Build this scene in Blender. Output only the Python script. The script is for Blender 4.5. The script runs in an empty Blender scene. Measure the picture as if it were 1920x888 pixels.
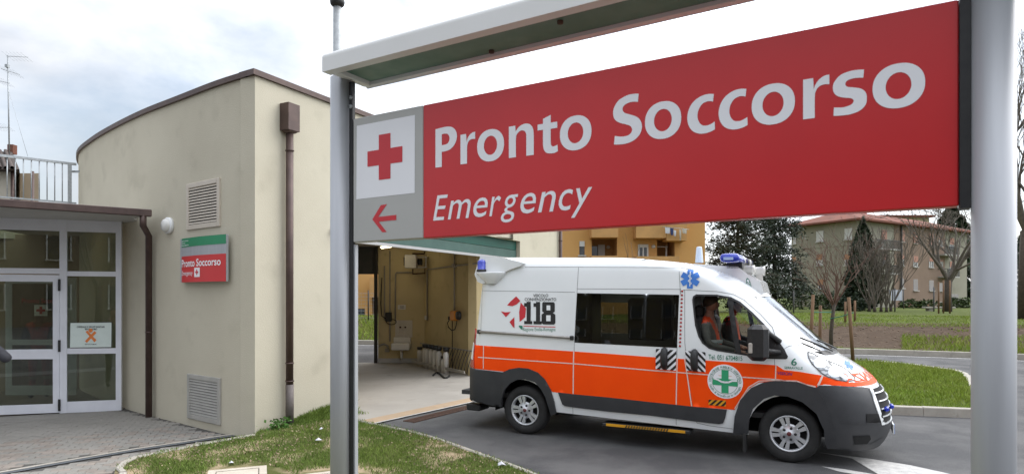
import bpy, bmesh, math, random
from mathutils import Vector, Matrix
from mathutils.geometry import delaunay_2d_cdt
random.seed(7)
PI = math.pi
scene = bpy.context.scene
COL = scene.collection
# ------------------------------------------------------------------ camera
F, CX, HY, EYE = 1185.0, 960.0, 555.0, 1.963      # focal length, principal column, horizon row (photo pixels), eye height (m)
cd = bpy.data.cameras.new('camera'); cam = bpy.data.objects.new('camera', cd); COL.objects.link(cam)
cam.location = (0, 0, EYE); cam.rotation_euler = (PI / 2, 0, 0)
cd.sensor_width = 36; cd.lens = 36 * F / 1920; cd.shift_y = (HY - 444) / 1920
cd.clip_start = .05; cd.clip_end = 2000
cd.dof.use_dof = True; cd.dof.focus_distance = 9.0; cd.dof.aperture_fstop = 5.0
scene.camera = cam
# ------------------------------------------------------------------ sky and sun
SUN_DIR = Vector((.80, .30, .80)).normalized()
w = bpy.data.worlds.new('World'); scene.world = w; w.use_nodes = True
nt = w.node_tree; nt.nodes.clear()
def wn(t, **k):
    n = nt.nodes.new(t)
    for a, b in k.items(): setattr(n, a, b)
    return n
L = lambda a, b: nt.links.new(a, b)
sky = wn('ShaderNodeTexSky', sky_type='NISHITA', sun_disc=False)
sky.sun_elevation = math.asin(SUN_DIR.z); sky.sun_rotation = math.atan2(SUN_DIR.x, SUN_DIR.y)
sky.air_density = 1.2; sky.dust_density = 1.5
tc = wn('ShaderNodeTexCoord')
mp = wn('ShaderNodeMapping'); mp.inputs['Scale'].default_value = (1, 1, 2.2)
L(tc.outputs['Generated'], mp.inputs[0])
n1 = wn('ShaderNodeTexNoise'); n1.inputs['Scale'].default_value = 2.6; n1.inputs['Detail'].default_value = 7; n1.inputs['Roughness'].default_value = .55; n1.inputs['Distortion'].default_value = .3
L(mp.outputs[0], n1.inputs['Vector'])
r1 = wn('ShaderNodeMapRange'); r1.inputs[1].default_value = .36; r1.inputs[2].default_value = .60; r1.inputs[3].default_value = .38; r1.inputs[4].default_value = 1
L(n1.outputs[0], r1.inputs[0])
dt = wn('ShaderNodeVectorMath', operation='DOT_PRODUCT'); dt.inputs[1].default_value = SUN_DIR
L(tc.outputs['Generated'], dt.inputs[0])
r2 = wn('ShaderNodeMapRange'); r2.inputs[1].default_value = .05; r2.inputs[2].default_value = 1; r2.inputs[3].default_value = 4.8; r2.inputs[4].default_value = 13
L(dt.outputs['Value'], r2.inputs[0])
cc = wn('ShaderNodeVectorMath', operation='SCALE'); cc.inputs[0].default_value = (.95, .985, 1.05)
L(r2.outputs[0], cc.inputs['Scale'])
n2 = wn('ShaderNodeTexNoise'); n2.inputs['Scale'].default_value = 4.5; n2.inputs['Detail'].default_value = 6
L(mp.outputs[0], n2.inputs['Vector'])
r3 = wn('ShaderNodeMapRange'); r3.inputs[1].default_value = .35; r3.inputs[2].default_value = .65; r3.inputs[3].default_value = .88; r3.inputs[4].default_value = 1.2
L(n2.outputs[0], r3.inputs[0])
sx_ = wn('ShaderNodeSeparateXYZ'); L(tc.outputs['Generated'], sx_.inputs[0])
r4 = wn('ShaderNodeMapRange'); r4.inputs[1].default_value = 0; r4.inputs[2].default_value = 1; r4.inputs[3].default_value = .92; r4.inputs[4].default_value = 2.3; L(sx_.outputs['Z'], r4.inputs[0])
mu = wn('ShaderNodeMath', operation='MULTIPLY'); L(r3.outputs[0], mu.inputs[0]); L(r4.outputs[0], mu.inputs[1])
c2 = wn('ShaderNodeVectorMath', operation='SCALE'); L(cc.outputs[0], c2.inputs[0]); L(mu.outputs[0], c2.inputs['Scale'])
sk2 = wn('ShaderNodeVectorMath', operation='SCALE'); sk2.inputs['Scale'].default_value = 1.0; L(sky.outputs[0], sk2.inputs[0])
mx = wn('ShaderNodeMix', data_type='RGBA'); L(r1.outputs[0], mx.inputs[0]); L(sk2.outputs[0], mx.inputs[6]); L(c2.outputs[0], mx.inputs[7])
bg = wn('ShaderNodeBackground'); bg.inputs[1].default_value = .1; L(mx.outputs[2], bg.inputs[0])
wo = wn('ShaderNodeOutputWorld'); L(bg.outputs[0], wo.inputs[0])
sd = bpy.data.lights.new('sun', 'SUN'); sd.energy = 1.1; sd.angle = math.radians(50); sd.color = (1, .96, .9)
so = bpy.data.objects.new('sun', sd); COL.objects.link(so); so.location = (20, 8, 30)
so.rotation_euler = (-SUN_DIR).to_track_quat('-Z', 'Y').to_euler()
vs = scene.view_settings; vs.view_transform = 'Standard'; vs.look = 'None'; vs.gamma = 1; vs.use_curve_mapping = False
vs.exposure = .66
scene.cycles.max_bounces = 8; scene.cycles.transparent_max_bounces = 16
# ------------------------------------------------------------------ survey helpers: a photo pixel and a known plane give a point of the place
def G(px, py, z=0.0):
    t = (EYE - z) * F / (py - HY); return Vector(((px - CX) / F * t, t, z))
def AT(px, py, Y): return Vector(((px - CX) / F * Y, Y, EYE + (HY - py) / F * Y))
def plane_hit(px, py, o, n):
    d = Vector(((px - CX) / F, 1, (HY - py) / F)); c = Vector((0, 0, EYE))
    return c + d * ((o - c).dot(n) / d.dot(n))
# ------------------------------------------------------------------ object helpers
def tag(o, label=None, cat=None, group=None, kind=None):
    if label: o['label'] = label
    if cat: o['category'] = cat
    if group: o['group'] = group
    if kind: o['kind'] = kind
    return o
def empty(name, loc=(0, 0, 0), rz=0, label=None, cat=None, group=None):
    o = bpy.data.objects.new(name, None); o.empty_display_size = .2; COL.objects.link(o)
    o.location = loc; o.rotation_euler = (0, 0, rz); return tag(o, label, cat, group)
ROOT = {}
def root_loc(p):
    while p.parent: p = p.parent
    return Vector(p.location)
class MB:
    def __init__(s): s.v = []; s.f = []; s.mi = []; s.cur = 0; s.sm = []; s.smooth = False
    def face(s, idx): s.f.append(tuple(idx)); s.mi.append(s.cur); s.sm.append(s.smooth)
    def add(s, vs, fs, smooth=None):
        b = len(s.v); s.v += [Vector(v) for v in vs]
        k = s.smooth
        if smooth is not None: s.smooth = smooth
        for f in fs: s.face([b + i for i in f])
        s.smooth = k; return s
    def box(s, c, d, ax=None, bev=0):
        c = Vector(c); hx, hy, hz = d[0] / 2, d[1] / 2, d[2] / 2
        if bev:
            p = []
            for z, i in ((-hz, bev), (-hz + bev, 0), (hz - bev, 0), (hz, bev)):
                x, y = hx - i, hy - i; k = bev if i == 0 else bev * .5
                p += [(x, y - k, z), (x - k, y, z), (-x + k, y, z), (-x, y - k, z), (-x, -y + k, z), (-x + k, -y, z), (x - k, -y, z), (x, -y + k, z)]
            fs = [tuple(range(7, -1, -1)), tuple(range(24, 32))]
            for r in range(3):
                for i in range(8): a = r * 8 + i; b = r * 8 + (i + 1) % 8; fs.append((a, b, b + 8, a + 8))
        else:
            p = [(x, y, z) for z in (-hz, hz) for x, y in ((-hx, -hy), (hx, -hy), (hx, hy), (-hx, hy))]
            fs = [(3, 2, 1, 0), (4, 5, 6, 7), (0, 1, 5, 4), (1, 2, 6, 5), (2, 3, 7, 6), (3, 0, 4, 7)]
        if ax is None: vs = [c + Vector(q) for q in p]
        else:
            a, b, e = (Vector(k) for k in ax); vs = [c + a * q[0] + b * q[1] + e * q[2] for q in p]
        return s.add(vs, fs)
    def tube(s, pts, r, n=8, cap=True, smooth=True):
        pts = [Vector(p) for p in pts]; m = len(pts)
        rs = r if isinstance(r, (list, tuple)) else [r] * m
        b = len(s.v); up = None
        for i, p in enumerate(pts):
            d = (pts[min(i + 1, m - 1)] - pts[max(i - 1, 0)]).normalized()
            if up is None: up = Vector((0, 0, 1)) if abs(d.z) < .9 else Vector((1, 0, 0))
            x = d.cross(up).normalized(); up = x.cross(d).normalized()
            for k in range(n):
                a = 2 * PI * k / n; s.v.append(p + (x * math.cos(a) + up * math.sin(a)) * rs[i])
        kk = s.smooth; s.smooth = smooth
        for i in range(m - 1):
            for k in range(n):
                a = b + i * n + k; c = b + i * n + (k + 1) % n; s.face((a, c, c + n, a + n))
        s.smooth = False
        if cap: s.face([b + k for k in range(n)][::-1]); s.face([b + (m - 1) * n + k for k in range(n)])
        s.smooth = kk; return s
    def lathe(s, o, ax, prof, n=32, smooth=True):        # prof: (radius, height along ax)
        o = Vector(o); ax = Vector(ax).normalized()
        x = ax.orthogonal().normalized(); y = ax.cross(x)
        b = len(s.v)
        for r, h in prof:
            for k in range(n):
                a = 2 * PI * k / n; s.v.append(o + ax * h + (x * math.cos(a) + y * math.sin(a)) * r)
        kk = s.smooth; s.smooth = smooth
        for i in range(len(prof) - 1):
            for k in range(n):
                a = b + i * n + k; c = b + i * n + (k + 1) % n; s.face((a, c, c + n, a + n))
        s.smooth = kk; return s
    def prism(s, poly, z0, z1, smooth=False):            # vertical prism over a plan polygon
        n = len(poly); v = [(p[0], p[1], z0) for p in poly] + [(p[0], p[1], z1) for p in poly]
        ar = sum(poly[i][0] * poly[(i + 1) % n][1] - poly[(i + 1) % n][0] * poly[i][1] for i in range(n))
        fs = [tuple(range(n))[::-1], tuple(range(n, 2 * n))] + [(i, (i + 1) % n, (i + 1) % n + n, i + n) for i in range(n)]
        if ar < 0: fs = [f[::-1] for f in fs]
        return s.add(v, fs, smooth)
    def slab(s, P, th, n=None):                          # planar polygon with thickness th along -n
        P = [Vector(p) for p in P]
        if n is None: n = (P[1] - P[0]).cross(P[2] - P[0]).normalized()
        n = Vector(n); k = len(P); v = P + [p - n * th for p in P]
        return s.add(v, [tuple(range(k)), tuple(range(k, 2 * k))[::-1]] + [(i, i + k, (i + 1) % k + k, (i + 1) % k) for i in range(k)])
    def quad(s, a, b, c, d): return s.add([a, b, c, d], [(0, 1, 2, 3)])
    def build(s, name, mats, parent=None, label=None, cat=None, group=None, kind=None, local=False, origin=None):
        if not isinstance(mats, (list, tuple)): mats = [mats]
        me = bpy.data.meshes.new(name); o = bpy.data.objects.new(name, me)
        if parent is not None:
            off = Vector((0, 0, 0)) if local else root_loc(parent)
        elif origin is not None: off = Vector(origin)
        else:
            xs = [v.x for v in s.v]; ys = [v.y for v in s.v]; zs = [v.z for v in s.v]
            off = Vector(((min(xs) + max(xs)) / 2, (min(ys) + max(ys)) / 2, min(zs)))
        me.from_pydata([tuple(v - off) for v in s.v], [], s.f)
        for m in mats: me.materials.append(m)
        if me.polygons:
            me.polygons.foreach_set('material_index', s.mi); me.polygons.foreach_set('use_smooth', s.sm)
        COL.objects.link(o)
        if parent is not None: o.parent = parent
        else: o.location = off
        return tag(o, label, cat, group, kind)
def copy_tree(o, parent=None):
    c = o.copy(); COL.objects.link(c); c.parent = parent
    for ch in o.children: copy_tree(ch, c)
    return c
# ------------------------------------------------------------------ materials
def M(name, col, rough=.6, col2=None, scale=3.0, detail=5, bump=0, bscale=40, metal=0, spec=.5, coat=0, con=(.35, .65), island=0, emit=0, trans=0, stretch=None, col3=None, scale3=20, con3=(.5, .7)):
    m = bpy.data.materials.new(name); m.use_nodes = True; t = m.node_tree; b = t.nodes['Principled BSDF']
    def N(k): return t.nodes.new(k)
    b.inputs['Base Color'].default_value = (*col, 1); b.inputs['Roughness'].default_value = rough; b.inputs['Metallic'].default_value = metal
    b.inputs['Specular IOR Level'].default_value = spec; b.inputs['Coat Weight'].default_value = coat; b.inputs['Coat Roughness'].default_value = .05
    vec = None
    if col2 is not None or bump or col3 is not None:
        g = N('ShaderNodeNewGeometry'); vec = g.outputs['Position']
        if stretch:
            mp = N('ShaderNodeMapping'); mp.inputs['Scale'].default_value = stretch; t.links.new(vec, mp.inputs[0]); vec = mp.outputs[0]
    out = None
    if col2 is not None:
        n = N('ShaderNodeTexNoise'); n.inputs['Scale'].default_value = scale; n.inputs['Detail'].default_value = detail; n.inputs['Roughness'].default_value = .6
        t.links.new(vec, n.inputs['Vector'])
        r = N('ShaderNodeMapRange'); r.inputs[1].default_value, r.inputs[2].default_value = con; t.links.new(n.outputs[0], r.inputs[0])
        x = N('ShaderNodeMix'); x.data_type = 'RGBA'; x.inputs[6].default_value = (*col, 1); x.inputs[7].default_value = (*col2, 1)
        t.links.new(r.outputs[0], x.inputs[0]); out = x.outputs[2]
    if col3 is not None:
        n = N('ShaderNodeTexNoise'); n.inputs['Scale'].default_value = scale3; n.inputs['Detail'].default_value = 4
        t.links.new(vec, n.inputs['Vector'])
        r = N('ShaderNodeMapRange'); r.inputs[1].default_value, r.inputs[2].default_value = con3; t.links.new(n.outputs[0], r.inputs[0])
        x = N('ShaderNodeMix'); x.data_type = 'RGBA'; x.inputs[7].default_value = (*col3, 1)
        if out: t.links.new(out, x.inputs[6])
        else: x.inputs[6].default_value = (*col, 1)
        t.links.new(r.outputs[0], x.inputs[0]); out = x.outputs[2]
    if island:
        g2 = N('ShaderNodeNewGeometry'); r = N('ShaderNodeMapRange'); r.inputs[3].default_value = 1 - island; r.inputs[4].default_value = 1 + island
        t.links.new(g2.outputs['Random Per Island'], r.inputs[0])
        s = N('ShaderNodeVectorMath'); s.operation = 'SCALE'; t.links.new(r.outputs[0], s.inputs['Scale'])
        if out: t.links.new(out, s.inputs[0])
        else: s.inputs[0].default_value = col
        out = s.outputs[0]
    if out: t.links.new(out, b.inputs['Base Color'])
    if bump:
        n = N('ShaderNodeTexNoise'); n.inputs['Scale'].default_value = bscale; n.inputs['Detail'].default_value = 6; t.links.new(vec, n.inputs['Vector'])
        bp = N('ShaderNodeBump'); bp.inputs['Strength'].default_value = bump; bp.inputs['Distance'].default_value = .02
        t.links.new(n.outputs[0], bp.inputs['Height']); t.links.new(bp.outputs[0], b.inputs['Normal'])
    if emit: b.inputs['Emission Color'].default_value = (*col, 1); b.inputs['Emission Strength'].default_value = emit
    if trans: b.inputs['Transmission Weight'].default_value = trans
    return m
def glass(name, tint=(.85, .9, .88), ior=1.5, boost=0.0, rough=0.0):
    m = bpy.data.materials.new(name); m.use_nodes = True; t = m.node_tree; t.nodes.clear()
    o = t.nodes.new('ShaderNodeOutputMaterial'); x = t.nodes.new('ShaderNodeMixShader'); a = t.nodes.new('ShaderNodeBsdfTransparent'); g = t.nodes.new('ShaderNodeBsdfGlossy')
    a.inputs[0].default_value = (*tint, 1); g.inputs['Roughness'].default_value = rough; g.inputs[0].default_value = (.95, .97, 1, 1)
    f = t.nodes.new('ShaderNodeFresnel'); f.inputs[0].default_value = ior
    ad = t.nodes.new('ShaderNodeMath'); ad.operation = 'ADD'; ad.use_clamp = True; ad.inputs[1].default_value = boost
    t.links.new(f.outputs[0], ad.inputs[0]); t.links.new(ad.outputs[0], x.inputs[0]); t.links.new(a.outputs[0], x.inputs[1]); t.links.new(g.outputs[0], x.inputs[2]); t.links.new(x.outputs[0], o.inputs[0])
    return m
def leafmat(name, col, col2, scale=1.0, island=.35):
    m = M(name, col, .6, col2=col2, scale=scale, island=island, spec=.2)
    b = m.node_tree.nodes['Principled BSDF']; b.inputs['Subsurface Weight'].default_value = 0
    return m
m_plaster = M('plaster', (.555, .515, .41), .9, col2=(.515, .475, .375), scale=.9, detail=12, bump=.25, bscale=70, col3=(.42, .385, .30), scale3=1.9, con3=(.58, .88), spec=.2)
m_brown = M('brown_metal', (.075, .048, .042), .5, col2=(.105, .068, .058), scale=6, metal=.3)
m_alu = M('white_aluminium', (.72, .73, .78), .35, col2=(.66, .67, .72), scale=3)
m_steel = M('satin_steel', (.43, .44, .46), .46, col2=(.38, .39, .41), scale=14, metal=.3, stretch=(1, 1, .05))
m_galv = M('galvanised_steel', (.42, .44, .45), .5, col2=(.30, .32, .33), scale=25, metal=.6)
m_black = M('black_plastic', (.012, .012, .013), .5, col2=(.02, .02, .02), scale=30)
m_rubber = M('rubber', (.014, .014, .014), .8, col2=(.024, .023, .022), scale=12)
m_white = M('white_paint', (.78, .79, .79), .4, col2=(.74, .75, .75), scale=3)
m_grey = M('grey_paint', (.42, .42, .42), .5, col2=(.38, .38, .38), scale=4)
m_red = M('sign_red', (.60, .018, .022), .30, col2=(.54, .016, .02), scale=1.3, spec=.5, bump=.03, bscale=5)
m_cross = M('cross_red', (.60, .02, .03), .4, col2=(.55, .02, .03), scale=3)
m_signgrey = M('sign_grey', (.46, .455, .43), .4, col2=(.43, .425, .40), scale=2)
m_signwhite = M('sign_white', (.86, .86, .88), .45, col2=(.84, .84, .86), scale=3)
m_green = M('sign_green', (.02, .25, .11), .4, col2=(.02, .22, .10), scale=3)
m_asphalt = M('asphalt', (.062, .062, .064), .85, col2=(.112, .110, .109), scale=.8, detail=12, con=(.42, .60), bump=.5, bscale=220, col3=(.17, .168, .162), scale3=90, con3=(.56, .74), spec=.3)
m_concrete = M('concrete', (.42, .39, .34), .9, col2=(.34, .315, .27), scale=3, bump=.2, bscale=60, col3=(.27, .25, .21), scale3=14, con3=(.6, .85), spec=.2)
m_roadwhite = M('road_paint', (.55, .54, .51), .8, col2=(.38, .37, .36), scale=9, col3=(.14, .14, .14), scale3=60, con3=(.62, .72), bump=.2, bscale=200)
m_skin = M('skin', (.50, .26, .18), .5, col2=(.45, .22, .16), scale=20)
m_hair = M('hair', (.05, .032, .022), .6, col2=(.09, .06, .04), scale=40)
m_vest = M('orange_vest', (.95, .10, .025), .6, col2=(.8, .08, .02), scale=14)
m_cloth_grey = M('grey_cloth', (.16, .15, .13), .85, col2=(.10, .10, .09), scale=12)
m_cloth_dark = M('dark_cloth', (.02, .02, .026), .85, col2=(.035, .035, .042), scale=12)
m_clear = glass('clear_glass', (.58, .63, .55), 1.55, .03)
# ------------------------------------------------------------------ lettering
def glyphs(txt, bold=0.0, shear=0.0, space=1.0, res=4):
    c = bpy.data.curves.new('lettering', 'FONT'); c.body = txt; c.size = 1; c.offset = bold; c.shear = shear; c.space_character = space; c.resolution_u = res; c.fill_mode = 'FRONT'
    o = bpy.data.objects.new('lettering', c); COL.objects.link(o)
    dg = bpy.context.evaluated_depsgraph_get(); me = o.evaluated_get(dg).to_mesh()
    vs = [(v.co.x, v.co.y) for v in me.vertices]; fs = [tuple(p.vertices) for p in me.polygons]
    o.evaluated_get(dg).to_mesh_clear(); bpy.data.objects.remove(o); bpy.data.curves.remove(c)
    return vs, fs
def fit(txt, x0, x1, z0, z1, fn, mb, bold=0.0, shear=0.0, space=1.0, mirror=False):
    vs, fs = glyphs(txt, bold, shear, space)
    if not vs: return
    ax = min(v[0] for v in vs); bx = max(v[0] for v in vs); ay = min(v[1] for v in vs); by = max(v[1] for v in vs)
    out = []
    for x, y in vs:
        u = (x - ax) / (bx - ax)
        if mirror: u = 1 - u
        out.append(fn(x0 + u * (x1 - x0), z0 + (y - ay) / (by - ay) * (z1 - z0)))
    mb.add(out, fs)

GL = {
 'o': [[(.5 + .5 * math.copysign(abs(math.cos(i * PI / 24)) ** .92, math.cos(i * PI / 24)), .5 + .5 * math.copysign(abs(math.sin(i * PI / 24)) ** .92, math.sin(i * PI / 24))) for i in range(48)], [(.5 + .245 * math.cos(i * PI / 24), .5 + .298 * math.sin(i * PI / 24)) for i in range(48)]],
 'n': [[(0, 0, 1), (.29, 0, 1), (.29, .58), (.34, .72), (.48, .805), (.62, .78), (.69, .70), (.705, .58), (.705, 0, 1), (1, 0, 1), (1, .60), (.965, .82), (.86, .95), (.68, 1.0), (.50, .97), (.37, .90), (.275, .80, 1), (.265, .985, 1), (0, .985, 1)]],
 'r': [[(0, 0, 1), (.45, 0, 1), (.45, .50), (.50, .66), (.62, .75), (.80, .78), (1, .765, 1), (1, 1, 1), (.80, .985), (.60, .91), (.47, .80), (.41, .70, 1), (.39, .975, 1), (0, .975, 1)]],
 'c': [[(.95, .975, 1), (.75, 1.0), (.5, .975), (.24, .87), (.07, .70), (0, .48), (.05, .26), (.2, .1), (.42, .015), (.64, 0), (.84, .025), (.99, .07, 1), (.98, .27, 1), (.85, .22), (.70, .195), (.54, .22), (.42, .32), (.37, .47), (.41, .63), (.53, .76), (.68, .81), (.82, .81), (.92, .785, 1)]],
 's': [[(.92, .985, 1), (.75, 1.0), (.5, 1.0), (.22, .94), (.04, .80), (0, .68), (.03, .56), (.15, .46), (.35, .405), (.52, .375), (.60, .335), (.615, .29), (.57, .235), (.45, .20), (.28, .185), (.03, .21, 1), (.02, .015, 1), (.25, 0), (.55, .005), (.80, .06), (.96, .17), (1, .31), (.97, .45), (.84, .555), (.62, .61), (.46, .64), (.385, .68), (.375, .735), (.42, .785), (.54, .815), (.70, .82), (.90, .80, 1)]],
 'S': [[(.89, .985, 1), (.7, 1.0), (.48, .99), (.2, .92), (.04, .79), (0, .66), (.06, .535), (.22, .455), (.42, .405), (.58, .36), (.655, .30), (.65, .23), (.56, .175), (.40, .155), (.22, .165), (.06, .19, 1), (.03, .015, 1), (.25, 0), (.5, .005), (.76, .06), (.94, .17), (1, .31), (.95, .43), (.82, .52), (.6, .585), (.43, .63), (.35, .68), (.335, .745), (.40, .80), (.55, .835), (.70, .84), (.86, .82, 1)]],
 't': [[(0, .645, 1), (0, .80, 1), (.27, .80, 1), (.27, .93, 1), (.65, 1, 1), (.65, .80, 1), (.97, .80, 1), (.97, .64, 1), (.65, .64, 1), (.65, .31), (.68, .21), (.76, .175), (.86, .18), (.98, .205, 1), (1, .035, 1), (.85, .005), (.68, 0), (.45, .03), (.32, .12), (.27, .27), (.27, .645, 1)]],
 'P': [[(0, 0, 1), (.30, 0, 1), (.30, .385, 1), (.46, .385), (.70, .42), (.9, .53), (1, .70), (.95, .86), (.8, .96), (.58, 1.0), (.3, 1.0), (0, .985, 1)], [(.30, .555, 1), (.30, .83, 1), (.44, .835), (.58, .81), (.665, .70), (.60, .59), (.46, .555)]],
}
def contour(c):
    """closed contour; points marked 1 are corners, the others are passed smoothly"""
    n = len(c); out = []
    if len(c[0]) == 2: return [tuple(p[:2]) for p in c]
    k = lambda i: len(c[i % n]) == 3
    P = [Vector(p[:2]) for p in c]
    for i in range(n):
        a, b = P[i], P[(i + 1) % n]
        if k(i) and k(i + 1): out.append(tuple(a)); continue
        p0 = a if k(i) else P[i - 1]; p3 = b if k(i + 1) else P[(i + 2) % n]
        for j in range(5):
            t = j / 5; out.append(tuple(.5 * ((2 * a) + (b - p0) * t + (2 * p0 - 5 * a + 4 * b - p3) * t * t + (3 * a - p0 - 3 * b + p3) * t ** 3)))
    return out
def big_glyph(ch, x0, x1, z0, z1, fn, mb):
    cs = [contour(c) for c in GL[ch]]; v, f, _ = poly_cdt(cs[0], cs[1:])
    mb.add([fn(x0 + x * (x1 - x0), z0 + y * (z1 - z0)) for x, y in v], f)
# ================================================================== GROUND
def poly_cdt(outer, holes=(), step=None, fn=None):
    pts = []; edges = []
    def loop(l):
        b = len(pts)
        for p in l: pts.append(Vector((p[0], p[1])))
        for i in range(len(l)): edges.append((b + i, b + (i + 1) % len(l)))
    loop(outer)
    for h in holes: loop(h)
    def inside(x, y, l):
        c = False; j = len(l) - 1
        for i in range(len(l)):
            if (l[i][1] > y) != (l[j][1] > y) and x < (l[j][0] - l[i][0]) * (y - l[i][1]) / (l[j][1] - l[i][1]) + l[i][0]: c = not c
            j = i
        return c
    if step:
        sx, sy = step if isinstance(step, tuple) else (step, step)
        x0 = min(p[0] for p in outer); x1 = max(p[0] for p in outer); y0 = min(p[1] for p in outer); y1 = max(p[1] for p in outer)
        i = 1
        while x0 + i * sx < x1:
            j = 1
            while y0 + j * sy < y1:
                x, y = x0 + i * sx, y0 + j * sy
                if inside(x, y, outer) and not any(inside(x, y, h) for h in holes): pts.append(Vector((x, y)))
                j += 1
            i += 1
    r = delaunay_2d_cdt(pts, edges, [], 0, 1e-5)
    v, f = r[0], []
    for t in r[2]:
        cx = sum(v[k].x for k in t) / len(t); cy = sum(v[k].y for k in t) / len(t)
        if inside(cx, cy, outer) and not any(inside(cx, cy, h) for h in holes): f.append(tuple(t))
    return [(p.x, p.y) for p in v], f, inside
def sheet(name, outer, z, mat, step=None, kind='structure', parent=None, holes=(), **k):
    v, f, _ = poly_cdt(outer, holes, step)
    zf = z if callable(z) else (lambda x, y: z)
    m = MB(); m.smooth = True; m.add([(x, y, zf(x, y)) for x, y in v], f)
    return m.build(name, mat, parent, kind=kind if parent is None else None, **k)
def gp(l, z=0): return [tuple(G(px, py, z)[:2]) for px, py in l]
def offset_line(l, d):
    out = []
    for i, p in enumerate(l):
        a = Vector(l[max(i - 1, 0)]); b = Vector(l[min(i + 1, len(l) - 1)]); t = (b - a).normalized(); out.append((p[0] - t.y * d, p[1] + t.x * d))
    return out
def smooth_line(l, n=4):
    out = []
    for i in range(len(l) - 1):
        p0, p1, p2, p3 = (Vector(l[max(min(k, len(l) - 1), 0)]) for k in (i - 1, i, i + 1, i + 2))
        for j in range(n):
            t = j / n; out.append(tuple(.5 * ((2 * p1) + (p2 - p0) * t + (2 * p0 - 5 * p1 + 4 * p2 - p3) * t * t + (3 * p1 - p0 - 3 * p2 + p3) * t ** 3)))
    return out + [tuple(l[-1])]
def kerb(name, line, width, z0, z1, mat, label, seg=1.0, gap=.006, group=None, side=1):
    """a row of kerb stones along a plan line, every stone a part"""
    ln = [Vector(p) for p in line]; pos = [0]
    for a, b in zip(ln, ln[1:]): pos.append(pos[-1] + (b - a).length)
    def pt(d):
        d = min(max(d, 0), pos[-1] - 1e-6)
        for i in range(len(ln) - 1):
            if d <= pos[i + 1]:
                t = (ln[i + 1] - ln[i]).normalized(); return ln[i] + t * (d - pos[i]), Vector((-t.y, t.x)) * side
    root = empty(name, (*ln[0], z0), 0, label, 'kerb', group)
    n = max(1, round(pos[-1] / seg))
    for k in range(n):
        a, b = k * pos[-1] / n + gap / 2, (k + 1) * pos[-1] / n - gap / 2
        m = MB(); q = 3 if seg > .5 else 2; dz = random.uniform(-.003, .003); rows = []
        for j in range(q + 1):
            p, nn = pt(a + (b - a) * j / q); e = .012
            rows.append([(*p, z0), (*p, z1 - e + dz), (*(p + nn * e), z1 + dz), (*(p + nn * (width - e)), z1 + dz), (*(p + nn * width), z1 - e + dz), (*(p + nn * width), z0)])
        vs = [v for r in rows for v in r]; fs = []
        for j in range(q):
            for i in range(5):
                f = (j * 6 + i, j * 6 + i + 1, j * 6 + i + 7, j * 6 + i + 6); fs.append(f if side < 0 else f[::-1])
        fs += [tuple(range(6)), tuple(range(q * 6, q * 6 + 6))[::-1]]
        m.add(vs, fs); m.build('kerb_stone', mat, root)
    return root
ZP = -.08                                              # entrance paving lies a little lower than the drive
def bank(x, y):                                        # ground level beyond the ring road
    ky = far_y(x); d = y - ky
    if d < 0: return -.02
    k = min(1, max(0, (d - .1) / 7.5)); k = k * k * (3 - 2 * k)
    return .17 + .68 * k + .05 * math.sin(x * .6) * math.sin(y * .45) * k
def far_y(x):
    P = [(-60, 38), (-20, 29.0), (-5.9, 25.6), (3, 23.6), (8, 22.4), (12.1, 21.3), (14.5, 20.2), (19, 17.6), (26, 12), (60, -20)]
    for (a, b), (c, d) in zip(P, P[1:]):
        if a <= x <= c: return b + (d - b) * (x - a) / (c - a)
    return P[0][1] if x < 0 else P[-1][1]
# terrain sheet to the horizon
m_soil = M('bank_soil', (.082, .056, .038), .95, col2=(.058, .04, .027), scale=2.0, detail=8, bump=.7, bscale=14, col3=(.12, .09, .065), scale3=9, con3=(.55, .72), spec=.1)
m_lawn = M('lawn_ground', (.088, .105, .026), .95, col2=(.065, .088, .02), scale=1.2, bump=.5, bscale=60, col3=(.12, .10, .045), scale3=5, con3=(.58, .75), spec=.1)
ys = [far_y(0) * 0]
def terrain():
    m = MB(); m.smooth = True; xs = [-400, -200, -120, -80] + [-60 + 2.0 * i for i in range(61)] + [80, 120, 200, 400]
    ds = [0, .12, .6, 1.2, 2, 3, 4, 5, 6, 7, 8, 10, 13, 17, 22, 30, 45, 70, 120, 250, 600]; n = len(ds)
    for x in xs:
        for d in ds:
            y = far_y(max(-60, min(60, x))) + d; m.v.append(Vector((x, y, bank(max(-60, min(60, x)), y))))
    for i in range(len(xs) - 1):
        for j in range(n - 1):
            x = (xs[i] + xs[i + 1]) / 2; d = ds[j]
            m.cur = 1 if (.5 <= d < 6.5 and x > -60) else 0
            a = i * n + j; m.face((a, a + n, a + n + 1, a + 1))
    return m.build('terrain', [m_lawn, m_soil], kind='structure', origin=(0, 0, 0))
terrain()
_bl = gp([(475, 816), (400, 829), (310, 847), (260, 856), (232, 866), (216, 880), (212, 900)], .02)
_c = G(478, 812)
APRON = [(-30, 4.0), (_bl[-1][0] + .3, 4.0), (_bl[-1][0] + .25, 4.6)] + _bl[::-1] + [(_c.x + .05, _c.y + .25), (-5.5, 11.2), (-6.2, 14.5), (-30, 14.5)]
sheet('drive', [(-400, -300), (400, -300), (400, 12)] + [(60, -20.05), (26, 12.0), (19, 17.6), (14.5, 20.2), (12.1, 21.3), (8, 22.4), (3, 23.6), (-5.9, 25.6), (-20, 29), (-60, 38), (-400, 38)], 0.0, m_asphalt, holes=[APRON])
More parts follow.
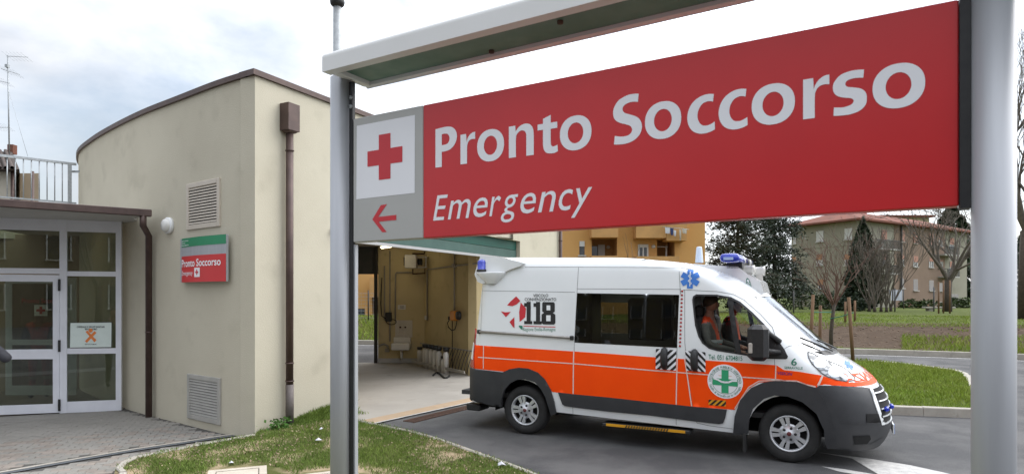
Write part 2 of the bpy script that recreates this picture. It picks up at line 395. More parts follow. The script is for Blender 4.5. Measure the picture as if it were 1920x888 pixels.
# kerb of the ring road, far side
fk = [(-20 + 2.0 * i, far_y(-20 + 2.0 * i)) for i in range(20)] + [(19, 17.6), (22.5, 14.8)]
kerb('far_kerb', fk, .14, -.01, .185, m_concrete, 'long pale concrete kerb along the far side of the ring road below the bank', 1.0, side=1)
def strip(name, line, wd, z, mat, parent=None, **k):
    a, b = line, offset_line(line, wd); m = MB(); n = len(a)
    m.add([(*p, z) for p in a] + [(*p, z) for p in b], [(i, i + 1, i + 1 + n, i + n) for i in range(n - 1)])
    return m.build(name, mat, parent, **k)
strip('road_edge_line', offset_line(fk, -.36), .12, .004, m_roadwhite, kind='structure')
# lawn island behind the ambulance
isl_near = [G(1560, 772), G(1640, 775.5), G(1700, 778), G(1760, 780.5), G(1820, 783), G(1880, 785)]
isl_near = [(p.x, p.y) for p in isl_near]
isl = [(2.2, 11.6), (3.6, 11.0)] + isl_near + [(8.15, 10.35), (8.32, 10.7), (8.45, 11.3)] + [tuple(G(px, py, .14)[:2]) for px, py in ((1815, 699), (1760, 688), (1700, 680), (1640, 675.5), (1590, 672.5))] + [(8.2, 19.6), (5, 20.4), (1.5, 20.9), (.8, 18), (1.2, 14)]
isl_line = smooth_line(isl + [isl[0]], 3)[:-1]
ZI = .125
kerb('island_kerb', isl_line + [isl_line[0]], .13, -.01, .145, m_concrete, 'grey concrete kerb around the lawn island behind the ambulance', .95, side=1)
isl_in = offset_line(isl_line + [isl_line[0]], .12)[:-1]
sheet('island_lawn', isl_in, ZI, m_lawn, 1.0)
strip('island_edge_line', offset_line(smooth_line([(8.45, 11.3)] + [tuple(G(px, py, .14)[:2]) for px, py in ((1815, 699), (1760, 688), (1700, 680), (1640, 675.5), (1590, 672.5))] + [(8.2, 19.6), (5, 20.4)], 4), -.34), .1, .004, m_roadwhite, kind='structure')
# painted arrow on the drive
m = MB(); m.add([(*p, .005) for p in gp([(1535, 848), (1626, 859), (1708, 872), (1776, 887), (1860, 912), (1700, 930), (1649, 890), (1597, 859)])], [(0, 7, 1), (7, 6, 2, 1), (6, 5, 4, 3, 2)])
for f in range(len(m.f)): m.f[f] = m.f[f]
m.build('road_marking', m_roadwhite, kind='structure')
m = MB(); m.add([(*p, .005) for p in gp([(1540, 874), (1580, 879), (1660, 892), (1650, 896), (1575, 884)])], [(0, 4, 1), (4, 3, 2, 1)]); m.build('road_line', m_roadwhite, kind='structure')
# ------------------------------------------------------------------ grass bed at the building corner
C0 = G(478, 812)                                       # building corner at the ground
E1 = Vector((615, 1185, 0)).normalized(); N2 = Vector((E1.y, -E1.x, 0))
def tpx(px):
    k = (px - CX) / F; return (k * C0.y - C0.x) / (E1.x - k * E1.y)
def wall_pt(t, u=0, z=0): return C0 + E1 * t + N2 * u + Vector((0, 0, z))
bed_left = gp([(475, 816), (400, 829), (310, 847), (260, 856), (232, 866), (216, 880), (212, 900)], .02)
bed_right = gp([(665, 786), (706, 796), (760, 806), (820, 822), (900, 850), (1000, 887), (1060, 912)], .02)
far_l = bed_left[-1]; far_r = bed_right[-1]
bed = bed_left + [(far_l[0] + .3, 4.6), (far_l[0] + .6, 3.0), (-2.4, 1.6), (2.8, 1.2), (3.4, 2.2), (2.2, 4.6)] + bed_right[::-1] + [tuple(wall_pt(tpx(655), .02)[:2]), tuple(wall_pt(0.05, .02)[:2])]
m_bed = M('bed_ground', (.10, .105, .035), .95, col2=(.07, .085, .022), scale=2.2, detail=8, bump=.6, bscale=70, col3=(.36, .28, .18), scale3=1.6, con3=(.50, .62), spec=.1)
sheet('grass_bed', bed, .03, m_bed, .5)
kerb('entrance_kerb', smooth_line(bed_left + [(far_l[0] + .3, 4.6)], 4), .07, ZP - .02, .05, m_concrete, 'thin pale concrete kerb between entrance paving and grass bed', .8, side=1)
kerb('drive_kerb', smooth_line(bed_right + [(2.2, 4.6)], 4), .06, -.01, .045, m_concrete, 'thin pale concrete kerb between grass bed and ambulance drive', .9, side=-1)
# ------------------------------------------------------------------ entrance paving
ZTOP = 5.2
def cpt(px, py): Y = (ZTOP - EYE) * F / (HY - py); return ((px - CX) / F * Y, Y)
curve = [tuple(C0[:2])] + [cpt(*p) for p in ((411, 152), (336, 181), (270, 207), (215, 234), (175, 258), (148, 283))] + [(-10.6, 15.6), (-11.3, 17.3)]
curve = smooth_line(curve, 5)
FP0, FP1 = G(227, 768, ZP), G(0, 780, ZP)              # foot of the glazed entrance
FD = (FP0 - FP1).normalized(); FN = Vector((FD.y, -FD.x, 0))
if FN.y > 0: FN = -FN
m_jointp = M('paving_bed', (.10, .095, .085), .95, col2=(.07, .065, .06), scale=8)
def lz(p): return (*p, ZP)
chan = smooth_line(gp([(-160, 909), (-60, 893), (0, 883.5), (100, 866), (240, 842), (340, 827), (420, 815), (455, 811.5)], ZP), 3)
sheet('entrance_apron', APRON, ZP - .012, m_jointp, 1.2)
m_pav = M('paver_concrete', (.275, .26, .235), .9, col2=(.22, .21, .19), scale=1.3, detail=7, bump=.3, bscale=150, col3=(.31, .29, .25), scale3=30, con3=(.55, .75), spec=.2)
pav_meshes = []
for i in range(5):
    m = MB(); m.box((0, 0, 0), (.194, .094, .05), bev=.004); me = bpy.data.meshes.new('paver')
    me.from_pydata([tuple(v) for v in m.v], [], m.f); c = random.uniform(.9, 1.08)
    me.materials.append(m_pav if i < 3 else M('paver_tone', (.285 * c, .25 * c, .215 * c), .9, col2=(.24 * c, .21 * c, .185 * c), scale=9, bump=.3, bscale=150, spec=.2)); pav_meshes.append(me)
paving = empty('entrance_paving', (-6, 9, ZP)); tag(paving, kind='structure')
def pin(x, y, l):
    c = False; j = len(l) - 1
    for i in range(len(l)):
        if (l[i][1] > y) != (l[j][1] > y) and x < (l[j][0] - l[i][0]) * (y - l[i][1]) / (l[j][1] - l[i][1]) + l[i][0]: c = not c
        j = i
    return c
chan_b = offset_line(chan, -.16)
wallline = [p for p in curve if p[1] < 11.6]
regA = chan[:] + [(C0.x - .05, C0.y + .03)] + wallline[2:] + [tuple(FP0[:2]), tuple((FP1 - FD * 1.5)[:2])]
kl = smooth_line(bed_left, 4)
regB = chan_b + [p for p in kl if p[0] < chan_b[-1][0] - .05] + [(far_l[0], 6.3)]
A0 = math.atan2(FD.y, FD.x); ux = Vector((math.cos(A0), math.sin(A0))); uy = Vector((-ux.y, ux.x))
spots = []
for i in range(-45, 45):
    for j in range(-60, 60):
        p = Vector((-6.3, 9.0)) + ux * ((i + .5 * (j % 2)) * .2) + uy * (j * .1)
        cs = [p + ux * a + uy * b for a in (-.09, .09) for b in (-.045, .045)]
        if all(pin(c.x, c.y, regA) or pin(c.x, c.y, regB) for c in cs):
            u = CX + F * p.x / p.y
            spots.append(((0 if u > -40 else 50) + p.length, p))
spots.sort(key=lambda s: s[0])
rest = MB()
for k, (d, p) in enumerate(spots):
    if k < 300:
        o = bpy.data.objects.new('paver', random.choice(pav_meshes)); COL.objects.link(o); o.parent = paving
        o.location = Vector((p.x, p.y, ZP - .025 + random.uniform(-.002, .002))) - paving.location; o.rotation_euler = (random.uniform(-.01, .01), random.uniform(-.01, .01), A0)
    else: rest.box((p.x, p.y, ZP - .025 + random.uniform(-.002, .002)), (.194, .094, .05), ((*ux, 0), (*uy, 0), (0, 0, 1)))
rest.build('paver_field', m_pav, paving, kind='stuff')
# slot drain channel
dr = empty('slot_drain', (*chan[0], ZP)); tag(dr, 'narrow grey slot drain channel crossing the entrance paving', 'drain')
strip('channel_edge', chan, -.07, ZP + .006, m_concrete, dr)
m_grate = M('drain_grate', (.17, .18, .19), .6, col2=(.10, .11, .12), scale=60, metal=.3)
strip('channel_grate', offset_line(chan, -.07), -.09, ZP + .002, m_grate, dr)
# concrete inspection covers in the grass
def cover(name, cs, label):
    P = [Vector((*q, 0)) for q in cs]; c = sum(P, Vector()) / 4; r = empty(name, (c.x, c.y, .0), 0, label, 'manhole cover', 'concrete inspection covers in the grass')
    m = MB(); O = P; I = [c + (p - c) * .74 for p in P]; z = .075
    v = [(*p[:2], z) for p in O] + [(*p[:2], z) for p in I] + [(*p[:2], .0) for p in O] + [(*p[:2], z - .02) for p in I]
    m.add(v, [(i, (i + 1) % 4, (i + 1) % 4 + 4, i + 4) for i in range(4)] + [((i + 1) % 4, i, i + 8, (i + 1) % 4 + 8) for i in range(4)] + [(i + 4, (i + 1) % 4 + 4, (i + 1) % 4 + 12, i + 12) for i in range(4)])
    m.build('frame', m_slab, r)
    m = MB(); J = [c + (p - c) * .71 for p in P]; m.prism([tuple(p[:2]) for p in J], .01, z - .004); m.build('lid', m_slab, r)
m_slab = M('pale_concrete', (.52, .47, .39), .9, col2=(.44, .39, .32), scale=5, bump=.25, bscale=80, spec=.2)
a = G(391, 881, .075); b = G(500, 871, .075); ab = (b - a); pr = Vector((ab.y, -ab.x, 0)); pr = pr if pr.y < 0 else -pr
cover('inspection_cover', [a[:2], b[:2], (b + pr)[:2], (a + pr)[:2]], 'square concrete inspection cover in the grass left of the sign post')
a = G(560, 889, .075); b = G(662, 876.5, .075); ab = (b - a); pr = Vector((ab.y, -ab.x, 0)); pr = pr if pr.y < 0 else -pr
cover('inspection_cover', [a[:2], b[:2], (b + pr)[:2], (a + pr)[:2]], 'square concrete inspection cover behind the foot of the left sign post')
# ================================================================== HOSPITAL BUILDING
B = empty('hospital_building', C0, 0, 'low cream plastered hospital building with curved wall and open ambulance garage', 'building')
ZW = 5.12
TL, TR, TE = tpx(655), tpx(975), tpx(1051)
ZL = 3.40
def clampw(p):
    k = (Vector((*p, 0)) - Vector((C0.x, C0.y, 0))).dot(N2)
    return p if k < -.06 else tuple((Vector((*p, 0)) - N2 * (k + .06))[:2])
inner = [clampw(p) for p in offset_line(curve, -.3)]
m = MB(); n = len(curve); m.smooth = True
m.add([(*p, -.1) for p in curve] + [(*p, ZW) for p in curve], [(i, i + n, i + n + 1, i + 1) for i in range(n - 1)])
m.smooth = False
m.add([(*p, -.1) for p in inner] + [(*p, ZW) for p in inner], [(i + 1, i + n + 1, i + n, i) for i in range(n - 1)])
m.build('curved_wall', m_plaster, B)
def wbox(mb, t0, t1, z0, z1, u0=-.3, u1=0):
    mb.box(wall_pt((t0 + t1) / 2, (u0 + u1) / 2, (z0 + z1) / 2), (t1 - t0, u1 - u0, z1 - z0), (E1, -N2, (0, 0, 1)))
m = MB(); wbox(m, .0, TL, -.1, ZW); m.build('pier', m_plaster, B)
m = MB(); wbox(m, TR, TE, -.1, ZW); m.build('pier', m_plaster, B)
m = MB(); wbox(m, TL, TR, ZL, ZW); m.build('lintel', m_plaster, B)
cap = curve[::-1] + [tuple(wall_pt(TE)[:2])]
co = offset_line(cap, -.045); ci = offset_line(cap, .34)
k = len(curve) - 1; ci = [clampw(p) if i <= k else p for i, p in enumerate(ci)]; co[k] = tuple((C0 + N2 * .045 - E1 * .06 - Vector((0, 0, 0)))[:2])
m = MB(); n = len(cap)
v = [(*p, ZW) for p in co] + [(*p, ZTOP) for p in co] + [(*p, ZTOP + .02) for p in ci] + [(*p, ZW) for p in ci]
fs = []
for i in range(n - 1):
    for r in range(3): fs.append((r * n + i, r * n + i + 1, (r + 1) * n + i + 1, (r + 1) * n + i))
    fs.append((3 * n + i, 3 * n + i + 1, i + 1, i))
m.add(v, fs); m.build('parapet_cap', m_brown, B)
PB = AT(796, 680, 18.6); PB.z = 0
PL = AT(709, 680, 18.6); PL.z = 0
e3 = Vector((.474, -.88, 0)).normalized()
RW = PB + e3 * 3.6                                     # near end of the garage's right wall
m_flat = M('roof_felt', (.12, .12, .12), .9, col2=(.16, .16, .16), scale=2)
roofpoly = [clampw(p) for p in offset_line(curve, -.1)][::-1] + [tuple(wall_pt(TE, -.1)[:2]), (TE * .05 + .6, 20.6), (-11.3, 20.6)]
m = MB(); m.prism(roofpoly, 4.7, 4.85); m.build('unseen_roof_slab', m_flat, B)  # unseen roof, added to stop light leaking into the building
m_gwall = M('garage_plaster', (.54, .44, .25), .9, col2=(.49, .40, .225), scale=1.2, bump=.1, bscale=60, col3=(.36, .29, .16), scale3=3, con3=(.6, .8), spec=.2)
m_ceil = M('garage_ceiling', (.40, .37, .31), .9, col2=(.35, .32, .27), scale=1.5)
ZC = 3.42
def vwall(name, a, b, z0, z1, mat, th=.25, parent=None):
    a, b = Vector((a[0], a[1], 0)), Vector((b[0], b[1], 0)); d = (b - a).normalized(); nn = Vector((d.y, -d.x, 0)); m = MB()
    m.box((a + b) / 2 - nn * th / 2 + Vector((0, 0, (z0 + z1) / 2)), ((b - a).length, th, z1 - z0), (d, -nn, (0, 0, 1))); return m.build(name, mat, parent if parent is not None else B)
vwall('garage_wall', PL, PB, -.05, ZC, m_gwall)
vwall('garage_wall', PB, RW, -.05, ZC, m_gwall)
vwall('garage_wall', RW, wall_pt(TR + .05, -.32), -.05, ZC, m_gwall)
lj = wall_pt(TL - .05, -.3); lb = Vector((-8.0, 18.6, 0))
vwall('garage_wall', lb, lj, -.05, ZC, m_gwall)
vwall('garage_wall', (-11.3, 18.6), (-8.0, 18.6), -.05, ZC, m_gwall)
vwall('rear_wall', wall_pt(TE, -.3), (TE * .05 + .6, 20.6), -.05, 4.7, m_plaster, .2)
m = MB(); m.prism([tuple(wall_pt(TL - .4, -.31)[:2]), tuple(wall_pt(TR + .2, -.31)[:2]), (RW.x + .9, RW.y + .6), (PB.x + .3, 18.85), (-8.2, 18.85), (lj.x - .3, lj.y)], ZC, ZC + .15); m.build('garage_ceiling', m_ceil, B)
m = MB(); m.box((-5.97, 18.72, (2.62 + ZC) / 2), (4.06, .26, ZC - 2.62)); m.build('rear_lintel', M('dark_steel', (.035, .04, .038), .6, col2=(.05, .05, .05), scale=5), B)
m = MB(); m.box((PL.x - .05, 18.52, 1.7), (.09, .09, 3.4)); m.build('door_jamb', m_black, B)
m = MB(); m.box((PL.x + .68, 18.585, .07), (1.33, .03, .14)); m.build('skirting', m_grey, B)
# garage floor and apron
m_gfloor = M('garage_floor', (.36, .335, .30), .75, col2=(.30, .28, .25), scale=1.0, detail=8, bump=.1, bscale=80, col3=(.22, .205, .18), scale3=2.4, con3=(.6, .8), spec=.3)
T0, T1 = G(690, 797.5), G(881, 755.5); td = (T1 - T0).normalized(); T2 = T0 + td * 6.6; T0 = T0 - td * .25
fl = [tuple(p[:2]) for p in (T0, T2)] + [tuple(wall_pt(TR + .3, .02)[:2]), tuple(wall_pt(TR + .05, -.32)[:2]), (RW.x + .05, RW.y), (PB.x + .05, 18.65), (-8.05, 18.65), (lj.x - .2, lj.y), tuple(wall_pt(TL - .25, -.02)[:2])]
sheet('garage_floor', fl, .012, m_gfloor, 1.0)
# floor joints: slabs of about a metre
jm = MB()
tn = Vector((-td.y, td.x, 0))
m_tan = M('tan_strip', (.40, .29, .19), .85, col2=(.34, .25, .165), scale=6)
def rib(a, b, w0, w1, z, name, mat, **k):
    m = MB(); m.quad(*[(p + Vector((0, 0, z - p.z))) for p in (a + tn * w0, b + tn * w0, b + tn * w1, a + tn * w1)]); return m.build(name, mat, **k)
rib(T0, T2, .03, .34, .018, 'apron_strip', m_tan, kind='structure')
rib(T0, T2, -.02, .028, .020, 'apron_line', m_roadwhite, kind='structure')
m_rust = M('rusty_iron', (.11, .055, .035), .9, col2=(.06, .035, .025), scale=20, bump=.4, bscale=90)
ga, gb = G(775, 792), G(960, 746)
gd = (gb - ga).normalized(); gn = Vector((-gd.y, gd.x, 0)); gr = empty('drain_grating', ga, 0, 'rusty iron drain grating set in the drive before the garage', 'drain')
m = MB()
for w_ in (0, .2): m.box((ga + gb) / 2 + gn * w_ + Vector((0, 0, .006)), ((gb - ga).length, .02, .02), (gd, gn, (0, 0, 1)))
m.build('grating_frame', m_rust, gr)
nb = 60
bm_ = bpy.data.meshes.new('grating_bar'); q = MB(); q.box((0, 0, 0), (.022, .19, .014), (gd, gn, (0, 0, 1))); bm_.from_pydata([tuple(v) for v in q.v], [], q.f); bm_.materials.append(m_rust)
for i in range(nb):
    o = bpy.data.objects.new('grating_bar', bm_); COL.objects.link(o); o.parent = gr; o.location = gd * ((gb - ga).length * (i + .5) / nb) + gn * .1 + Vector((0, 0, .006))
# roller shutter, half raised in the opening
m_shut = M('shutter_green', (.07, .13, .112), .6, col2=(.055, .105, .09), scale=2, spec=.3)
m_shut2 = M('shutter_dark_green', (.012, .085, .062), .5, col2=(.012, .075, .055), scale=2, spec=.3)
sh = empty('roller_shutter', wall_pt(TL, -.1, 2.93), 0, 'green sectional shutter pulled up under the garage lintel', 'shutter')
m = MB(); wbox(m, TL + .02, TR - .02, 2.90, 2.955, -.16, -.09); m.build('bottom_rail', m_grey, sh)
m = MB(); wbox(m, TL + .02, TR - .02, 2.96, 3.16, -.15, -.10); m.build('panel', m_shut, sh)
m = MB(); wbox(m, TL + .02, TR - .02, 3.17, 3.55, -.15, -.10); m.build('panel', m_shut2, sh)
# ------------------------------------------------------------------ things on the outside walls
m_beige = M('beige_metal', (.56, .50, .42), .5, col2=(.52, .46, .38), scale=4)
m_vgrey = M('grey_vent', (.40, .385, .35), .5, col2=(.34, .33, .30), scale=4)
def wall_hit(px, py, out=0.0):
    best = None
    for a, b in zip(curve, curve[1:]):
        a3, b3 = Vector((*a, 0)), Vector((*b, 0)); d = (b3 - a3).normalized(); nn = Vector((-d.y, d.x, 0))
        if nn.y > 0: nn = -nn
        p = plane_hit(px, py, a3 + nn * out, nn); s = (p - a3).dot(d)
        if -.01 <= s <= (b3 - a3).length + .01: return p, nn, d
def vent(label, cs, mat):
    P = [wall_hit(*c, .0)[0] for c in cs]; nn = wall_hit(*cs[0])[1]; c = sum(P, Vector()) / 4
    r = empty('wall_vent', (c.x, c.y, min(p.z for p in P)), 0, label, 'vent', 'louvred vents on the curved wall')
    X = (P[1] - P[0]).normalized(); X.z = 0; X.normalize(); Z = Vector((0, 0, 1)); wd = ((P[1] - P[0]).length + (P[2] - P[3]).length) / 2; hh = ((P[0].z - P[3].z) + (P[1].z - P[2].z)) / 2
    yv = X.cross(Z); yv = yv if yv.dot(nn) > 0 else -yv
    fw = .075; o = c + yv * .012
    for s in (-1, 1):
        m = MB(); m.box(o + X * s * (wd / 2 - fw / 2), (fw, .035, hh), (X, yv, Z), bev=.006); m.build('frame', mat, r)
        m = MB(); m.box(o + Z * s * (hh / 2 - fw / 2), (wd - 2 * fw, .035, fw), (X, yv, Z), bev=.006); m.build('frame', mat, r)
    m = MB(); m.box(o - yv * .008, (wd - 2 * fw, .006, hh - 2 * fw), (X, yv, Z)); m.build('backing', m_black, r)
    n_ = 13; ih = hh - 2 * fw
    for i in range(n_):
        m = MB(); zz = -ih / 2 + ih * (i + .5) / n_; s_ = .019
        a = [(-s_ * .4 + .004, zz + s_), (s_ * .8, zz - s_ * .55), (s_ * .8 - .004, zz - s_ * .75), (-s_ * .4, zz + s_ * .8)]
        v = [o + X * x + yv * q[0] + Z * q[1] for x in (-(wd / 2 - fw), wd / 2 - fw) for q in a]
        m.add(v, [(0, 1, 5, 4), (1, 2, 6, 5), (2, 3, 7, 6), (3, 0, 4, 7)]); m.build('slat', mat, r)
vent('beige louvred wall vent above the small red and green sign', [(352, 345), (414, 334), (414, 424), (352, 432)], m_beige)
vent('grey louvred wall vent low on the curved wall near the ground', [(353, 700), (414, 707), (416, 797), (354, 782)], m_vgrey)
# round wall lamp
p, nn, d = wall_hit(319, 423)
r = empty('wall_lamp', (p.x, p.y, p.z - .13), 0, 'round white bulkhead lamp on the curved wall above the small sign', 'lamp')
m = MB(); m.lathe(p, nn, [(.0, 0), (.135, 0), (.135, .05), (.115, .06)], 28); m.build('lamp_base', m_white, r)
m = MB(); m.lathe(p, nn, [(.115, .05), (.112, .075), (.095, .105), (.06, .125), (0.001, .132)], 28); m.build('lamp_glass', M('opal_glass', (.70, .69, .66), .25, col2=(.66, .65, .62), scale=5, coat=.3), r)
# small wall sign, a curved tray
SS = [wall_hit(338, 446, .07)[0], wall_hit(424, 441, .09)[0], wall_hit(425, 527, .09)[0], wall_hit(339, 529, .07)[0]]
SX = (SS[1] - SS[0]); SX.z = 0; sw = SX.length; SX.normalize(); SNn = Vector((SX.y, -SX.x, 0)); SNn = SNn if SNn.y < 0 else -SNn
zb = (SS[2].z + SS[3].z) / 2; zt = (SS[0].z + SS[1].z) / 2; so_ = Vector((SS[0].x, SS[0].y, 0))
def ssf(x, z, off=0.0):
    return so_ + SX * x + SNn * (.05 * math.sin(PI * x / sw) + off) + Vector((0, 0, zb + z))
sg = empty('wall_sign', ssf(sw / 2, 0, -.05), 0, 'small green, grey and red Pronto Soccorso sign on the curved wall', 'sign')
shh = zt - zb
def sband(name, z0, z1, mat, off, x0=0.0, x1=None):
    x1 = sw if x1 is None else x1; m = MB(); m.smooth = True; n_ = 10; v = []
    for i in range(n_ + 1):
        x = x0 + (x1 - x0) * i / n_; v += [ssf(x, z0, off), ssf(x, z1, off)]
    m.add(v, [(2 * i, 2 * i + 2, 2 * i + 3, 2 * i + 1) for i in range(n_)]); return m.build(name, mat, sg)
m = MB(); n_ = 10; v = []
for i in range(n_ + 1):
    x = sw * i / n_; v += [ssf(x, 0), ssf(x, shh), ssf(x, shh, -.035), ssf(x, 0, -.035)]
m.add(v, [(4 * i + a, 4 * i + 4 + a, 4 * i + 4 + (a + 1) % 4, 4 * i + (a + 1) % 4) for i in range(n_) for a in range(4)] + [(0, 1, 2, 3), (43, 42, 41, 40)]); m.build('tray', m_steel, sg)
m = MB(); m.box(ssf(sw / 2, shh / 2, -.08), (sw * .6, .07, shh * .6), (SX, SNn, (0, 0, 1))); m.build('bracket', m_grey, sg)
fx = sw * .05
sband('green_band', shh * .80, shh, m_green, .003, fx); sband('red_panel', 0, shh * .59, m_red, .003, fx)
m = MB(); fit('Pronto Soccorso', sw * .06, sw * .915, shh * .345, shh * .515, lambda x, z: ssf(x, z, .006), m, .018); m.build('lettering', m_signwhite, sg)
m = MB(); fit('Emergency', sw * .06, sw * .36, shh * .125, shh * .255, lambda x, z: ssf(x, z, .006), m, .005, .2); m.build('lettering', m_signwhite, sg)
sband('white_square', shh * .11, shh * .315, m_signwhite, .006, sw * .40, sw * .525)
m = MB()
for (x0, x1, z0, z1) in ((.43, .495, .195, .235), (.4525, .4725, .155, .275)): m.quad(*[ssf(sw * a, shh * b, .009) for a, b in ((x0, z0), (x1, z0), (x1, z1), (x0, z1))])
m.v = m.v; m.build('red_cross', m_cross, sg)
m = MB()
for i, t in enumerate(('SERVIZIO SANITARIO', 'REGIONALE', 'EMILIA-ROMAGNA')): fit(t, sw * .06, sw * (.25, .16, .26)[i], shh * (.925 - .05 * i), shh * (.95 - .05 * i), lambda x, z: ssf(x, z, .006), m, .01)
m.build('lettering', m_signwhite, sg)
# rain hopper with downpipe on the front wall
th = tpx(535)
hp = wall_pt(th, .0)
r = empty('downpipe', wall_pt(th, .09), 0, 'brown rainwater pipe with square hopper on the wall beside the garage', 'downpipe', 'brown rainwater downpipes')
Yh = (wall_pt(th, .1)).y; zt_ = EYE + (HY - 196) / F * Yh; zb_ = EYE + (HY - 246) / F * Yh
m = MB(); m.box(wall_pt(th, .095, (zt_ + zb_) / 2), (.22, .18, zt_ - zb_), (E1, -N2, (0, 0, 1)))
v = [wall_pt(th + a, .11 + b, zb_ - .001) for a, b in ((-.09, -.09), (.09, -.09), (.09, .07), (-.09, .07))] + [wall_pt(th + a, .09 + b, zb_ - .03) for a, b in ((-.06, -.06), (.06, -.06), (.06, .06), (-.06, .06))]
m.add(v, [(0, 1, 5, 4), (1, 2, 6, 5), (2, 3, 7, 6), (3, 0, 4, 7), (4, 5, 6, 7)]); m.build('hopper', m_brown, r)
m = MB(); m.tube([wall_pt(th, .09, zb_), wall_pt(th, .09, .62)], .055, 14); m.build('pipe', m_brown, r)
m = MB(); m.tube([wall_pt(th, .09, .64), wall_pt(th, .09, .0)], .06, 14); m.build('pipe_foot', M('iron_grey_brown', (.12, .10, .095), .6, col2=(.16, .14, .13), scale=10, metal=.3), r)
for z in (zb_ - .3, .95, .68):
    m = MB(); m.tube([wall_pt(th, .09, z), wall_pt(th, .09, z + .02)], .064, 14); m.build('clamp', m_brown, r)
r = empty('downpipe', wall_pt(TE - .1, .08), 0, 'slim brown rainwater pipe at the far end of the garage wall', 'downpipe', 'brown rainwater downpipes')
m = MB(); m.tube([wall_pt(TE - .16, .07, 5.0), wall_pt(TE - .16, .07, 0)], .05, 12); m.build('pipe', m_brown, r)
m = MB(); m.tube([wall_pt(TE - .16, .07, 3.6), wall_pt(TE - .16, .07, 3.63)], .06, 12); m.build('clamp', m_brown, r)
# tiny black wall spout behind the sign post
p = wall_pt(tpx(622), 0, 3.05); r = MB(); r.tube([p, p + N2 * .08], [.03, .035], 10); r.tube([p + N2 * .08, p + N2 * .1 - Vector((0, 0, .05))], .03, 10); r.build('wall_spout', m_black, label='tiny black spout on the garage wall beside the sign post', cat='spout')
# ================================================================== GLAZED ENTRANCE
V = empty('glazed_entrance', (FP0 + FP1) / 2, 0, 'white aluminium glazed entrance lobby with flat brown edged canopy', 'entrance')
def fp(px, py, off=0.0): return plane_hit(px, py, FP0 + FN * off, FN)
def fmember(name, cs, th=.06, off=0.0, mat=None, parent=None):
    P = [fp(*c, off) for c in cs]; m = MB(); m.slab(P, th, FN); return m.build(name, mat or m_alu, parent if parent is not None else V)
xl = -170
def yb(px): return 780 - 12 * px / 227                   # foot of the glazing in photo rows
def yl(y0, y1, px): return y0 + (y1 - y0) * px / 227      # a level line given at the left edge and at px 227
def bar(name, x0, x1, ya0, ya1, yb0, yb1, th=.06, off=0.0, mat=None, parent=None):
    return fmember(name, [(x0, yl(ya0, ya1, x0)), (x1, yl(ya0, ya1, x1)), (x1, yl(yb0, yb1, x1)), (x0, yl(yb0, yb1, x0))], th, off, mat, parent)
bar('mullion', 217, 227.5, 400, 409, 780, 768.5, .08, .01)
bar('mullion', 111.5, 125, 392, 404, 780, 768, .08, .01)
bar('top_rail', xl, 217, 387, 406, 403, 417, .06)
bar('transom', 125, 217, 507, 509, 516, 518, .06); bar('transom', xl, 111.5, 502, 504, 512, 514.5, .06)
bar('rail', 125, 217, 653, 652, 664, 662, .06); bar('kick_panel', 125, 217, 757, 749, 778.5, 769, .06)
def pane(x0, x1, ya0, ya1, yb0, yb1, parent=None):
    return bar('pane', x0, x1, ya0, ya1, yb0, yb1, .008, -.02, m_clear, parent)
pane(125, 217, 403, 417, 507, 509); pane(xl, 111.5, 403, 417, 502, 504); pane(125, 217, 516, 518, 653, 652); pane(125, 217, 664, 662, 757, 749)
def leaf(x0, x1, label, hinge):
    d = empty('door', V.location); d.parent = V; d.location = (0, 0, 0); d['label'] = label
    sw_ = 12
    bar('stile', x1 - sw_, x1, 514, 516.5, 777, 768, .05, .0, None, d); bar('stile', x0, x0 + sw_, 514, 516.5, 777, 768, .05, .0, None, d)
    a, b = x0 + sw_, x1 - sw_
    bar('door_rail', a, b, 514, 516.5, 527, 529, .05, .0, None, d); bar('door_rail', a, b, 655, 653, 673, 672, .05, .0, None, d); bar('door_rail', a, b, 760, 752, 777, 768, .05, .0, None, d)
    pane(a, b, 527, 529, 655, 653, d); pane(a, b, 673, 672, 760, 752, d)
    if hinge:
        for y in (523, 637, 748): bar('hinge', 108.5, 113, y, y, y + 22, y + 22, .02, .035, m_black, d)
leaf(-52, 111, 'white framed glass door leaf at the left edge', True); leaf(xl, -54, 'second glass door leaf outside the view', False)
# no-smoking notice stuck on the pane
nt_ = empty('notice', fp(170, 650), 0, 'white no smoking notice with orange figure on the glass pane', 'notice')
fmember('sheet', [(131, 604), (210, 603), (209.5, 651), (130, 652)], .003, .004, M('notice_paper', (.66, .74, .70), .35, col2=(.62, .70, .66), scale=8), nt_)
m_or = M('notice_orange', (.75, .22, .05), .5, col2=(.70, .20, .05), scale=9)
def fpoly(name, P, mat, par, off): m = MB(); m.add([fp(*p, off) for p in P], [tuple(range(len(P)))]); return m.build(name, mat, par)
fpoly('figure_arm', [(160, 621), (164, 619), (181, 637), (177, 641)], m_or, nt_, .007); fpoly('figure_arm', [(177, 620), (181, 623), (163, 642), (159, 639)], m_or, nt_, .0085)
fpoly('figure_head', [(170 + 4 * math.cos(a * .7), 619 + 4 * math.sin(a * .7)) for a in range(9)], m_or, nt_, .0075)
m_ink = M('black_ink', (.02, .02, .02), .6, col2=(.03, .03, .03), scale=9)
for P in ([(131, 604), (210, 603), (210, 604), (131, 605)], [(130, 651), (209.5, 650), (209.5, 651), (130, 652)], [(131, 605), (132, 605), (131, 651), (130, 651)], [(209, 604), (210, 604), (209.5, 650), (208.5, 650)]): fpoly('border', P, m_ink, nt_, .006)
m = MB(); fit('OSPEDALE E SERVIZI SANITARI', 144, 196, 614, 610.5, lambda x, y: fp(x, y, .007), m, .02); fit('SENZA FUMO', 159, 182, 618, 615, lambda x, y: fp(x, y, .007), m, .02); fit('VIETATO FUMARE', 159, 181, 646, 643.5, lambda x, y: fp(x, y, .007), m, .01); m.build('lettering', m_ink, nt_)
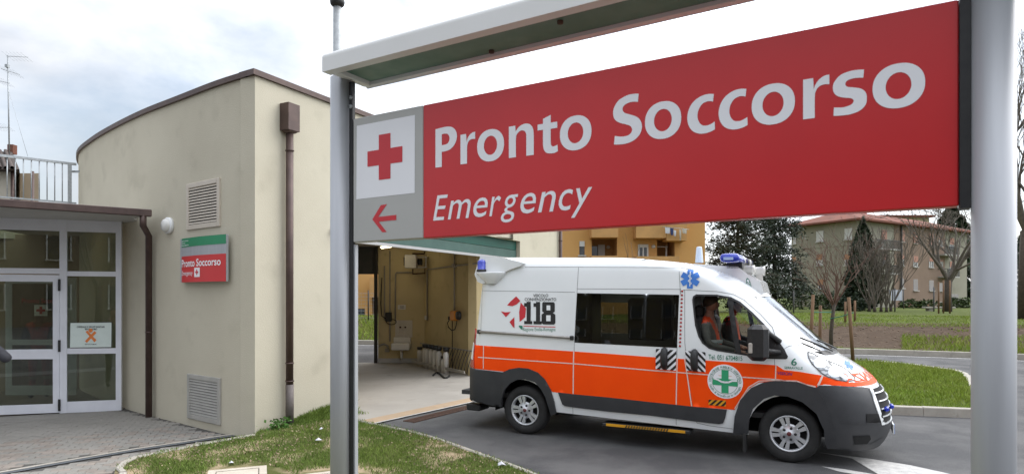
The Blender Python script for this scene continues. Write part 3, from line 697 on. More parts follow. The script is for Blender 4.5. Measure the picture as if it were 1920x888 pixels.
# canopy over the entrance
g0 = AT(284, 402, 10.42); g0 = Vector((g0.x, g0.y, 0)); g1 = Vector((-7.55, 9.22, 0)); gd_ = (g1 - g0).normalized()
g1 = g0 + gd_ * 4.2
ZG0, ZG1 = 3.27, 3.385
gn_ = Vector((gd_.y, -gd_.x, 0)); gn_ = gn_ if gn_.y > 0 else -gn_
m = MB(); m.box((g0 + g1) / 2 + Vector((0, 0, (ZG0 + ZG1) / 2)), ((g1 - g0).length, .1, ZG1 - ZG0), (gd_, gn_, (0, 0, 1)), bev=.01); m.build('gutter', m_brown, V)
m_soff = M('soffit', (.48, .47, .45), .7, col2=(.43, .42, .40), scale=2)
m = MB(); m.prism([tuple((g0 + gn_ * .055)[:2]), tuple((g1 + gn_ * .055)[:2]), (g1.x - 1.5, 15), (-8.6, 15), tuple((FP0 + Vector((-.5, 2, 0)))[:2]), (-6.55, 10.95)], ZG0 + .03, ZG1 - .02); m.build('canopy_roof', m_soff, V)
m = MB(); P = [FP0 + FD * .0, FP1 - FD * 2.6]; m.slab([Vector((P[0].x, P[0].y, 3.1)), Vector((P[0].x, P[0].y, 3.305)), Vector((P[1].x, P[1].y, 3.305)), Vector((P[1].x, P[1].y, 3.1))], .05, FN); m.build('header', m_alu, V)
# lobby behind the glass
m_lob = M('lobby_wall', (.30, .23, .15), .8, col2=(.26, .20, .13), scale=2)
IN = FP0 - FN * 1.25; IW = FP0 - FN * 3.4
def ip(px, py, off=0.0): return plane_hit(px, py, IN + FN * off, FN)
a, b = IW - FD * 5.6, IW + FD * .1
m = MB(); m.slab([Vector((a.x, a.y, ZP)), Vector((b.x, b.y, ZP)), Vector((b.x, b.y, 3.3)), Vector((a.x, a.y, 3.3))], .1, FN); m.build('lobby_wall', m_lob, V)
lf = MB(); lf.prism([tuple((FP0 - FN * .1)[:2]), tuple((FP1 - FD * 2.6 - FN * .1)[:2]), tuple(a[:2]), tuple(b[:2])], ZP - .05, ZP + .004); lf.build('lobby_floor', M('lobby_floor', (.20, .17, .14), .4, col2=(.16, .14, .12), scale=2), V)
idr = empty('inner_door', V.location); idr.parent = V; idr.location = (0, 0, 0)
def imem(name, x0, x1, y0, y1, mat, off=.05, th=.05): P = [ip(*c, off) for c in ((x0, y0), (x1, y0), (x1, y1), (x0, y1))]; m = MB(); m.slab(P, th, FN); return m.build(name, mat, idr)
imem('stile', 10, 22, 520, 740, m_alu); imem('stile', 128, 143, 520, 740, m_alu); imem('door_rail', 22, 128, 520, 531, m_alu); imem('door_rail', 22, 128, 636, 646, m_alu); imem('door_rail', 22, 128, 722, 740, m_alu)
imem('dark_pane', 22, 128, 531, 636, glass('tinted_inner_glass', (.55, .54, .50), 1.45), .03, .008); imem('dark_pane', 22, 128, 646, 722, glass('tinted_inner_glass_low', (.55, .54, .50), 1.45), .03, .008)
m = MB(); fit('Pronto Soccorso', 41, 121, 567.5, 559, lambda x, y: ip(x, y, .06), m, .01); m.build('lettering', m_cross, idr)
m = MB(); m.add([ip(*c, .058) for c in ((64, 571), (89, 571), (89, 591.5), (64, 591.5))], [(0, 1, 2, 3)]); m.build('cross_plate', m_signwhite, idr)
m = MB(); m.add([ip(*c, .064) for c in ((68, 579), (85, 579), (85, 583.5), (68, 583.5), (74, 574), (79, 574), (79, 579), (74, 579), (74, 583.5), (79, 583.5), (79, 588.5), (74, 588.5))], [(0, 1, 2, 3), (4, 5, 6, 7), (8, 9, 10, 11)]); m.build('red_cross', m_cross, idr)
p = FP0 - FN * 1.2 - FD * 1.5; cl = MB(); cl.lathe((p.x, p.y, 3.29), (0, 0, -1), [(0.001, .07), (.12, .06), (.16, .03), (.17, 0)], 20); cl.build('ceiling_lamp', M('warm_lamp', (1, .72, .35), .4, col2=(1, .68, .3), scale=3, emit=4), label='small round warm ceiling lamp glowing inside the glazed entrance', cat='lamp')
# upper block behind the canopy and its railing
m = MB(); m.prism([(-10.0, 14.35), (-11.2, 13.2), (-16, 9.6), (-20, 14), (-11.6, 17.5)], 3.2, 3.95); m.build('terrace', m_plaster, B)
ra = AT(143, 308, 14.0); rb = AT(0, 291, 13.1); zr = 4.88; ra.z = rb.z = 0; rd = (rb - ra).normalized(); rb = ra + rd * 4.2
R_ = empty('railing', (ra.x, ra.y, 3.95), 0, 'galvanised steel bar railing on the terrace above the glazed entrance', 'railing')
m = MB(); m.box((ra + rb) / 2 + Vector((0, 0, zr)), ((rb - ra).length, .05, .05), (rd, (rd.y, -rd.x, 0), (0, 0, 1))); m.build('top_rail', m_galv, R_)
m = MB(); m.box((ra + rb) / 2 + Vector((0, 0, 4.02)), ((rb - ra).length, .04, .03), (rd, (rd.y, -rd.x, 0), (0, 0, 1))); m.build('bottom_rail', m_galv, R_)
k = 0; dd = .12
while dd < 4.2:
    p = ra + rd * dd
    if k % 10 == 0: m = MB(); m.box((p.x, p.y, 4.41), (.07, .04, .92), (rd, (rd.y, -rd.x, 0), (0, 0, 1))); m.build('post', m_galv, R_)
    else: m = MB(); m.tube([(p.x, p.y, 4.03), (p.x, p.y, 4.86)], .011, 6); m.build('baluster', m_galv, R_)
    dd += .135; k += 1
p = ra + Vector((.1, 0, 0)); m = MB(); m.box((p.x - .08, p.y, 4.72), (.3, .04, .04)); m.build('wall_bracket', m_galv, R_)
# entrance downpipe at the canopy end
p0 = wall_hit(279, 640, .09)[0]; p0.z = 0
r = empty('downpipe', (p0.x, p0.y, ZP), 0, 'square brown rainwater pipe dropping from the entrance canopy corner', 'downpipe', 'brown rainwater downpipes')
gx = g0 + gd_ * .12
m = MB(); m.tube([(gx.x, gx.y, ZG0 + .02), (gx.x, gx.y, 3.12), (p0.x, p0.y, 2.98), (p0.x, p0.y, ZP)], .052, 10); m.build('pipe', m_brown, r)
m = MB(); m.tube([(p0.x, p0.y, 1.35), (p0.x, p0.y, 1.37)], .06, 10); m.build('clamp', m_brown, r)
# ================================================================== INSIDE THE GARAGE
YW = 18.6
def bp(px, py, off=0.0): return AT(px, py, YW - off)
RN = Vector((-e3.y, e3.x, 0)); RN = RN if RN.x < 0 else -RN        # normal of the right garage wall, into the room
def rp(px, py, off=0.0): return plane_hit(px, py, PB + RN * off, RN)
m_ceram = M('white_ceramic', (.62, .60, .56), .25, col2=(.56, .54, .50), scale=4)
m_tile = M('splash_tiles', (.50, .46, .40), .3, col2=(.46, .42, .36), scale=4)
m_pipe = M('grey_conduit', (.30, .28, .24), .6, col2=(.26, .24, .21), scale=6)
s = empty('sink', (bp(757, 655).x, YW, bp(757, 655).z), 0, 'white ceramic sink with tiled splashback on the garage rear wall', 'sink')
for i in range(4):
    for j in range(4):
        x0, y0 = 741 + 8.1 * i, 600 + 8 * j; A_ = bp(x0, y0, .01); B_ = bp(x0 + 7.8, y0 + 7.7, .01); m = MB(); m.box(((A_.x + B_.x) / 2, YW - .008, (A_.z + B_.z) / 2), (B_.x - A_.x, .016, A_.z - B_.z)); m.build('tile', m_tile, s)
a = bp(738.5, 641); b = bp(772, 654)
m = MB(); m.box(((a.x + b.x) / 2, YW - .24, (a.z + b.z) / 2), (b.x - a.x, .44, a.z - b.z), bev=.03); m.build('basin', m_ceram, s)
a = bp(739, 631); b = bp(771, 642); m = MB(); m.box(((a.x + b.x) / 2, YW - .06, (a.z + b.z) / 2), (b.x - a.x, .10, a.z - b.z), bev=.02); m.build('backsplash', m_ceram, s)
a = bp(755, 654); m = MB(); m.tube([(a.x, YW - .2, a.z), (a.x, YW - .2, a.z - .2), (a.x, YW - .16, a.z - .28)], .04, 10); m.build('drain_pipe', m_ceram, s)
for px in (750.5, 760): a = bp(px, 613, .03); m = MB(); m.lathe((a.x, YW - .016, a.z), (0, -1, 0), [(.025, 0), (.025, .05), (.001, .055)], 10); m.build('tap', m_rust, s)
a = bp(766, 480); b = bp(787, 504)
h = empty('fan_heater', (a.x, YW, b.z), 0, 'white fan heater on brackets high on the garage rear wall', 'heater')
m = MB(); m.box(((a.x + b.x) / 2, YW - .55, (a.z + b.z) / 2), (b.x - a.x, .3, a.z - b.z), bev=.015); m.build('heater_case', m_ceram, h)
a2, b2 = bp(787, 483), bp(803, 502)
for z in (a2.z, b2.z): m = MB(); m.box(((a2.x + b2.x) / 2, YW - .35, z), (b2.x - a2.x, .03, .03)); m.build('bracket_arm', m_ceram, h); m = MB(); m.box((b2.x, YW - .2, z), (.03, .4, .03)); m.build('bracket_arm', m_ceram, h)
m = MB(); m.box((b2.x - .02, YW - .35, (a2.z + b2.z) / 2), (.03, .03, a2.z - b2.z)); m.build('bracket_arm', m_ceram, h)
c = bp(791, 492); m = MB(); m.lathe((c.x, YW - .4, c.z), (1, 0, 0), [(.001, -.06), (.1, -.06), (.1, .06), (.001, .06)], 14); m.build('motor', m_black, h)
m = MB(); m.box((bp(765, 492).x, YW - .55, c.z), (.02, .28, .24)); m.build('grille', m_black, h)
def pipes(name, label, lines, r=.02, mat=None):
    pr = empty(name, lines[0][0], 0, label, 'pipe')
    for l in lines: m = MB(); m.tube(l, r, 8); m.build('pipe', mat or m_pipe, pr)
m_copper = M('dark_copper', (.10, .055, .04), .5, col2=(.08, .045, .035), scale=9, metal=.4)
O_ = .04
pipes('heater_pipes', 'dark copper pipes running to the fan heater in the garage', [[bp(774, 480, .5), bp(774, 475.5, .5), bp(795, 475.5, O_), bp(797, 471, O_)], [bp(774, 504, .5), bp(774, 513, .5), bp(797, 512, O_), bp(798, 480, O_)]], .022, m_copper)
pipes('conduit_run', 'thin grey conduits on the garage rear wall', [[bp(741, 600, O_), bp(741.5, 513, O_), bp(744, 510.5, O_), bp(772, 510.5, O_)], [bp(731, 640, O_), bp(731, 470, O_)], [bp(721, 600, O_), bp(721, 498, O_)]], .02)
pipes('conduit_run', 'grey conduits crossing the garage side wall', [[rp(801, 600, O_), rp(801, 505, O_), rp(852, 498, O_), rp(900, 493, O_)], [rp(852, 583, O_), rp(852, 470, O_)]], .022)
p = rp(852, 498, .05); m = MB(); m.box(p, (.1, .12, .1), (e3, RN, (0, 0, 1))); m.build('junction_box', m_pipe, label='small grey junction box where the side wall conduits cross', cat='junction box')
p = rp(799, 595, .05); m = MB(); m.box(p, (.13, .08, .12), (e3, RN, (0, 0, 1)), bev=.01); m.build('socket', m_ceram, label='small pale socket near the garage inner corner', cat='socket')
a, b = bp(724, 585), bp(735, 602)
sw_b = empty('switch_box', (a.x, YW, b.z), 0, 'black charger box with looped cable on the garage rear wall', 'switch box')
m = MB(); m.box(((a.x + b.x) / 2, YW - .06, (a.z + b.z) / 2), (b.x - a.x, .12, a.z - b.z), bev=.015); m.build('case', m_black, sw_b)
cb = MB(); cb.tube([bp(726 + 8 + 9 * math.cos(t), 603 + 5 * math.sin(t), .06) for t in [i * .5 for i in range(14)]], .012, 6); cb.tube([bp(716, 520, .05), bp(714, 570, .05), bp(716, 592, .05), bp(724, 597, .06)], .014, 6); cb.build('cable', m_rubber, sw_b)
a = bp(746, 571); b = bp(760.5, 579.5); pl = empty('notice', (a.x, YW, b.z), 0, 'small white notice plate above the garage sink', 'notice'); m = MB(); m.box(((a.x + b.x) / 2, YW - .006, (a.z + b.z) / 2), (b.x - a.x, .012, a.z - b.z)); m.build('plate', m_ceram, pl)
m = MB()
for i in range(3): q = bp(749.5, 573.4 + 2 * i, .014); m.box((q.x + .07, YW - .014, q.z), (.13, .002, .009))
m.build('lettering', m_ink, pl)
a = bp(722, 650); m = MB(); m.tube([bp(711, 648, .1), bp(720, 644, .1), bp(727, 648, .08), bp(727, 655, .05)], .03, 8); m.box(bp(726, 656, .04), (.12, .08, .1)); m.build('water_tap', m_pipe, label='grey water tap low beside the garage rear door', cat='tap')
# cable reel charger
m_yell = M('orange_plastic', (.62, .23, .02), .4, col2=(.56, .2, .02), scale=6)
cr = empty('cable_reel', rp(853, 600, .1), 0, 'orange cable reel with hanging cable on the garage side wall', 'cable reel')
m = MB(); c = rp(852, 591.5, .12); m.box(c, (.34, .14, .26), (e3, RN, (0, 0, 1)), bev=.03); m.build('reel_case', m_yell, cr)
c = rp(858, 591, .2); m = MB(); m.lathe(c, RN, [(.001, .02), (.1, .02), (.11, 0), (.11, -.06)], 18); m.build('drum', m_black, cr)
m = MB(); m.box(rp(843, 596, .16), (.08, .06, .09), (e3, RN, (0, 0, 1))); m.tube([rp(843, 598, .16), rp(839, 605, .12), rp(841, 613, .1), rp(847, 619, .1), rp(853, 617, .1), rp(856, 607, .14), rp(857, 600, .16)], .014, 6); m.tube([rp(848, 600, .05), rp(848, 692, .05)], .012, 6); m.build('cable', m_rubber, cr)
# ceiling tube light (lit)
tl = empty('tube_light', AT(736, 460, 17.0), 0, 'lit fluorescent tube light on the garage ceiling', 'lamp')
a, b = AT(716, 463.5, 17.9), AT(752, 456.5, 16.9); a.z = b.z = ZC - .07
d_ = (b - a).normalized(); m = MB(); m.box((a + b) / 2 + Vector((0, 0, .035)), ((b - a).length, .14, .05), (d_, (-d_.y, d_.x, 0), (0, 0, 1))); m.build('fitting', m_white, tl)
m = MB(); m.tube([a, b], .04, 10); m.build('tube', M('lit_tube', (1, .86, .55), .4, col2=(1, .84, .5), scale=2, emit=6), tl)
# oxygen cylinders with black caps, held by a rail
def cylinder(px, pyb, pyt, off, lab):
    base = G(px, pyb, .012); h_ = (pyb - pyt) / F * base.y; r_ = .075
    o = empty('gas_cylinder', base, 0, lab, 'gas cylinder', 'white gas cylinders against the garage wall')
    m = MB(); m.lathe(base, (0, 0, 1), [(.001, 0), (r_, 0), (r_, h_ * .72), (r_ * .85, h_ * .78), (r_ * .4, h_ * .83), (r_ * .4, h_ * .86)], 16); m.build('bottle', m_ceram, o)
    m = MB(); m.lathe(base, (0, 0, 1), [(r_ * .45, h_ * .84), (r_ * .95, h_ * .86), (r_ * 1.1, h_), (.001, h_)], 14); m.build('valve_guard', m_black, o)
cyls = [(787, 683, 650), (797, 688, 644.5), (801.5, 690, 645), (809, 692, 646), (816, 694, 648), (823, 696, 650), (832, 698, 667), (836, 699, 651)]
lab = ['short white gas cylinder at the left end of the row by the inner corner', 'second white gas cylinder from the inner corner', 'third white gas cylinder from the inner corner, tightly packed', 'fourth white gas cylinder from the inner corner', 'fifth white gas cylinder from the inner corner', 'sixth white gas cylinder, separate from the packed group', 'lowest small gas cylinder next to the right end one', 'white gas cylinder at the right end of the row']
for (x, y0, y1), l in zip(cyls, lab): cylinder(x, y0, y1, 0, l)
rk = empty('cylinder_rail', rp(840, 690, .2), 0, 'low steel holding rail in front of the gas cylinders', 'rail')
ra_, rb_ = Vector(G(782, 684, .012)), Vector(G(882, 707, .012)); dv = (rb_ - ra_).normalized(); off_ = Vector((-dv.y, dv.x, 0)); off_ = off_ if off_.x < 0 else -off_
ra_ = ra_ + off_ * .0; m = MB(); m.box((ra_ + rb_) / 2 + off_ * .16 + Vector((0, 0, .13)), ((rb_ - ra_).length, .03, .06), (dv, off_, (0, 0, 1))); m.build('rail', m_pipe, rk)
m = MB(); m.box((ra_ + rb_) / 2 - off_ * .10 + Vector((0, 0, .62)), ((rb_ - ra_).length, .02, .03), (dv, off_, (0, 0, 1))); m.build('rail', m_pipe, rk)
for i in range(9):
    p = ra_ + (rb_ - ra_) * (.6 + .05 * i); m = MB(); m.tube([p - off_ * .08 + Vector((0, 0, .62)), p + off_ * .03 + Vector((0, 0, .35)), p + off_ * .1 + Vector((0, 0, .1))], .01, 5); m.build('hook', m_rubber, rk)
m = MB(); hs = [G(812 + 30 * t, 703 - 5 * math.sin(t * 6), .03) for t in [i / 12 for i in range(13)]]; m.tube(hs, .025, 7); m.build('hose', m_rubber, label='short black hose lying on the garage floor by the cylinders', cat='hose')
# ================================================================== BIG SIGN
SL, SR = Vector((-.885, 3.52, 0)), Vector((1.485, 2.10, 0)); SD = (SR - SL).normalized(); SN = Vector((SD.y, -SD.x, 0)); SN = SN if SN.y < 0 else -SN
LEN = (SR - SL).length; Z0, Z1 = 2.263, 2.949
PLp, PRp = SL - SD * .092, SR + SD * .092
S = empty('totem_sign', (PLp.x, PLp.y, .03), 0, 'large red Pronto Soccorso Emergency sign on two steel posts with canopy', 'sign')
def sp(px, py, off=.0): return plane_hit(px, py, SL + SN * off, SN)
def sx(px): p = sp(px, 300); return (p - SL).dot(SD)
def sz(px, py): return sp(px, py).z
def sl(x, z, off=0.0): return SL + SD * x + SN * off + Vector((0, 0, z))
def sbox(name, x0, x1, z0, z1, mat, o0, o1, parent=None, bev=0):
    m = MB(); m.box(sl((x0 + x1) / 2, (z0 + z1) / 2, (o0 + o1) / 2), (x1 - x0, o1 - o0, z1 - z0), (SD, SN, (0, 0, 1)), bev); return m.build(name, mat, parent or S)
xs_ = sx(793)
sbox('grey_panel', 0, xs_, Z0, Z1, m_signgrey, -.06, 0, None, .004); sbox('red_panel', xs_ + .001, LEN, Z0, Z1, m_red, -.06, 0, None, .004)
for p in (PLp, PRp):
    m = MB(); m.tube([(p.x, p.y, .03), (p.x, p.y, 3.19)], .06, 40, True); m.build('post', m_steel, S)
sbox('channel', -.030, -.004, .05, 3.16, m_black, -.02, .0)
sbox('fixing_strip', LEN + .002, LEN + .032, Z0 - .01, Z1 + .01, m_black, -.055, .012)
sbox('edge_strip', -.004, .008, .05, Z0 - .012, m_steel, -.03, -.008)
for z in (3.02, 3.07): m = MB(); m.lathe(sl(-.017, z, .0), SN, [(.012, 0), (.012, .006), (.001, .007)], 10); m.build('bolt', m_galv, S)
sq = [sp(*c, .0012) for c in ((669, 236), (778, 215.5), (777.5, 361.5), (668, 373.5))]
m = MB(); m.add(sq, [(0, 1, 2, 3)]); m.build('white_square', m_signwhite, S)
cx0, cx1 = sx(689.5), sx(755); czt, czb = sz(712, 253), sz(712, 337.5)
cm, cz = (cx0 + cx1) / 2, (czt + czb) / 2; hw, hh_ = (cx1 - cx0) / 2, (czt - czb) / 2; aw = hw * .335
m = MB(); m.add([sl(cm + x, cz + z, .0025) for x, z in ((-hw, -aw), (-aw, -aw), (-aw, -hh_), (aw, -hh_), (aw, -aw), (hw, -aw), (hw, aw), (aw, aw), (aw, hh_), (-aw, hh_), (-aw, aw), (-hw, aw))], [(0, 1, 10, 11), (1, 4, 7, 10), (2, 3, 4, 1), (4, 5, 6, 7), (7, 8, 9, 10)]); m.build('red_cross', m_cross, S)
ar = [(698, 411), (714, 384.5), (725.5, 382.5), (709, 406.5), (743, 402.5), (743, 412), (710, 415.5), (725, 434.5), (716.5, 435)]
m = MB(); m.add([sp(*c, .0015) for c in ar], [(0, 1, 2, 3), (0, 3, 6), (3, 4, 5, 6), (0, 6, 7, 8)]); m.build('arrow', m_cross, S)
# lettering, glyph by glyph
base_z = sz(817, 314.5); cap_z = sz(817, 241.5)
zs_b = sz(954.5, 296.5); xh_z = sz(954.5, 238.5)
bl = (base_z + zs_b) / 2; ov = .004
H1 = [('P', 816.8, 857), ('r', 863.7, 891.3), ('o', 895, 945.4), ('n', 954.4, 1001), ('t', 1008.3, 1046.3), ('o', 1050, 1109.3), ('S', 1149.8, 1203.9), ('o', 1209.5, 1277.5), ('c', 1288.8, 1341.3), ('c', 1347.6, 1402.5), ('o', 1409.5, 1490.6), ('r', 1505.9, 1555), ('s', 1561.7, 1625.3), ('o', 1636, 1734.8)]
m = MB()
for ch, a, b in H1:
    z0_, z1_ = (bl - ov, xh_z + ov) if ch in 'ocs' else (bl, xh_z + ov) if ch in 'rn' else (bl - ov, sz(1046, 213.5)) if ch == 't' else (bl, cap_z) if ch == 'P' else (bl - ov, cap_z + ov)
    big_glyph(ch, sx(a), sx(b), z0_, z1_, lambda x, z: sl(x, z, .0015), m)
m.build('lettering', m_signwhite, S)
eb = sz(813, 413.5); et = sz(820, 366.5); ex = eb + (et - eb) * .745; ed = eb - (et - eb) * .28
H2 = [('E', 812.4, 840), ('m', 840, 883), ('e', 887.7, 915), ('r', 917.8, 939.8), ('g', 939.5, 972), ('e', 976, 1005.4), ('n', 1008.9, 1042.5), ('c', 1047.8, 1074.7), ('y', 1071, 1110.7)]
m = MB()
for ch, a, b in H2:
    z0_, z1_ = (eb, et) if ch == 'E' else (ed, ex) if ch in 'gy' else (eb, ex)
    fit(ch, sx(a), sx(b), z0_, z1_, lambda x, z: sl(x, z, .0015), m, .0, .24)
m.build('lettering', m_signwhite, S)
# canopy of the sign
CF = AT(604, 135, 3.40); ZK = 3.168; CF = Vector((CF.x, CF.y, 0)); CW = .345
CL_ = LEN + .60
def cbx(name, x0, x1, d0, d1, z0, z1, mat, bev=0):
    m = MB(); m.box(CF + SD * ((x0 + x1) / 2) - SN * ((d0 + d1) / 2) + Vector((0, 0, (z0 + z1) / 2)), (x1 - x0, d1 - d0, z1 - z0), (SD, -SN, (0, 0, 1)), bev); return m.build(name, mat, S)
m_can = M('canopy_white', (.76, .755, .735), .4, col2=(.73, .725, .70), scale=2)
m_under = M('canopy_underside', (.09, .18, .145), .4, col2=(.13, .22, .185), scale=5, col3=(.24, .31, .28), scale3=3, con3=(.55, .8), spec=.4)
m = MB(); n_ = 9; prof = [(0, .0)] + [(0, .01), (.0, .075)] + [(.03 - .03 * math.cos(t * PI / 2 / 5), .075 + .03 * math.sin(t * PI / 2 / 5)) for t in range(1, 6)] + [(.06, .105), (.06, 0)]
v = [CF + SD * x - SN * p[0] + Vector((0, 0, ZK + p[1])) for x in (0, CL_) for p in prof]; q = len(prof)
m.smooth = False; m.add(v, [(i, i + 1, q + i + 1, q + i) for i in range(q - 1)] + [(q - 1, 0, q, 2 * q - 1), tuple(range(q))[::-1], tuple(range(q, 2 * q))]); m.build('front_fascia', m_can, S)
cbx('end_rail', .004, .05, .062, CW - .032, ZK + .004, ZK + .10, m_can, .006); cbx('end_rail', CL_ - .05, CL_ - .004, .062, CW - .032, ZK + .004, ZK + .10, m_can, .006)
cbx('back_rail', .0, CL_, CW - .03, CW, ZK, ZK + .075, m_can, .012)
cbx('canopy_glass', .052, CL_ - .052, .062, CW - .032, ZK + .03, ZK + .05, m_under); cbx('canopy_top', .052, CL_ - .052, .062, CW - .032, ZK + .055, ZK + .09, m_can)
p = sp(1070, 46); 
for x, d in ((.9, CW - .06), (1.35, CW * .45)): q = CF + SD * x - SN * d + Vector((0, 0, ZK + .03)); m = MB(); m.lathe(q, (0, 0, -1), [(.014, 0), (.014, .012), (.001, .014)], 14); m.build('screw_cap', m_rust, S)
# galvanised lamp post right behind the sign post
lp = Vector(((632.5 - CX) / F * 4.75, 4.75, 0)); o = empty('lamp_post', (lp.x, lp.y, .03), 0, 'thin galvanised pole with black cap behind the left sign post', 'pole')
m = MB(); m.tube([(lp.x, lp.y, .03), (lp.x, lp.y, 4.16)], .031, 16); m.build('pole', m_galv, o)
m = MB(); m.lathe((lp.x, lp.y, 4.15), (0, 0, 1), [(.001, -.02), (.03, -.02), (.05, .0), (.055, .02), (.05, .04), (.05, .2), (.10, .22), (.02, .32), (.001, .33)], 18); m.build('lamp_head', m_black, o)
# ================================================================== AMBULANCE
VA = -math.radians(26.65); VO = Vector((.6126, 9.852, 0))
A = empty('ambulance', VO, VA, 'white and orange high roof ambulance van leaving the garage', 'ambulance')
RV = Matrix.Rotation(-VA, 3, 'Z')
KR = .0262                                            # slight nose-down rake of the body on its wheels
def rk_(s): return KR * (s - 1.7)
def lerp(T, z):
    if z <= T[0][0]: return T[0][1]
    for (a, b), (c, d) in zip(T, T[1:]):
        if z <= c: return b + (d - b) * (z - a) / (c - a)
    return T[-1][1]
def sm(T, n=6):                                        # resample a table smoothly
    return [tuple(p) for p in smooth_line(T, n)]
TW = sm([(.2, .955), (.33, .975), (.5, 1.0), (.9, 1.012), (1.2, 1.005), (1.5, .988), (2.0, .945), (2.28, .912), (2.36, .89), (2.42, .845), (2.46, .77), (2.49, .63), (2.505, .40), (2.512, .12)], 4)
TF = sm([(.2, 4.36), (.3, 4.46), (.48, 4.53), (.65, 4.54), (.81, 4.505), (.93, 4.44), (1.02, 4.37), (1.115, 4.27), (1.233, 4.09), (1.33, 3.94), (1.68, 3.55), (2.035, 3.15), (2.15, 3.0), (2.25, 2.82), (2.34, 2.58), (2.41, 2.28), (2.455, 1.95), (2.49, 1.5), (2.512, 1.0)], 4)
TR_ = [(.2, .72), (1.0, .72), (1.3, .60), (2.1, .5), (2.3, .5), (2.512, .6)]
TB = sm([(.2, -.90), (.33, -.90), (.9, -.885), (1.2, -.825), (1.9, -.755), (2.3, -.72), (2.42, -.68), (2.49, -.5), (2.512, -.2)], 4)
PE = 2.2; KT = .45
def half_w(s, z):
    W, sf, R, sr = lerp(TW, z), lerp(TF, z), lerp(TR_, z), lerp(TB, z); sc = sf - R
    if s < sr or s > sf: return -1
    y = W
    if s > sc: y = W * max(0, 1 - ((s - sc) / R) ** PE) ** (1 / PE)
    if s < sr + .14: y -= .07 * ((sr + .14 - s) / .14) ** 2
    return y
def surf0(t, z, sg=-1):
    W, sf, R, sr = lerp(TW, z), lerp(TF, z), lerp(TR_, z), lerp(TB, z); sc = sf - R
    if t <= sc:
        s = t; y = W
        if s < sr + .14: y -= .07 * ((sr + .14 - s) / .14) ** 2
    else:
        th = min((t - sc) / KT, PI / 2); s = sc + R * math.sin(th) ** (2 / PE); y = W * max(math.cos(th), 0) ** (2 / PE)
    return Vector((s, sg * y, z - rk_(s)))
def tmax(z): return lerp(TF, z) - lerp(TR_, z) + KT * PI / 2
def surf(t, z, off=0.0, sg=-1):
    p = surf0(t, z, sg)
    if not off: return p
    e = .004; t1 = min(t + e, tmax(z) - .0005); t0 = t1 - 2 * e
    n = (surf0(t1, z, sg) - surf0(t0, z, sg)).cross(surf0(t, z + e, sg) - surf0(t, z - e, sg))
    if n.length < 1e-12: n = Vector((1, 0, 0))
    n.normalize()
    if sg > 0: n = -n
    return p + n * off
def tz(px, py):
    c = RV @ (Vector((0, 0, EYE)) - VO); d = RV @ Vector(((px - CX) / F, 1, (HY - py) / F))
    def ins(y):
        k = (y - c.y) / d.y; p = c + d * k; z = p.z + rk_(p.x)
        return (p, z, abs(p.y) < half_w(p.x, z) if .2 <= z <= 2.512 else False)
    y = -1.1; hit = None
    while y < .2:
        if ins(y)[2]: hit = y; break
        y += .01
    if hit is None:
        p, z, _ = ins(-.97); z = min(max(z, .25), 2.5); return (p.x, z)
    a, b = hit - .01, hit
    for _ in range(14):
        m_ = (a + b) / 2
        if ins(m_)[2]: b = m_
        else: a = m_
    p, z, _ = ins(b); W, sf, R = lerp(TW, z), lerp(TF, z), lerp(TR_, z); sc = sf - R
    if p.x <= sc: return (p.x, z)
    return (sc + KT * math.atan2(((p.x - sc) / R) ** (PE / 2), (abs(p.y) / W) ** (PE / 2)), z)
def TZ(l): return [tz(*p) for p in l]
def vpl(px, py, y):                                     # pixel on the van's plane y=const -> local point
    c = RV @ (Vector((0, 0, EYE)) - VO); d = RV @ Vector(((px - CX) / F, 1, (HY - py) / F)); return c + d * ((y - c.y) / d.y)
def dense(l, h=.06, closed=True):
    out = []
    n = len(l)
    for i in range(n if closed else n - 1):
        a, b = l[i], l[(i + 1) % n]; k = max(1, int(math.hypot(b[0] - a[0], b[1] - a[1]) / h))
        for j in range(k): out.append((a[0] + (b[0] - a[0]) * j / k, a[1] + (b[1] - a[1]) * j / k))
    if not closed: out.append(l[-1])
    return out
def patch(name, outline, off, mat, thick=.0, holes=(), step=.07, sides=(-1, 1), parent=None, label=None, zrows=False, mb=None):
    o = dense(outline); hs = [dense(h) for h in holes]
    v, f, ins = poly_cdt(o, hs, step)
    ec = {}
    for t in f:
        for i in range(len(t)):
            e = (t[i], t[(i + 1) % len(t)]); k = tuple(sorted(e)); ec.setdefault(k, []).append(e)
    bd = [e[0] for e in ec.values() if len(e) == 1]
    r = None
    for sg in sides:
        m = mb or MB(); m.smooth = True
        vv = [surf(x, z, off, sg) for x, z in v]
        m.add(vv, [t if sg < 0 else t[::-1] for t in f])
        if thick:
            for a, b in bd:
                q = [vv[a], vv[b], surf(*v[b], off - thick, sg), surf(*v[a], off - thick, sg)]
                m.add(q, [(3, 2, 1, 0) if sg < 0 else (0, 1, 2, 3)], False)
        if mb: continue
        o_ = m.build(name, mat, parent or A, local=True); r = r or o_
        if label: o_['label'] = label
    return r
def seam(mb, l, w=.005, off=.0025, px=True):
    l = dense(TZ(l) if px else l, .05, False)
    for i in range(len(l) - 1):
        a, b = Vector(l[i]), Vector(l[i + 1]); d = (b - a)
        if d.length < 1e-6: continue
        d.normalize(); n = Vector((-d.y, d.x)) * w / 2; a2, b2 = a - d * w * .3, b + d * w * .3
        mb.add([surf(*(a2 - n), off), surf(*(b2 - n), off), surf(*(b2 + n), off), surf(*(a2 + n), off)], [(0, 1, 2, 3)])
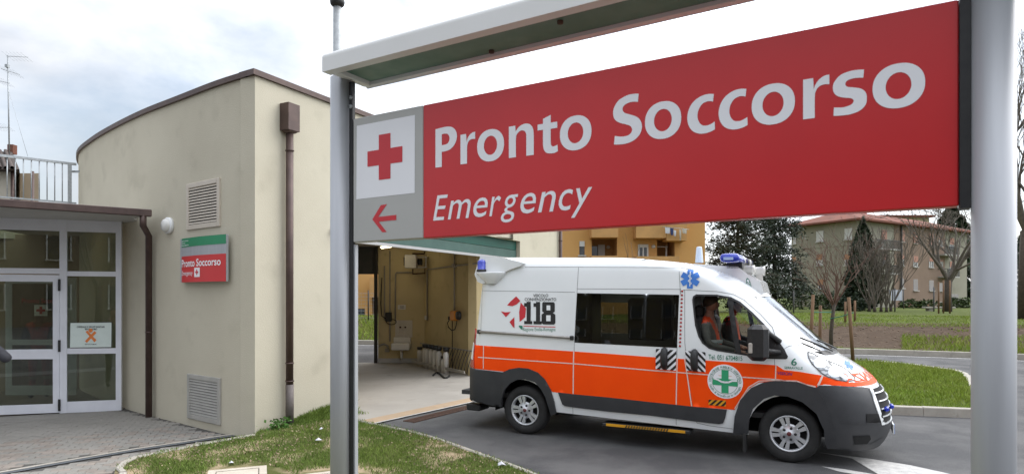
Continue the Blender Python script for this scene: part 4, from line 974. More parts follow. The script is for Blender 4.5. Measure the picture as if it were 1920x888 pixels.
# --- materials
m_body = M('van_white', (.80, .82, .82), .25, col2=(.77, .79, .79), scale=2, coat=.8)
m_orange = M('van_orange', (1.0, .078, .0), .5, col2=(.97, .07, .0), scale=3, spec=.2)
m_clad = M('van_cladding', (.030, .031, .034), .55, col2=(.038, .039, .042), scale=6, bump=.05, bscale=500)
m_line = M('van_line', (.80, .62, .55), .45, col2=(.78, .58, .50), scale=5)
m_seam = M('panel_gap', (.10, .10, .10), .8, col2=(.08, .08, .08), scale=9)
m_tint = glass('tinted_glass', (.34, .345, .27), 1.4, .0)
m_wind = glass('windscreen_glass', (.55, .62, .60), 1.8, .2)
m_side = glass('side_glass', (.80, .85, .82), 1.4, .0)
m_int = M('van_interior', (.055, .055, .055), .8, col2=(.045, .045, .045), scale=6)
m_blue = M('star_blue', (.045, .20, .62), .4, col2=(.04, .18, .58), scale=5)
m_lamp = M('headlamp', (.42, .44, .46), .2, col2=(.13, .14, .15), scale=14, detail=2, metal=.2, coat=.25, con=(.45, .55), stretch=(1, 1, 2.2))
m_rim = M('alloy', (.60, .61, .63), .3, col2=(.56, .57, .59), scale=7, metal=.55)
m_dark = M('deep_black', (.006, .006, .006), .9, col2=(.008, .008, .008), scale=5)
m_red2 = M('lamp_red', (.40, .012, .012), .2, col2=(.36, .01, .01), scale=4, coat=.8)
m_vgreen = M('emblem_green', (.03, .36, .16), .45, col2=(.03, .33, .15), scale=8)
m_tgreen = M('text_green', (.02, .20, .12), .5, col2=(.02, .18, .11), scale=8)
m_vred = M('logo_red', (.58, .02, .03), .45, col2=(.54, .02, .03), scale=8)
m_pad = M('pad_black', (.012, .011, .01), .5, col2=(.016, .015, .014), scale=8)
m_yel = M('van_yellow', (.70, .34, .01), .5, col2=(.66, .31, .01), scale=8)
m_beac = M('beacon_blue', (.01, .03, .42), .08, col2=(.01, .04, .50), scale=9, coat=1)
# --- body shell
ZB = .33
win_s = [(1082, 549), (1273.5, 552.2), (1269.5, 651.5), (1077, 641.5)]
win_c = [(1299.7, 562), (1301, 556), (1306, 553), (1344, 553.6), (1369, 558), (1386, 566.5), (1408.7, 586), (1431, 608.6), (1452, 633), (1468, 655), (1474, 668), (1473, 671), (1433, 670), (1398, 664), (1344, 655.6), (1330, 651.5), (1318, 642), (1311, 630), (1304.7, 608.6)]
WS, WC = TZ(win_s), TZ(win_c)
def arc_pts(cx, cz, r, n=16):
    x = math.sqrt(r * r - (ZB - cz) ** 2); a0 = math.atan2(ZB - cz, x); a1 = PI - a0
    return [(cx + r * math.cos(a0 + (a1 - a0) * i / n), cz + r * math.sin(a0 + (a1 - a0) * i / n)) for i in range(n + 1)]
RC, FC = (0, .345 + rk_(0)), (3.45, .345 + rk_(3.45))
zc = [ZB + (2.512 - ZB) * (1 - (1 - i / 40) ** 1.6) for i in range(41)]
left = [(lerp(TB, z), z) for z in zc]; right = [(tmax(z), z) for z in zc[::-1]]
out = left + right + arc_pts(*FC, .455) + arc_pts(*RC, .44)
th0 = math.radians(33); thm = math.radians(27)
def wt(z, th): return lerp(TF, z) - lerp(TR_, z) + KT * th
wsc = [(wt(z, math.radians(36 + 2 * (z - 1.36))), z) for z in [1.36 + .07 * i for i in range(10)]] + [(wt(2.005, PI / 2 - .002), 2.005)] + [(wt(z, PI / 2 - .002), z) for z in [1.99 - .07 * i for i in range(10)]]
far_w = [(vpl(px, py, .96).x, vpl(px, py, .96).z + rk_(vpl(px, py, .96).x)) for px, py in ((1099, 566), (1182, 567), (1181, 625), (1099, 623))]
mshell = MB()
patch('x', out, 0, None, holes=[WS, WC, wsc], step=(.07, .05), sides=(-1,), mb=mshell)
patch('x', out, 0, None, holes=[far_w, WC, wsc], step=(.07, .05), sides=(1,), mb=mshell)
rw = [surf0(lerp(TB, z), z, -1) for z in zc]; rl = [surf0(lerp(TB, z), z, 1) for z in zc]; n_ = len(zc)
mshell.add(rw + rl, [(i, i + 1, n_ + i + 1, n_ + i) for i in range(n_ - 1)])
mshell.build('body', m_body, A, local=True)
# glazing
patch('side_window', WS, .003, m_tint, .012, sides=(-1,), label='dark tinted sliding door window')
patch('side_window', far_w, -.004, m_tint, .0, sides=(1,))
patch('windscreen', [(wt(z, math.radians(36 + 2 * (z - 1.36))), z) for z in [1.36 + .07 * i for i in range(10)]] + [(wt(2.005, PI / 2 - .001), 2.005)] + [(wt(z, PI / 2 - .001), z) for z in [1.99 - .07 * i for i in range(10)]], -.004, m_wind)
patch('side_window', TZ([(1318, 603), (1372, 604), (1380, 662), (1344, 655.6), (1330, 651.5), (1318, 642), (1311, 630), (1306, 610)]), -.012, m_side, label='half lowered cab door window')
patch('quarter_window', TZ([(1376, 561), (1386, 566.5), (1408.7, 586), (1432, 609), (1432, 669), (1388, 662)]), -.010, m_side)
patch('window_divider', TZ([(1365, 556.5), (1376, 560.5), (1390, 663), (1379, 661)]), -.006, m_black, .02)
patch('mirror_sail', TZ([(1431, 608.6), (1452, 633), (1468, 655), (1474, 668), (1473, 671), (1433, 670)]), .004, m_black, .02)
ring = MB()
for W_, ins_ in ((WC, .965),):
    cx = sum(p[0] for p in W_) / len(W_); cz = sum(p[1] for p in W_) / len(W_)
    seam(ring, W_ + [W_[0]], .022, .004, False)
ring.build('window_seal', m_black, A, local=True)
# --- colour bands
org = [(889.5, 646), (1075, 658), (1140, 662.5), (1220, 668.5), (1324, 675), (1456, 684), (1470, 693), (1498, 696), (1540.5, 703), (1552, 707.5), (1578, 714.5), (1604, 716.5)]
org_t = TZ(org); zf = org_t[-1][1]
low_f = TZ([(1604, 724), (1564, 722), (1534.7, 721), (1530, 727), (1494, 716), (1454, 715), (1423, 716), (1404, 728), (1388, 752), (1378, 767.5), (1296.7, 761), (1220, 753), (1075, 738.5), (1036, 734), (1031, 728), (1020, 709), (1005, 697), (985, 690), (965, 690), (945.6, 696), (889, 690)])
zl = low_f[0][1]
front = [(tmax(zf + .012) - .002, zf + .012), (tmax(zl) - .002, zl)]
patch('orange_band', org_t + front + low_f, .003, m_orange, .004, step=.06)
ln = MB()
seam(ln, [(897, 669), (1075, 681), (1220, 693.5), (1324, 701.5), (1454, 710.5), (1500, 717), (1527, 724)], .014, .0055)
seam(ln, [(907, 648), (906.5, 690)], .013, .0055); seam(ln, [(1076, 659), (1075, 737)], .016, .0055); seam(ln, [(1270, 672), (1268, 757)], .014, .0055); seam(ln, [(1284, 673), (1289, 705), (1297, 760)], .014, .0055)
seam(ln, [(1534.5, 721), (1542, 704)], .014, .0055); seam(ln, [(1455, 684), (1454, 711)], .013, .0055)
seam(ln, [(1378, 765), (1388, 749), (1404, 725), (1423, 713.5), (1454, 712), (1494, 713.5), (1528, 725)], .012, .0055)
ln.build('reflective_line', m_line, A, local=True)
# --- cladding, flares, bumpers
patch('side_moulding', TZ([(1047, 734.6), (1075, 738), (1140, 744), (1222, 753), (1297, 761), (1363, 767), (1360, 782), (1356, 792), (1348, 793.5), (1300, 788), (1220, 777.5), (1140, 770), (1075, 762), (1060, 760), (1055, 757)]), .016, m_clad, .018)
of = [(1374.7, 813), (1378, 778.6), (1388, 749), (1408, 726.6), (1433, 715.5), (1454, 713), (1494, 715), (1530, 726)]
inf = [(1403, 811), (1404.4, 788.5), (1412, 765), (1433, 746), (1452.7, 740), (1477, 742), (1505, 752.6), (1531, 774), (1545, 804), (1550, 838)]
def flare(name, o, i, off, lip=.05):
    O_, I_ = TZ(o), TZ(i)
    return patch(name, O_ + I_[::-1], off, m_clad, lip, step=.05)
bump_top = [(1530, 726), (1536, 722), (1564, 723), (1600, 725)]
fl_out = TZ(of + [(1540, 745), (1552, 775), (1562, 805), (1566, 838)])
flare('wheel_arch', of + [(1545, 748), (1556, 775), (1566, 805), (1570, 838)], inf, .030, .06)
flare('wheel_arch', [(943, 697), (957, 691), (972.6, 688.4), (990.6, 690), (1008.6, 697.4), (1022, 710), (1033.4, 730), (1040, 752.6), (1043.5, 773)], [(941, 762), (941, 748), (946.7, 730), (957, 717.7), (970, 711), (986, 710), (1004, 715.5), (1015.4, 728), (1024, 743.6), (1031, 766), (1034, 778)], .024, .05)
bt = TZ(bump_top); zt2 = bt[-1][1]
bl_ = TZ([(1570, 838), (1566, 805), (1556, 775), (1545, 748)])
zbot = .262
grt = [(wt(z, math.radians(52)), z) for z in (zt2 - .03, .80, .62, .545)]
nose = [(wt(zt2, math.radians(30)), zt2), (wt(zt2 - .01, math.radians(44)), zt2 - .01)] + grt + [(tmax(.545) - .002, .545), (tmax(.40) - .002, .40), (tmax(zbot) - .002, zbot), (wt(zbot, math.radians(40)), zbot), (wt(zbot + .02, math.radians(15)), zbot + .02)]
patch('front_bumper', bt + nose + bl_, .022, m_clad, .05, step=.05)
patch('rear_bumper', TZ([(880, 689), (943, 697), (946, 714), (941, 735), (941, 762), (896, 753), (884, 748)]), .020, m_clad, .05, step=.05)
m = MB(); m.box((-.90, 0, .60 - rk_(-.9) - .0), (.05, 1.9, .52), bev=.02); m.build('rear_bumper', m_clad, A, local=True)
# fog lamp recess and air slot
patch('fog_recess', TZ([(1597, 815), (1627, 813), (1629, 820), (1622, 829), (1600, 830)]), .030, m_dark)
patch('air_slot', TZ([(1621, 775), (1648, 774), (1653, 786), (1651, 790), (1622, 791)]), .030, m_dark)
sp_ = MB(); seam(sp_, [(1576, 789), (1620, 792), (1650, 791)], .018, .028); seam(sp_, [(1600, 831), (1630, 829), (1650, 818)], .016, .027); sp_.build('bumper_crease', m_clad, A, local=True)
# grille
gz0, gz1 = .555, zt2 - .035
gl = [(wt(gz1, math.radians(54)), gz1), (tmax(gz1) - .002, gz1), (tmax(gz0) - .002, gz0), (wt(gz0, math.radians(55)), gz0)]
gr_ = patch('grille', gl, .004, m_dark, .0, step=.05)
for i in range(5):
    z = gz0 + (gz1 - gz0) * (i + .1) / 4.6
    patch('grille_bar', [(wt(z, math.radians(54)), z), (tmax(z) - .002, z), (tmax(z - .013) - .002, z - .013), (wt(z - .013, math.radians(54)), z - .013)], .018, m_body, .014, parent=gr_)
patch('grille_surround', [(wt(gz1, math.radians(50)), gz1), (wt(gz1, math.radians(54)), gz1), (wt(gz0, math.radians(55)), gz0), (wt(gz0, math.radians(51)), gz0)], .03, m_body, .03)
for th_ in (60, 75):
    p = surf(wt(.72, math.radians(th_)), .72, .03); m = MB(); m.box(p, (.05, .07, .06), bev=.015); m.build('strobe_lamp', m_beac, A, local=True)
pl_ = MB(); pl_.box((4.565, 0, .44 - rk_(4.56)), (.014, .46, .11)); pl_.build('number_plate', m_white, A, local=True)
pb_ = MB()
for sg in (-1, 1): pb_.box((4.574, sg * .205, .44 - rk_(4.56)), (.004, .045, .11))
pb_.build('plate_band', m_blue, A, local=True)
# headlights and rear lights
HL = [(1514, 659.5), (1522, 662), (1540, 671.5), (1560, 679.5), (1577, 686.5), (1592, 697), (1602, 708), (1600, 713), (1585, 714.5), (1568, 711.5), (1552, 706), (1540, 699), (1523, 682), (1515.6, 670)]
hl = patch('headlight', TZ(HL), .006, m_lamp, .008, step=.03)
m_lens = M('lamp_reflector', (.72, .74, .76), .08, col2=(.5, .52, .54), scale=14, metal=.9)
for (px, py, rr) in ((1538, 680, .055), (1566, 697, .06)):
    c = tz(px, py); patch('reflector', [(c[0] + rr * math.cos(a * .52), c[1] + rr * math.sin(a * .52)) for a in range(12)], .010, m_lens, .004, step=.03, parent=hl)
dk = MB(); seam(dk, HL + [HL[0]], .006, .009); seam(dk, [(1553, 678), (1578, 711)], .005, .012); dk.build('lamp_rim', m_seam, hl, local=True)
rl_ = patch('rear_light', TZ([(884.5, 616), (890, 626), (891, 648), (890, 690), (880, 688), (881, 650)]), .012, m_red2, .02, step=.03)
patch('lens', TZ([(883.5, 642), (888, 646), (888, 674), (882.5, 672)]), .017, m_white, .004, step=.03, parent=rl_)
# panel gaps
for l in ([(905, 540), (905, 544.5), (1000, 546), (1078, 547.5)], [(1085, 501), (1082, 549)], [(1077, 641), (1075.5, 737)], [(1279, 501), (1276, 552)], [(1269.5, 651), (1268, 762), (1268, 795)], [(985, 500.5), (1085, 500.5), (1279, 501.5), (1300, 505)], [(1082, 541), (1277, 542)],
          [(1275, 545), (1284, 543), (1344, 546), (1375, 551.5), (1395, 562), (1425, 588), (1448, 613), (1456, 640), (1455, 713)], [(1284, 543), (1284, 640), (1290, 705), (1300, 770), (1307, 792), (1330, 797), (1374, 803)], [(1456, 660), (1480, 648), (1500, 646)], [(905, 544), (902, 620)], [(1074, 761), (1075, 784)]):
    sm_ = MB(); seam(sm_, l, .0045, .003); sm_.build('panel_gap', m_seam, A, local=True)

# sliding rail
rr_ = MB(); q = [surf(*tz(px, py), .02) for px, py in ((901, 621.5), (960, 625), (1020, 629), (1070, 632.5))]; rr_.tube(q, .018, 8); rr_.build('door_rail', M('rail_metal', (.38, .36, .33), .4, col2=(.3, .29, .27), scale=9, metal=.6), A, local=True)
for px, py in ((899.5, 621.5), (1073, 633)): c = surf(*tz(px, py), .018); m = MB(); m.box(c, (.05, .035, .06), bev=.008); m.build('rail_end', m_black, A, local=True)
# marker dots
for i in range(15):
    c = tz(1279 - 4 * i / 14, 545.5 + 102.5 * i / 14); p = surf(*c, .002); m = MB(); m.lathe(p, (0, -1, 0), [(.015, 0), (.013, .008), (.001, .009)], 8); m.build('marker_light', m_red2, A, local=True)
# --- writing and emblems on the side
def von(off): return lambda x, y: surf(*tz(x, y), off)
def vpoly(name, P, mat, off, mb=None):
    m = mb or MB(); m.add([surf(*tz(*p), off) for p in P], [tuple(range(len(P)))])
    if not mb: return m.build(name, mat, A, local=True)
LG = MB()
for P in ([(951, 572), (957, 565), (968, 555), (976, 563.5), (969, 570), (961, 573.5)], [(976.5, 566.5), (986.4, 577.6), (985, 594), (974.5, 603), (973.5, 585)], [(939.3, 583), (948, 585), (958, 584), (948.7, 594)], [(955.4, 603), (964.6, 594), (964.9, 614.3), (961.6, 612)]): vpoly('', P, None, .004, LG)
LG.build('logo', m_vred, A, local=True)
m = MB(); fit('VEICOLO', 1000, 1028, 556.4, 550.8, von(.004), m, .01); fit('CONVENZIONATO', 984, 1043, 563.8, 558, von(.004), m, .01)
def q118(x, y): return (983 + x * 58.5, 565 + y * 42 + x * 1.0)
def rc(x0, y0, x1, y1): vpoly('', [q118(x0, y0), q118(x1, y0), q118(x1, y1), q118(x0, y1)], None, .005, m)
for x in (.0, .30):
    rc(x + .08, 0, x + .21, .86); rc(x, .06, x + .08, .22); rc(x, .86, x + .26, 1)
x0, x1, w_ = .56, 1.0, .125
vpoly('', [q118(*p) for p in ((x0 + .05, 0), (x1 - .05, 0), (x1 - .02, .06), (x1 - .02, .42), (x1 - .10, .5), (x0 + .10, .5), (x0 + .02, .42), (x0 + .02, .06))], None, .005, m)
vpoly('', [q118(*p) for p in ((x0 + .10, .46), (x1 - .10, .46), (x1, .56), (x1, .93), (x1 - .05, 1), (x0 + .05, 1), (x0, .93), (x0, .56))], None, .0052, m)
m.build('lettering', m_pad, A, local=True)
m = MB(); vpoly('', [q118(*p) for p in ((x0 + .16, .15), (x1 - .16, .15), (x1 - .16, .37), (x0 + .16, .37))], None, .007, m); vpoly('', [q118(*p) for p in ((x0 + .15, .59), (x1 - .15, .59), (x1 - .15, .85), (x0 + .15, .85))], None, .007, m); m.build('number_counter', m_body, A, local=True)
vpoly('red_rule', [(981.4, 610), (1041.6, 611.8), (1041.6, 613.2), (981.4, 611.4)], m_vred, .004)
m = MB(); vpoly('', [(973, 609.5), (980, 610), (980, 618), (976, 615.5), (973, 612)], None, .004, m); fit('Regione Emilia-Romagna', 981, 1041.6, 622, 613.5, von(.004), m, -.004); m.build('lettering', m_tgreen, A, local=True)
# star of life
c0 = tz(1294, 523); c0 = (surf0(*c0).x, c0[1])
def st(s, z):
    sc = lerp(TF, z) - lerp(TR_, z)
    return s if s <= sc else sc + KT * math.asin(min(1, ((s - sc) / lerp(TR_, z)) ** (PE / 2)))
m = MB(); r_ = .118; w_ = .036
for k in range(3):
    a = PI / 2 + k * PI / 3; d = (math.cos(a), math.sin(a)); n_ = (-d[1], d[0])
    v = [surf(st(c0[0] + d[0] * r_ * i / 6 + n_[0] * w_ * j, c0[1] + d[1] * r_ * i / 6 + n_[1] * w_ * j), c0[1] + d[1] * r_ * i / 6 + n_[1] * w_ * j, .006 + .001 * k) for i in range(-6, 7) for j in (-1, 0, 1)]
    m.add(v, [(3 * i + j, 3 * i + 3 + j, 3 * i + 4 + j, 3 * i + 1 + j) for i in range(12) for j in (0, 1)])
m.build('star_of_life', m_blue, A, local=True)
m = MB(); seam(m, [(st(c0[0], c0[1] - .09 + .18 * i / 6), c0[1] - .09 + .18 * i / 6) for i in range(7)], .010, .012, False)
seam(m, [(st(c0[0] + .022 * math.sin(i * 1.1), c0[1] - .07 + .13 * i / 12), c0[1] - .07 + .13 * i / 12) for i in range(13)], .008, .0135, False); m.build('star_staff', m_body, A, local=True)
# round association emblem
ce = tz(1359.5, 714.5); re_ = abs(tz(1392.5, 715)[0] - tz(1326, 714)[0]) / 2
def disc(r0, r1, off, mat, name, n=40):
    m = MB(); v = [surf(ce[0] + r * math.cos(2 * PI * i / n), ce[1] + r * math.sin(2 * PI * i / n), off) for r in (r0, r1) for i in range(n)]
    m.add(v, [(i, i + n, (i + 1) % n + n, (i + 1) % n) for i in range(n)]); return m.build(name, mat, A, local=True)
disc(.001, re_, .006, m_signwhite, 'emblem'); disc(re_ * .72, re_ * .74, .0075, m_tgreen, 'emblem_ring')
def epoly(P, mat, name, off): m = MB(); m.add([surf(ce[0] + x * re_, ce[1] + y * re_, off) for x, y in P], [tuple(range(len(P)))]); return m.build(name, mat, A, local=True)
epoly([(-.2, -.68), (.2, -.68), (.2, .68), (-.2, .68)], m_vgreen, 'emblem_cross', .0078); epoly([(-.7, -.24), (.7, -.24), (.7, .16), (-.7, .16)], m_vgreen, 'emblem_cross', .0080)
m = MB(); seam(m, [(ce[0] + re_ * x, ce[1] + re_ * y) for x, y in ((-.62, .14), (-.4, .08), (-.2, -.02), (0, -.04), (.2, -.02), (.4, .08), (.65, .1))], .022, .0105, False); m.build('emblem_hands', m_signwhite, A, local=True)
m = MB()
def ringtext(t, a0, a1, r0, r1, inward):
    n = len(t)
    for i, ch in enumerate(t):
        if ch == ' ': continue
        vs, fs = glyphs(ch, .01, res=2)
        if not vs: continue
        ax = min(v[0] for v in vs); bx = max(v[0] for v in vs); am = a0 + (a1 - a0) * (i + .5) / n; dw = abs(a1 - a0) / n * .82
        pts = []
        for x, y in vs:
            u = (x - ax) / max(bx - ax, .2) - .5; h = y / .73
            aa = am + (-u if inward else u) * dw; rr = (r0 + (r1 - r0) * h) if inward else (r1 - (r1 - r0) * h)
            pts.append(surf(ce[0] + re_ * rr * math.cos(aa), ce[1] + re_ * rr * math.sin(aa), .0085))
        m.add(pts, fs)
ringtext('ASSOCIAZIONE PUBBLICA ASSISTENZA', math.radians(185), math.radians(-5), .78, .92, True)
ringtext('Castello di Serravalle per la Valsamoggia', math.radians(195), math.radians(345), .78, .92, False)
m.build('lettering', m_tgreen, A, local=True)
m = MB(); fit('Tel. 051 6704815', 1328.5, 1392, 0, 1, lambda x, h: surf(*tz(x, 672.5 + (x - 1328) * .055 - 9 * h), .005), m, .006); m.build('lettering', m_tgreen, A, local=True)
m = MB(); fit('6', 1483.5, 1494, 684.5, 671, von(.005), m, .01); fit('SERRAVALLE', 1471, 1505, 0, 1, lambda x, h: surf(*tz(x, 690.5 + (x - 1471) * .04 - 4.6 * h), .005), m, .005); m.build('lettering', m_tgreen, A, local=True)
m = MB(); fit('VISION', 1458, 1486, 0, 1, lambda x, h: surf(*tz(x, 701.5 + (x - 1458) * .07 - 6 * h), .007), m, .02, .25); m.build('lettering', M('vision_violet', (.22, .02, .16), .5, col2=(.2, .02, .15), scale=6), A, local=True)
# mirrored AMBULANZA on the nose of the bonnet
m = MB()
fit('AMBULANZA', -1, 1, 0, 1, lambda x, h: surf(wt(1.035 + .085 * h, PI / 2 - abs(x) * math.radians(58)), 1.035 + .085 * h, .006, -1 if x < 0 else 1), m, .02, mirror=True); m.build('lettering', m_orange, A, local=True)
epoly2 = MB()
for k in range(3):
    a = PI / 2 + k * PI / 3; cxt, czt_ = wt(1.2, math.radians(64)), 1.20
    epoly2.add([surf(cxt + (math.cos(a) * .075 * i - math.sin(a) * .022 * j) * .8, czt_ + (math.sin(a) * .075 * i + math.cos(a) * .022 * j) * .55, .005) for i, j in ((-1, -1), (1, -1), (1, 1), (-1, 1))], [(0, 1, 2, 3)])
epoly2.build('bonnet_star', m_blue, A, local=True)
# hatched handle plates, handles, hatch sticker
def hatch(name, cs, n, ma, mb_, off, flip=False):
    P = [tz(*c) for c in cs]
    def q(u, v_): 
        a = [P[0][k] + (P[1][k] - P[0][k]) * u for k in (0, 1)]; b = [P[3][k] + (P[2][k] - P[3][k]) * u for k in (0, 1)]
        return (a[0] + (b[0] - a[0]) * v_, a[1] + (b[1] - a[1]) * v_)
    m = MB(); m.add([surf(*q(u, v_), off) for u, v_ in ((0, 0), (1, 0), (1, 1), (0, 1))], [(0, 1, 2, 3)]); pl = m.build(name, ma, A, local=True)
    m = MB(); asp = (P[0][1] - P[3][1]) / max(P[1][0] - P[0][0], .01); tot = 1 + asp
    for i in range(n):
        d0, d1 = tot * (i + .1) / n, tot * (i + .6) / n
        poly = []
        for d in (d0, d1):
            pts = []
            for u, v_ in ((d, 0), (1, (d - 1) / asp), (d - asp, 1), (0, d / asp)):
                if -1e-6 <= u <= 1 + 1e-6 and -1e-6 <= v_ <= 1 + 1e-6: pts.append((u, v_))
            pts = sorted(set(pts)); poly.append((pts[0], pts[-1]))
        qd = [poly[0][0], poly[0][1], poly[1][1], poly[1][0]]
        if flip: qd = [(1 - u, v_) for u, v_ in qd]
        m.add([surf(*q(u, v_), off + .0012) for u, v_ in qd], [(0, 1, 2, 3)])
    m.build('stripe', mb_, pl, local=True)
hatch('handle_plate', [(1230, 653), (1268.5, 656), (1267.5, 694), (1229.5, 691)], 6, m_signwhite, m_pad, .0065)
hatch('handle_plate', [(1285, 657), (1323, 659.5), (1323, 697), (1287.5, 694)], 6, m_signwhite, m_pad, .0065, True)
hatch('hatch_sticker', [(1329, 748), (1361.5, 750), (1361, 761), (1328.5, 758)], 4, m_yel, m_pad, .0065)
for cx_, cy_ in ((1246.5, 671), (1303, 674.5)):
    c = tz(cx_, cy_); m = MB(); L_ = [surf(c[0], c[1] + .115 * math.sin(a), .012 + .045 * math.cos(a)) for a in [-PI / 2 + PI * i / 8 for i in range(9)]]
    m.tube(L_, [.03, .042, .046, .047, .047, .047, .046, .042, .03], 10); m.build('door_handle', m_black, A, local=True)
# --- mirror
P0 = vpl(1450, 640, -1.0); m = MB()
mc = vpl(1420, 642, -1.18)
m.box(mc + Vector((.01, 0, 0)), (.23, .20, .42), bev=.05); m.build('mirror_head', m_black, A, local=True)
for dz in (.10, -.11): m = MB(); m.tube([mc + Vector((.05, .05, dz)), vpl(1440, 640, -1.08) + Vector((0, 0, dz)), vpl(1462, 650, -.985) + Vector((0, 0, dz * .6))], .035, 8); m.build('mirror_arm', m_black, A, local=True)
m = MB(); m.box(mc + Vector((-.065, -.098, -.06)), (.045, .012, .12), bev=.006); m.build('mirror_indicator', M('indicator_lens', (.50, .46, .40), .2, col2=(.4, .37, .33), scale=20, coat=1), A, local=True)
# --- wipers
for i, (z0_, z1_, t0_, t1_) in enumerate(((1.335, 1.50, 66, 38), (1.335, 1.46, 88, 60))):
    pts = [surf(wt(z0_ + (z1_ - z0_) * k / 8, math.radians(t0_ + (t1_ - t0_) * k / 8)), z0_ + (z1_ - z0_) * k / 8, .03) for k in range(9)]
    m = MB(); m.tube(pts, .011, 6); m.build('wiper', m_black, A, local=True)
cw = [(wt(z, math.radians(38)), z) for z in (1.365, 1.30)]
patch('cowl', [(wt(1.362, math.radians(40)), 1.362), (tmax(1.362) - .002, 1.362), (tmax(1.31) - .002, 1.31), (wt(1.315, math.radians(50)), 1.315)], .006, m_black, .006, step=.05)
# --- wheels
m_badge = M('badge_red', (.16, .03, .03), .4, col2=(.12, .03, .03), scale=20)
def wheel(sx_, sgn):
    c = Vector((sx_, sgn * .965, .345)); ax = Vector((0, sgn, 0)); m = MB()
    m.lathe(c, ax, [(.20, -.22), (.30, -.22), (.335, -.20), (.345, -.16), (.345, -.06), (.335, -.02), (.31, .0), (.27, .006), (.225, -.004), (.21, -.02), (.21, -.22)], 48); w_ = m.build('wheel', m_rubber, A, local=True)
    m = MB(); m.lathe(c, ax, [(.212, -.02), (.216, -.002), (.205, .0), (.192, -.012), (.188, -.06)], 40); m.build('rim', m_rim, w_, local=True)
    m = MB(); m.lathe(c, ax, [(.001, -.075), (.19, -.075)], 32); m.build('dark_backing', m_dark, w_, local=True)  # plain dark disc added as a backing behind the spokes
    m = MB(); m.lathe(c, ax, [(.001, .0), (.028, .0), (.032, -.006), (.09, -.016), (.115, -.02), (.118, -.03), (.105, -.045)], 30); m.build('hub', m_rim, w_, local=True)
    m = MB()
    for k in range(5):
        a0 = PI / 2 + .3 + 2 * PI * k / 5
        for d in (-.155, .155):
            a = a0 + d; r = Vector((math.cos(a0), 0, math.sin(a0))); tt = Vector((-math.sin(a0), 0, math.cos(a0)))
            sgd = 1 if d > 0 else -1
            v = []
            for (rr, wa, wb) in ((.098, .008, .040), (.195, .010, .062)):
                for yy in (-.008, -.04): v += [c + ax * yy + r * rr + tt * sgd * wa, c + ax * yy + r * rr + tt * sgd * wb]
            m.add(v, [(0, 1, 5, 4), (2, 3, 1, 0), (1, 3, 7, 5), (0, 4, 6, 2), (4, 5, 7, 6)])
    m.build('spokes', m_rim, w_, local=True)
    for k in range(5):
        a = PI / 2 + .3 + PI / 5 + 2 * PI * k / 5; q = c + Vector((math.cos(a) * .068, 0, math.sin(a) * .068)); m = MB(); m.lathe(q, ax, [(.016, -.016), (.016, -.006), (.001, -.004)], 10); m.build('wheel_bolt', m_black, w_, local=True)
    m = MB(); m.lathe(c, ax, [(.026, .0), (.024, .003), (.001, .004)], 16); m.build('hub_badge', m_badge, w_, local=True)
    m = MB(); q = Vector((sx_, sgn * .62, .345)); k_ = 20; vv = [q + ax * yy + Vector((math.cos(a) * .475, 0, math.sin(a) * .475)) for yy in (0, .345) for a in [-.08 + (PI + .16) * i / k_ for i in range(k_ + 1)]] + [q]
    m.smooth = True; m.add(vv, [(i, i + 1, i + k_ + 2, i + k_ + 1) for i in range(k_)] + [(i, i + 1, 2 * k_ + 2) for i in range(k_)]); m.build('wheel_well', m_dark, A, local=True)
for sx_ in (0, 3.45):
    for sgn in (-1, 1): wheel(sx_, sgn)
# --- underbody, step, flaps, tow bar
m = MB(); m.box((1.72, 0, .40), (2.5, 1.84, .14)); m.box((-.6, 0, .42), (.45, 1.7, .1)); m.box((4.1, 0, .36), (.5, 1.3, .12)); m.box((1.7, 0, .32), (4.6, .9, .16)); m.build('underbody_light_block', m_dark, A, local=True)  # dark boxes added so that light stays out from under the van
st = [vpl(1137, 792, -1.02), vpl(1285, 808, -1.02)]
m = MB(); a_, b_ = st; m.box((a_ + b_) / 2 + Vector((0, .11, -.02)), ((b_ - a_).length + .12, .24, .05), bev=.01); stp = m.build('side_step', m_black, A, local=True)
m = MB(); m.box((a_ + b_) / 2 + Vector((0, -.012, -.012)), ((b_ - a_).length, .006, .034)); m.build('step_edge', m_yel, stp, local=True)
m = MB()
for i in range(16): x = a_.x + (b_.x - a_.x) * (.25 + .55 * i / 16); zz = (a_.z + b_.z) / 2 - .012; m.add([(x, a_.y - .017, zz - .017), (x + .02, a_.y - .017, zz - .017), (x + .035, a_.y - .017, zz + .017), (x + .015, a_.y - .017, zz + .017)], [(0, 1, 2, 3)])
m.build('step_stripes', m_pad, stp, local=True)
p = vpl(1397, 826, -.95); m = MB(); m.box(p, (.03, .22, .22)); m.build('mud_flap', m_rubber, A, local=True)
p = vpl(896, 760, -.75); m = MB(); m.box(p, (.24, .3, .1), bev=.015); m.box(p + Vector((.22, .1, .02)), (.3, .1, .06)); m.build('rear_step', m_black, A, local=True)
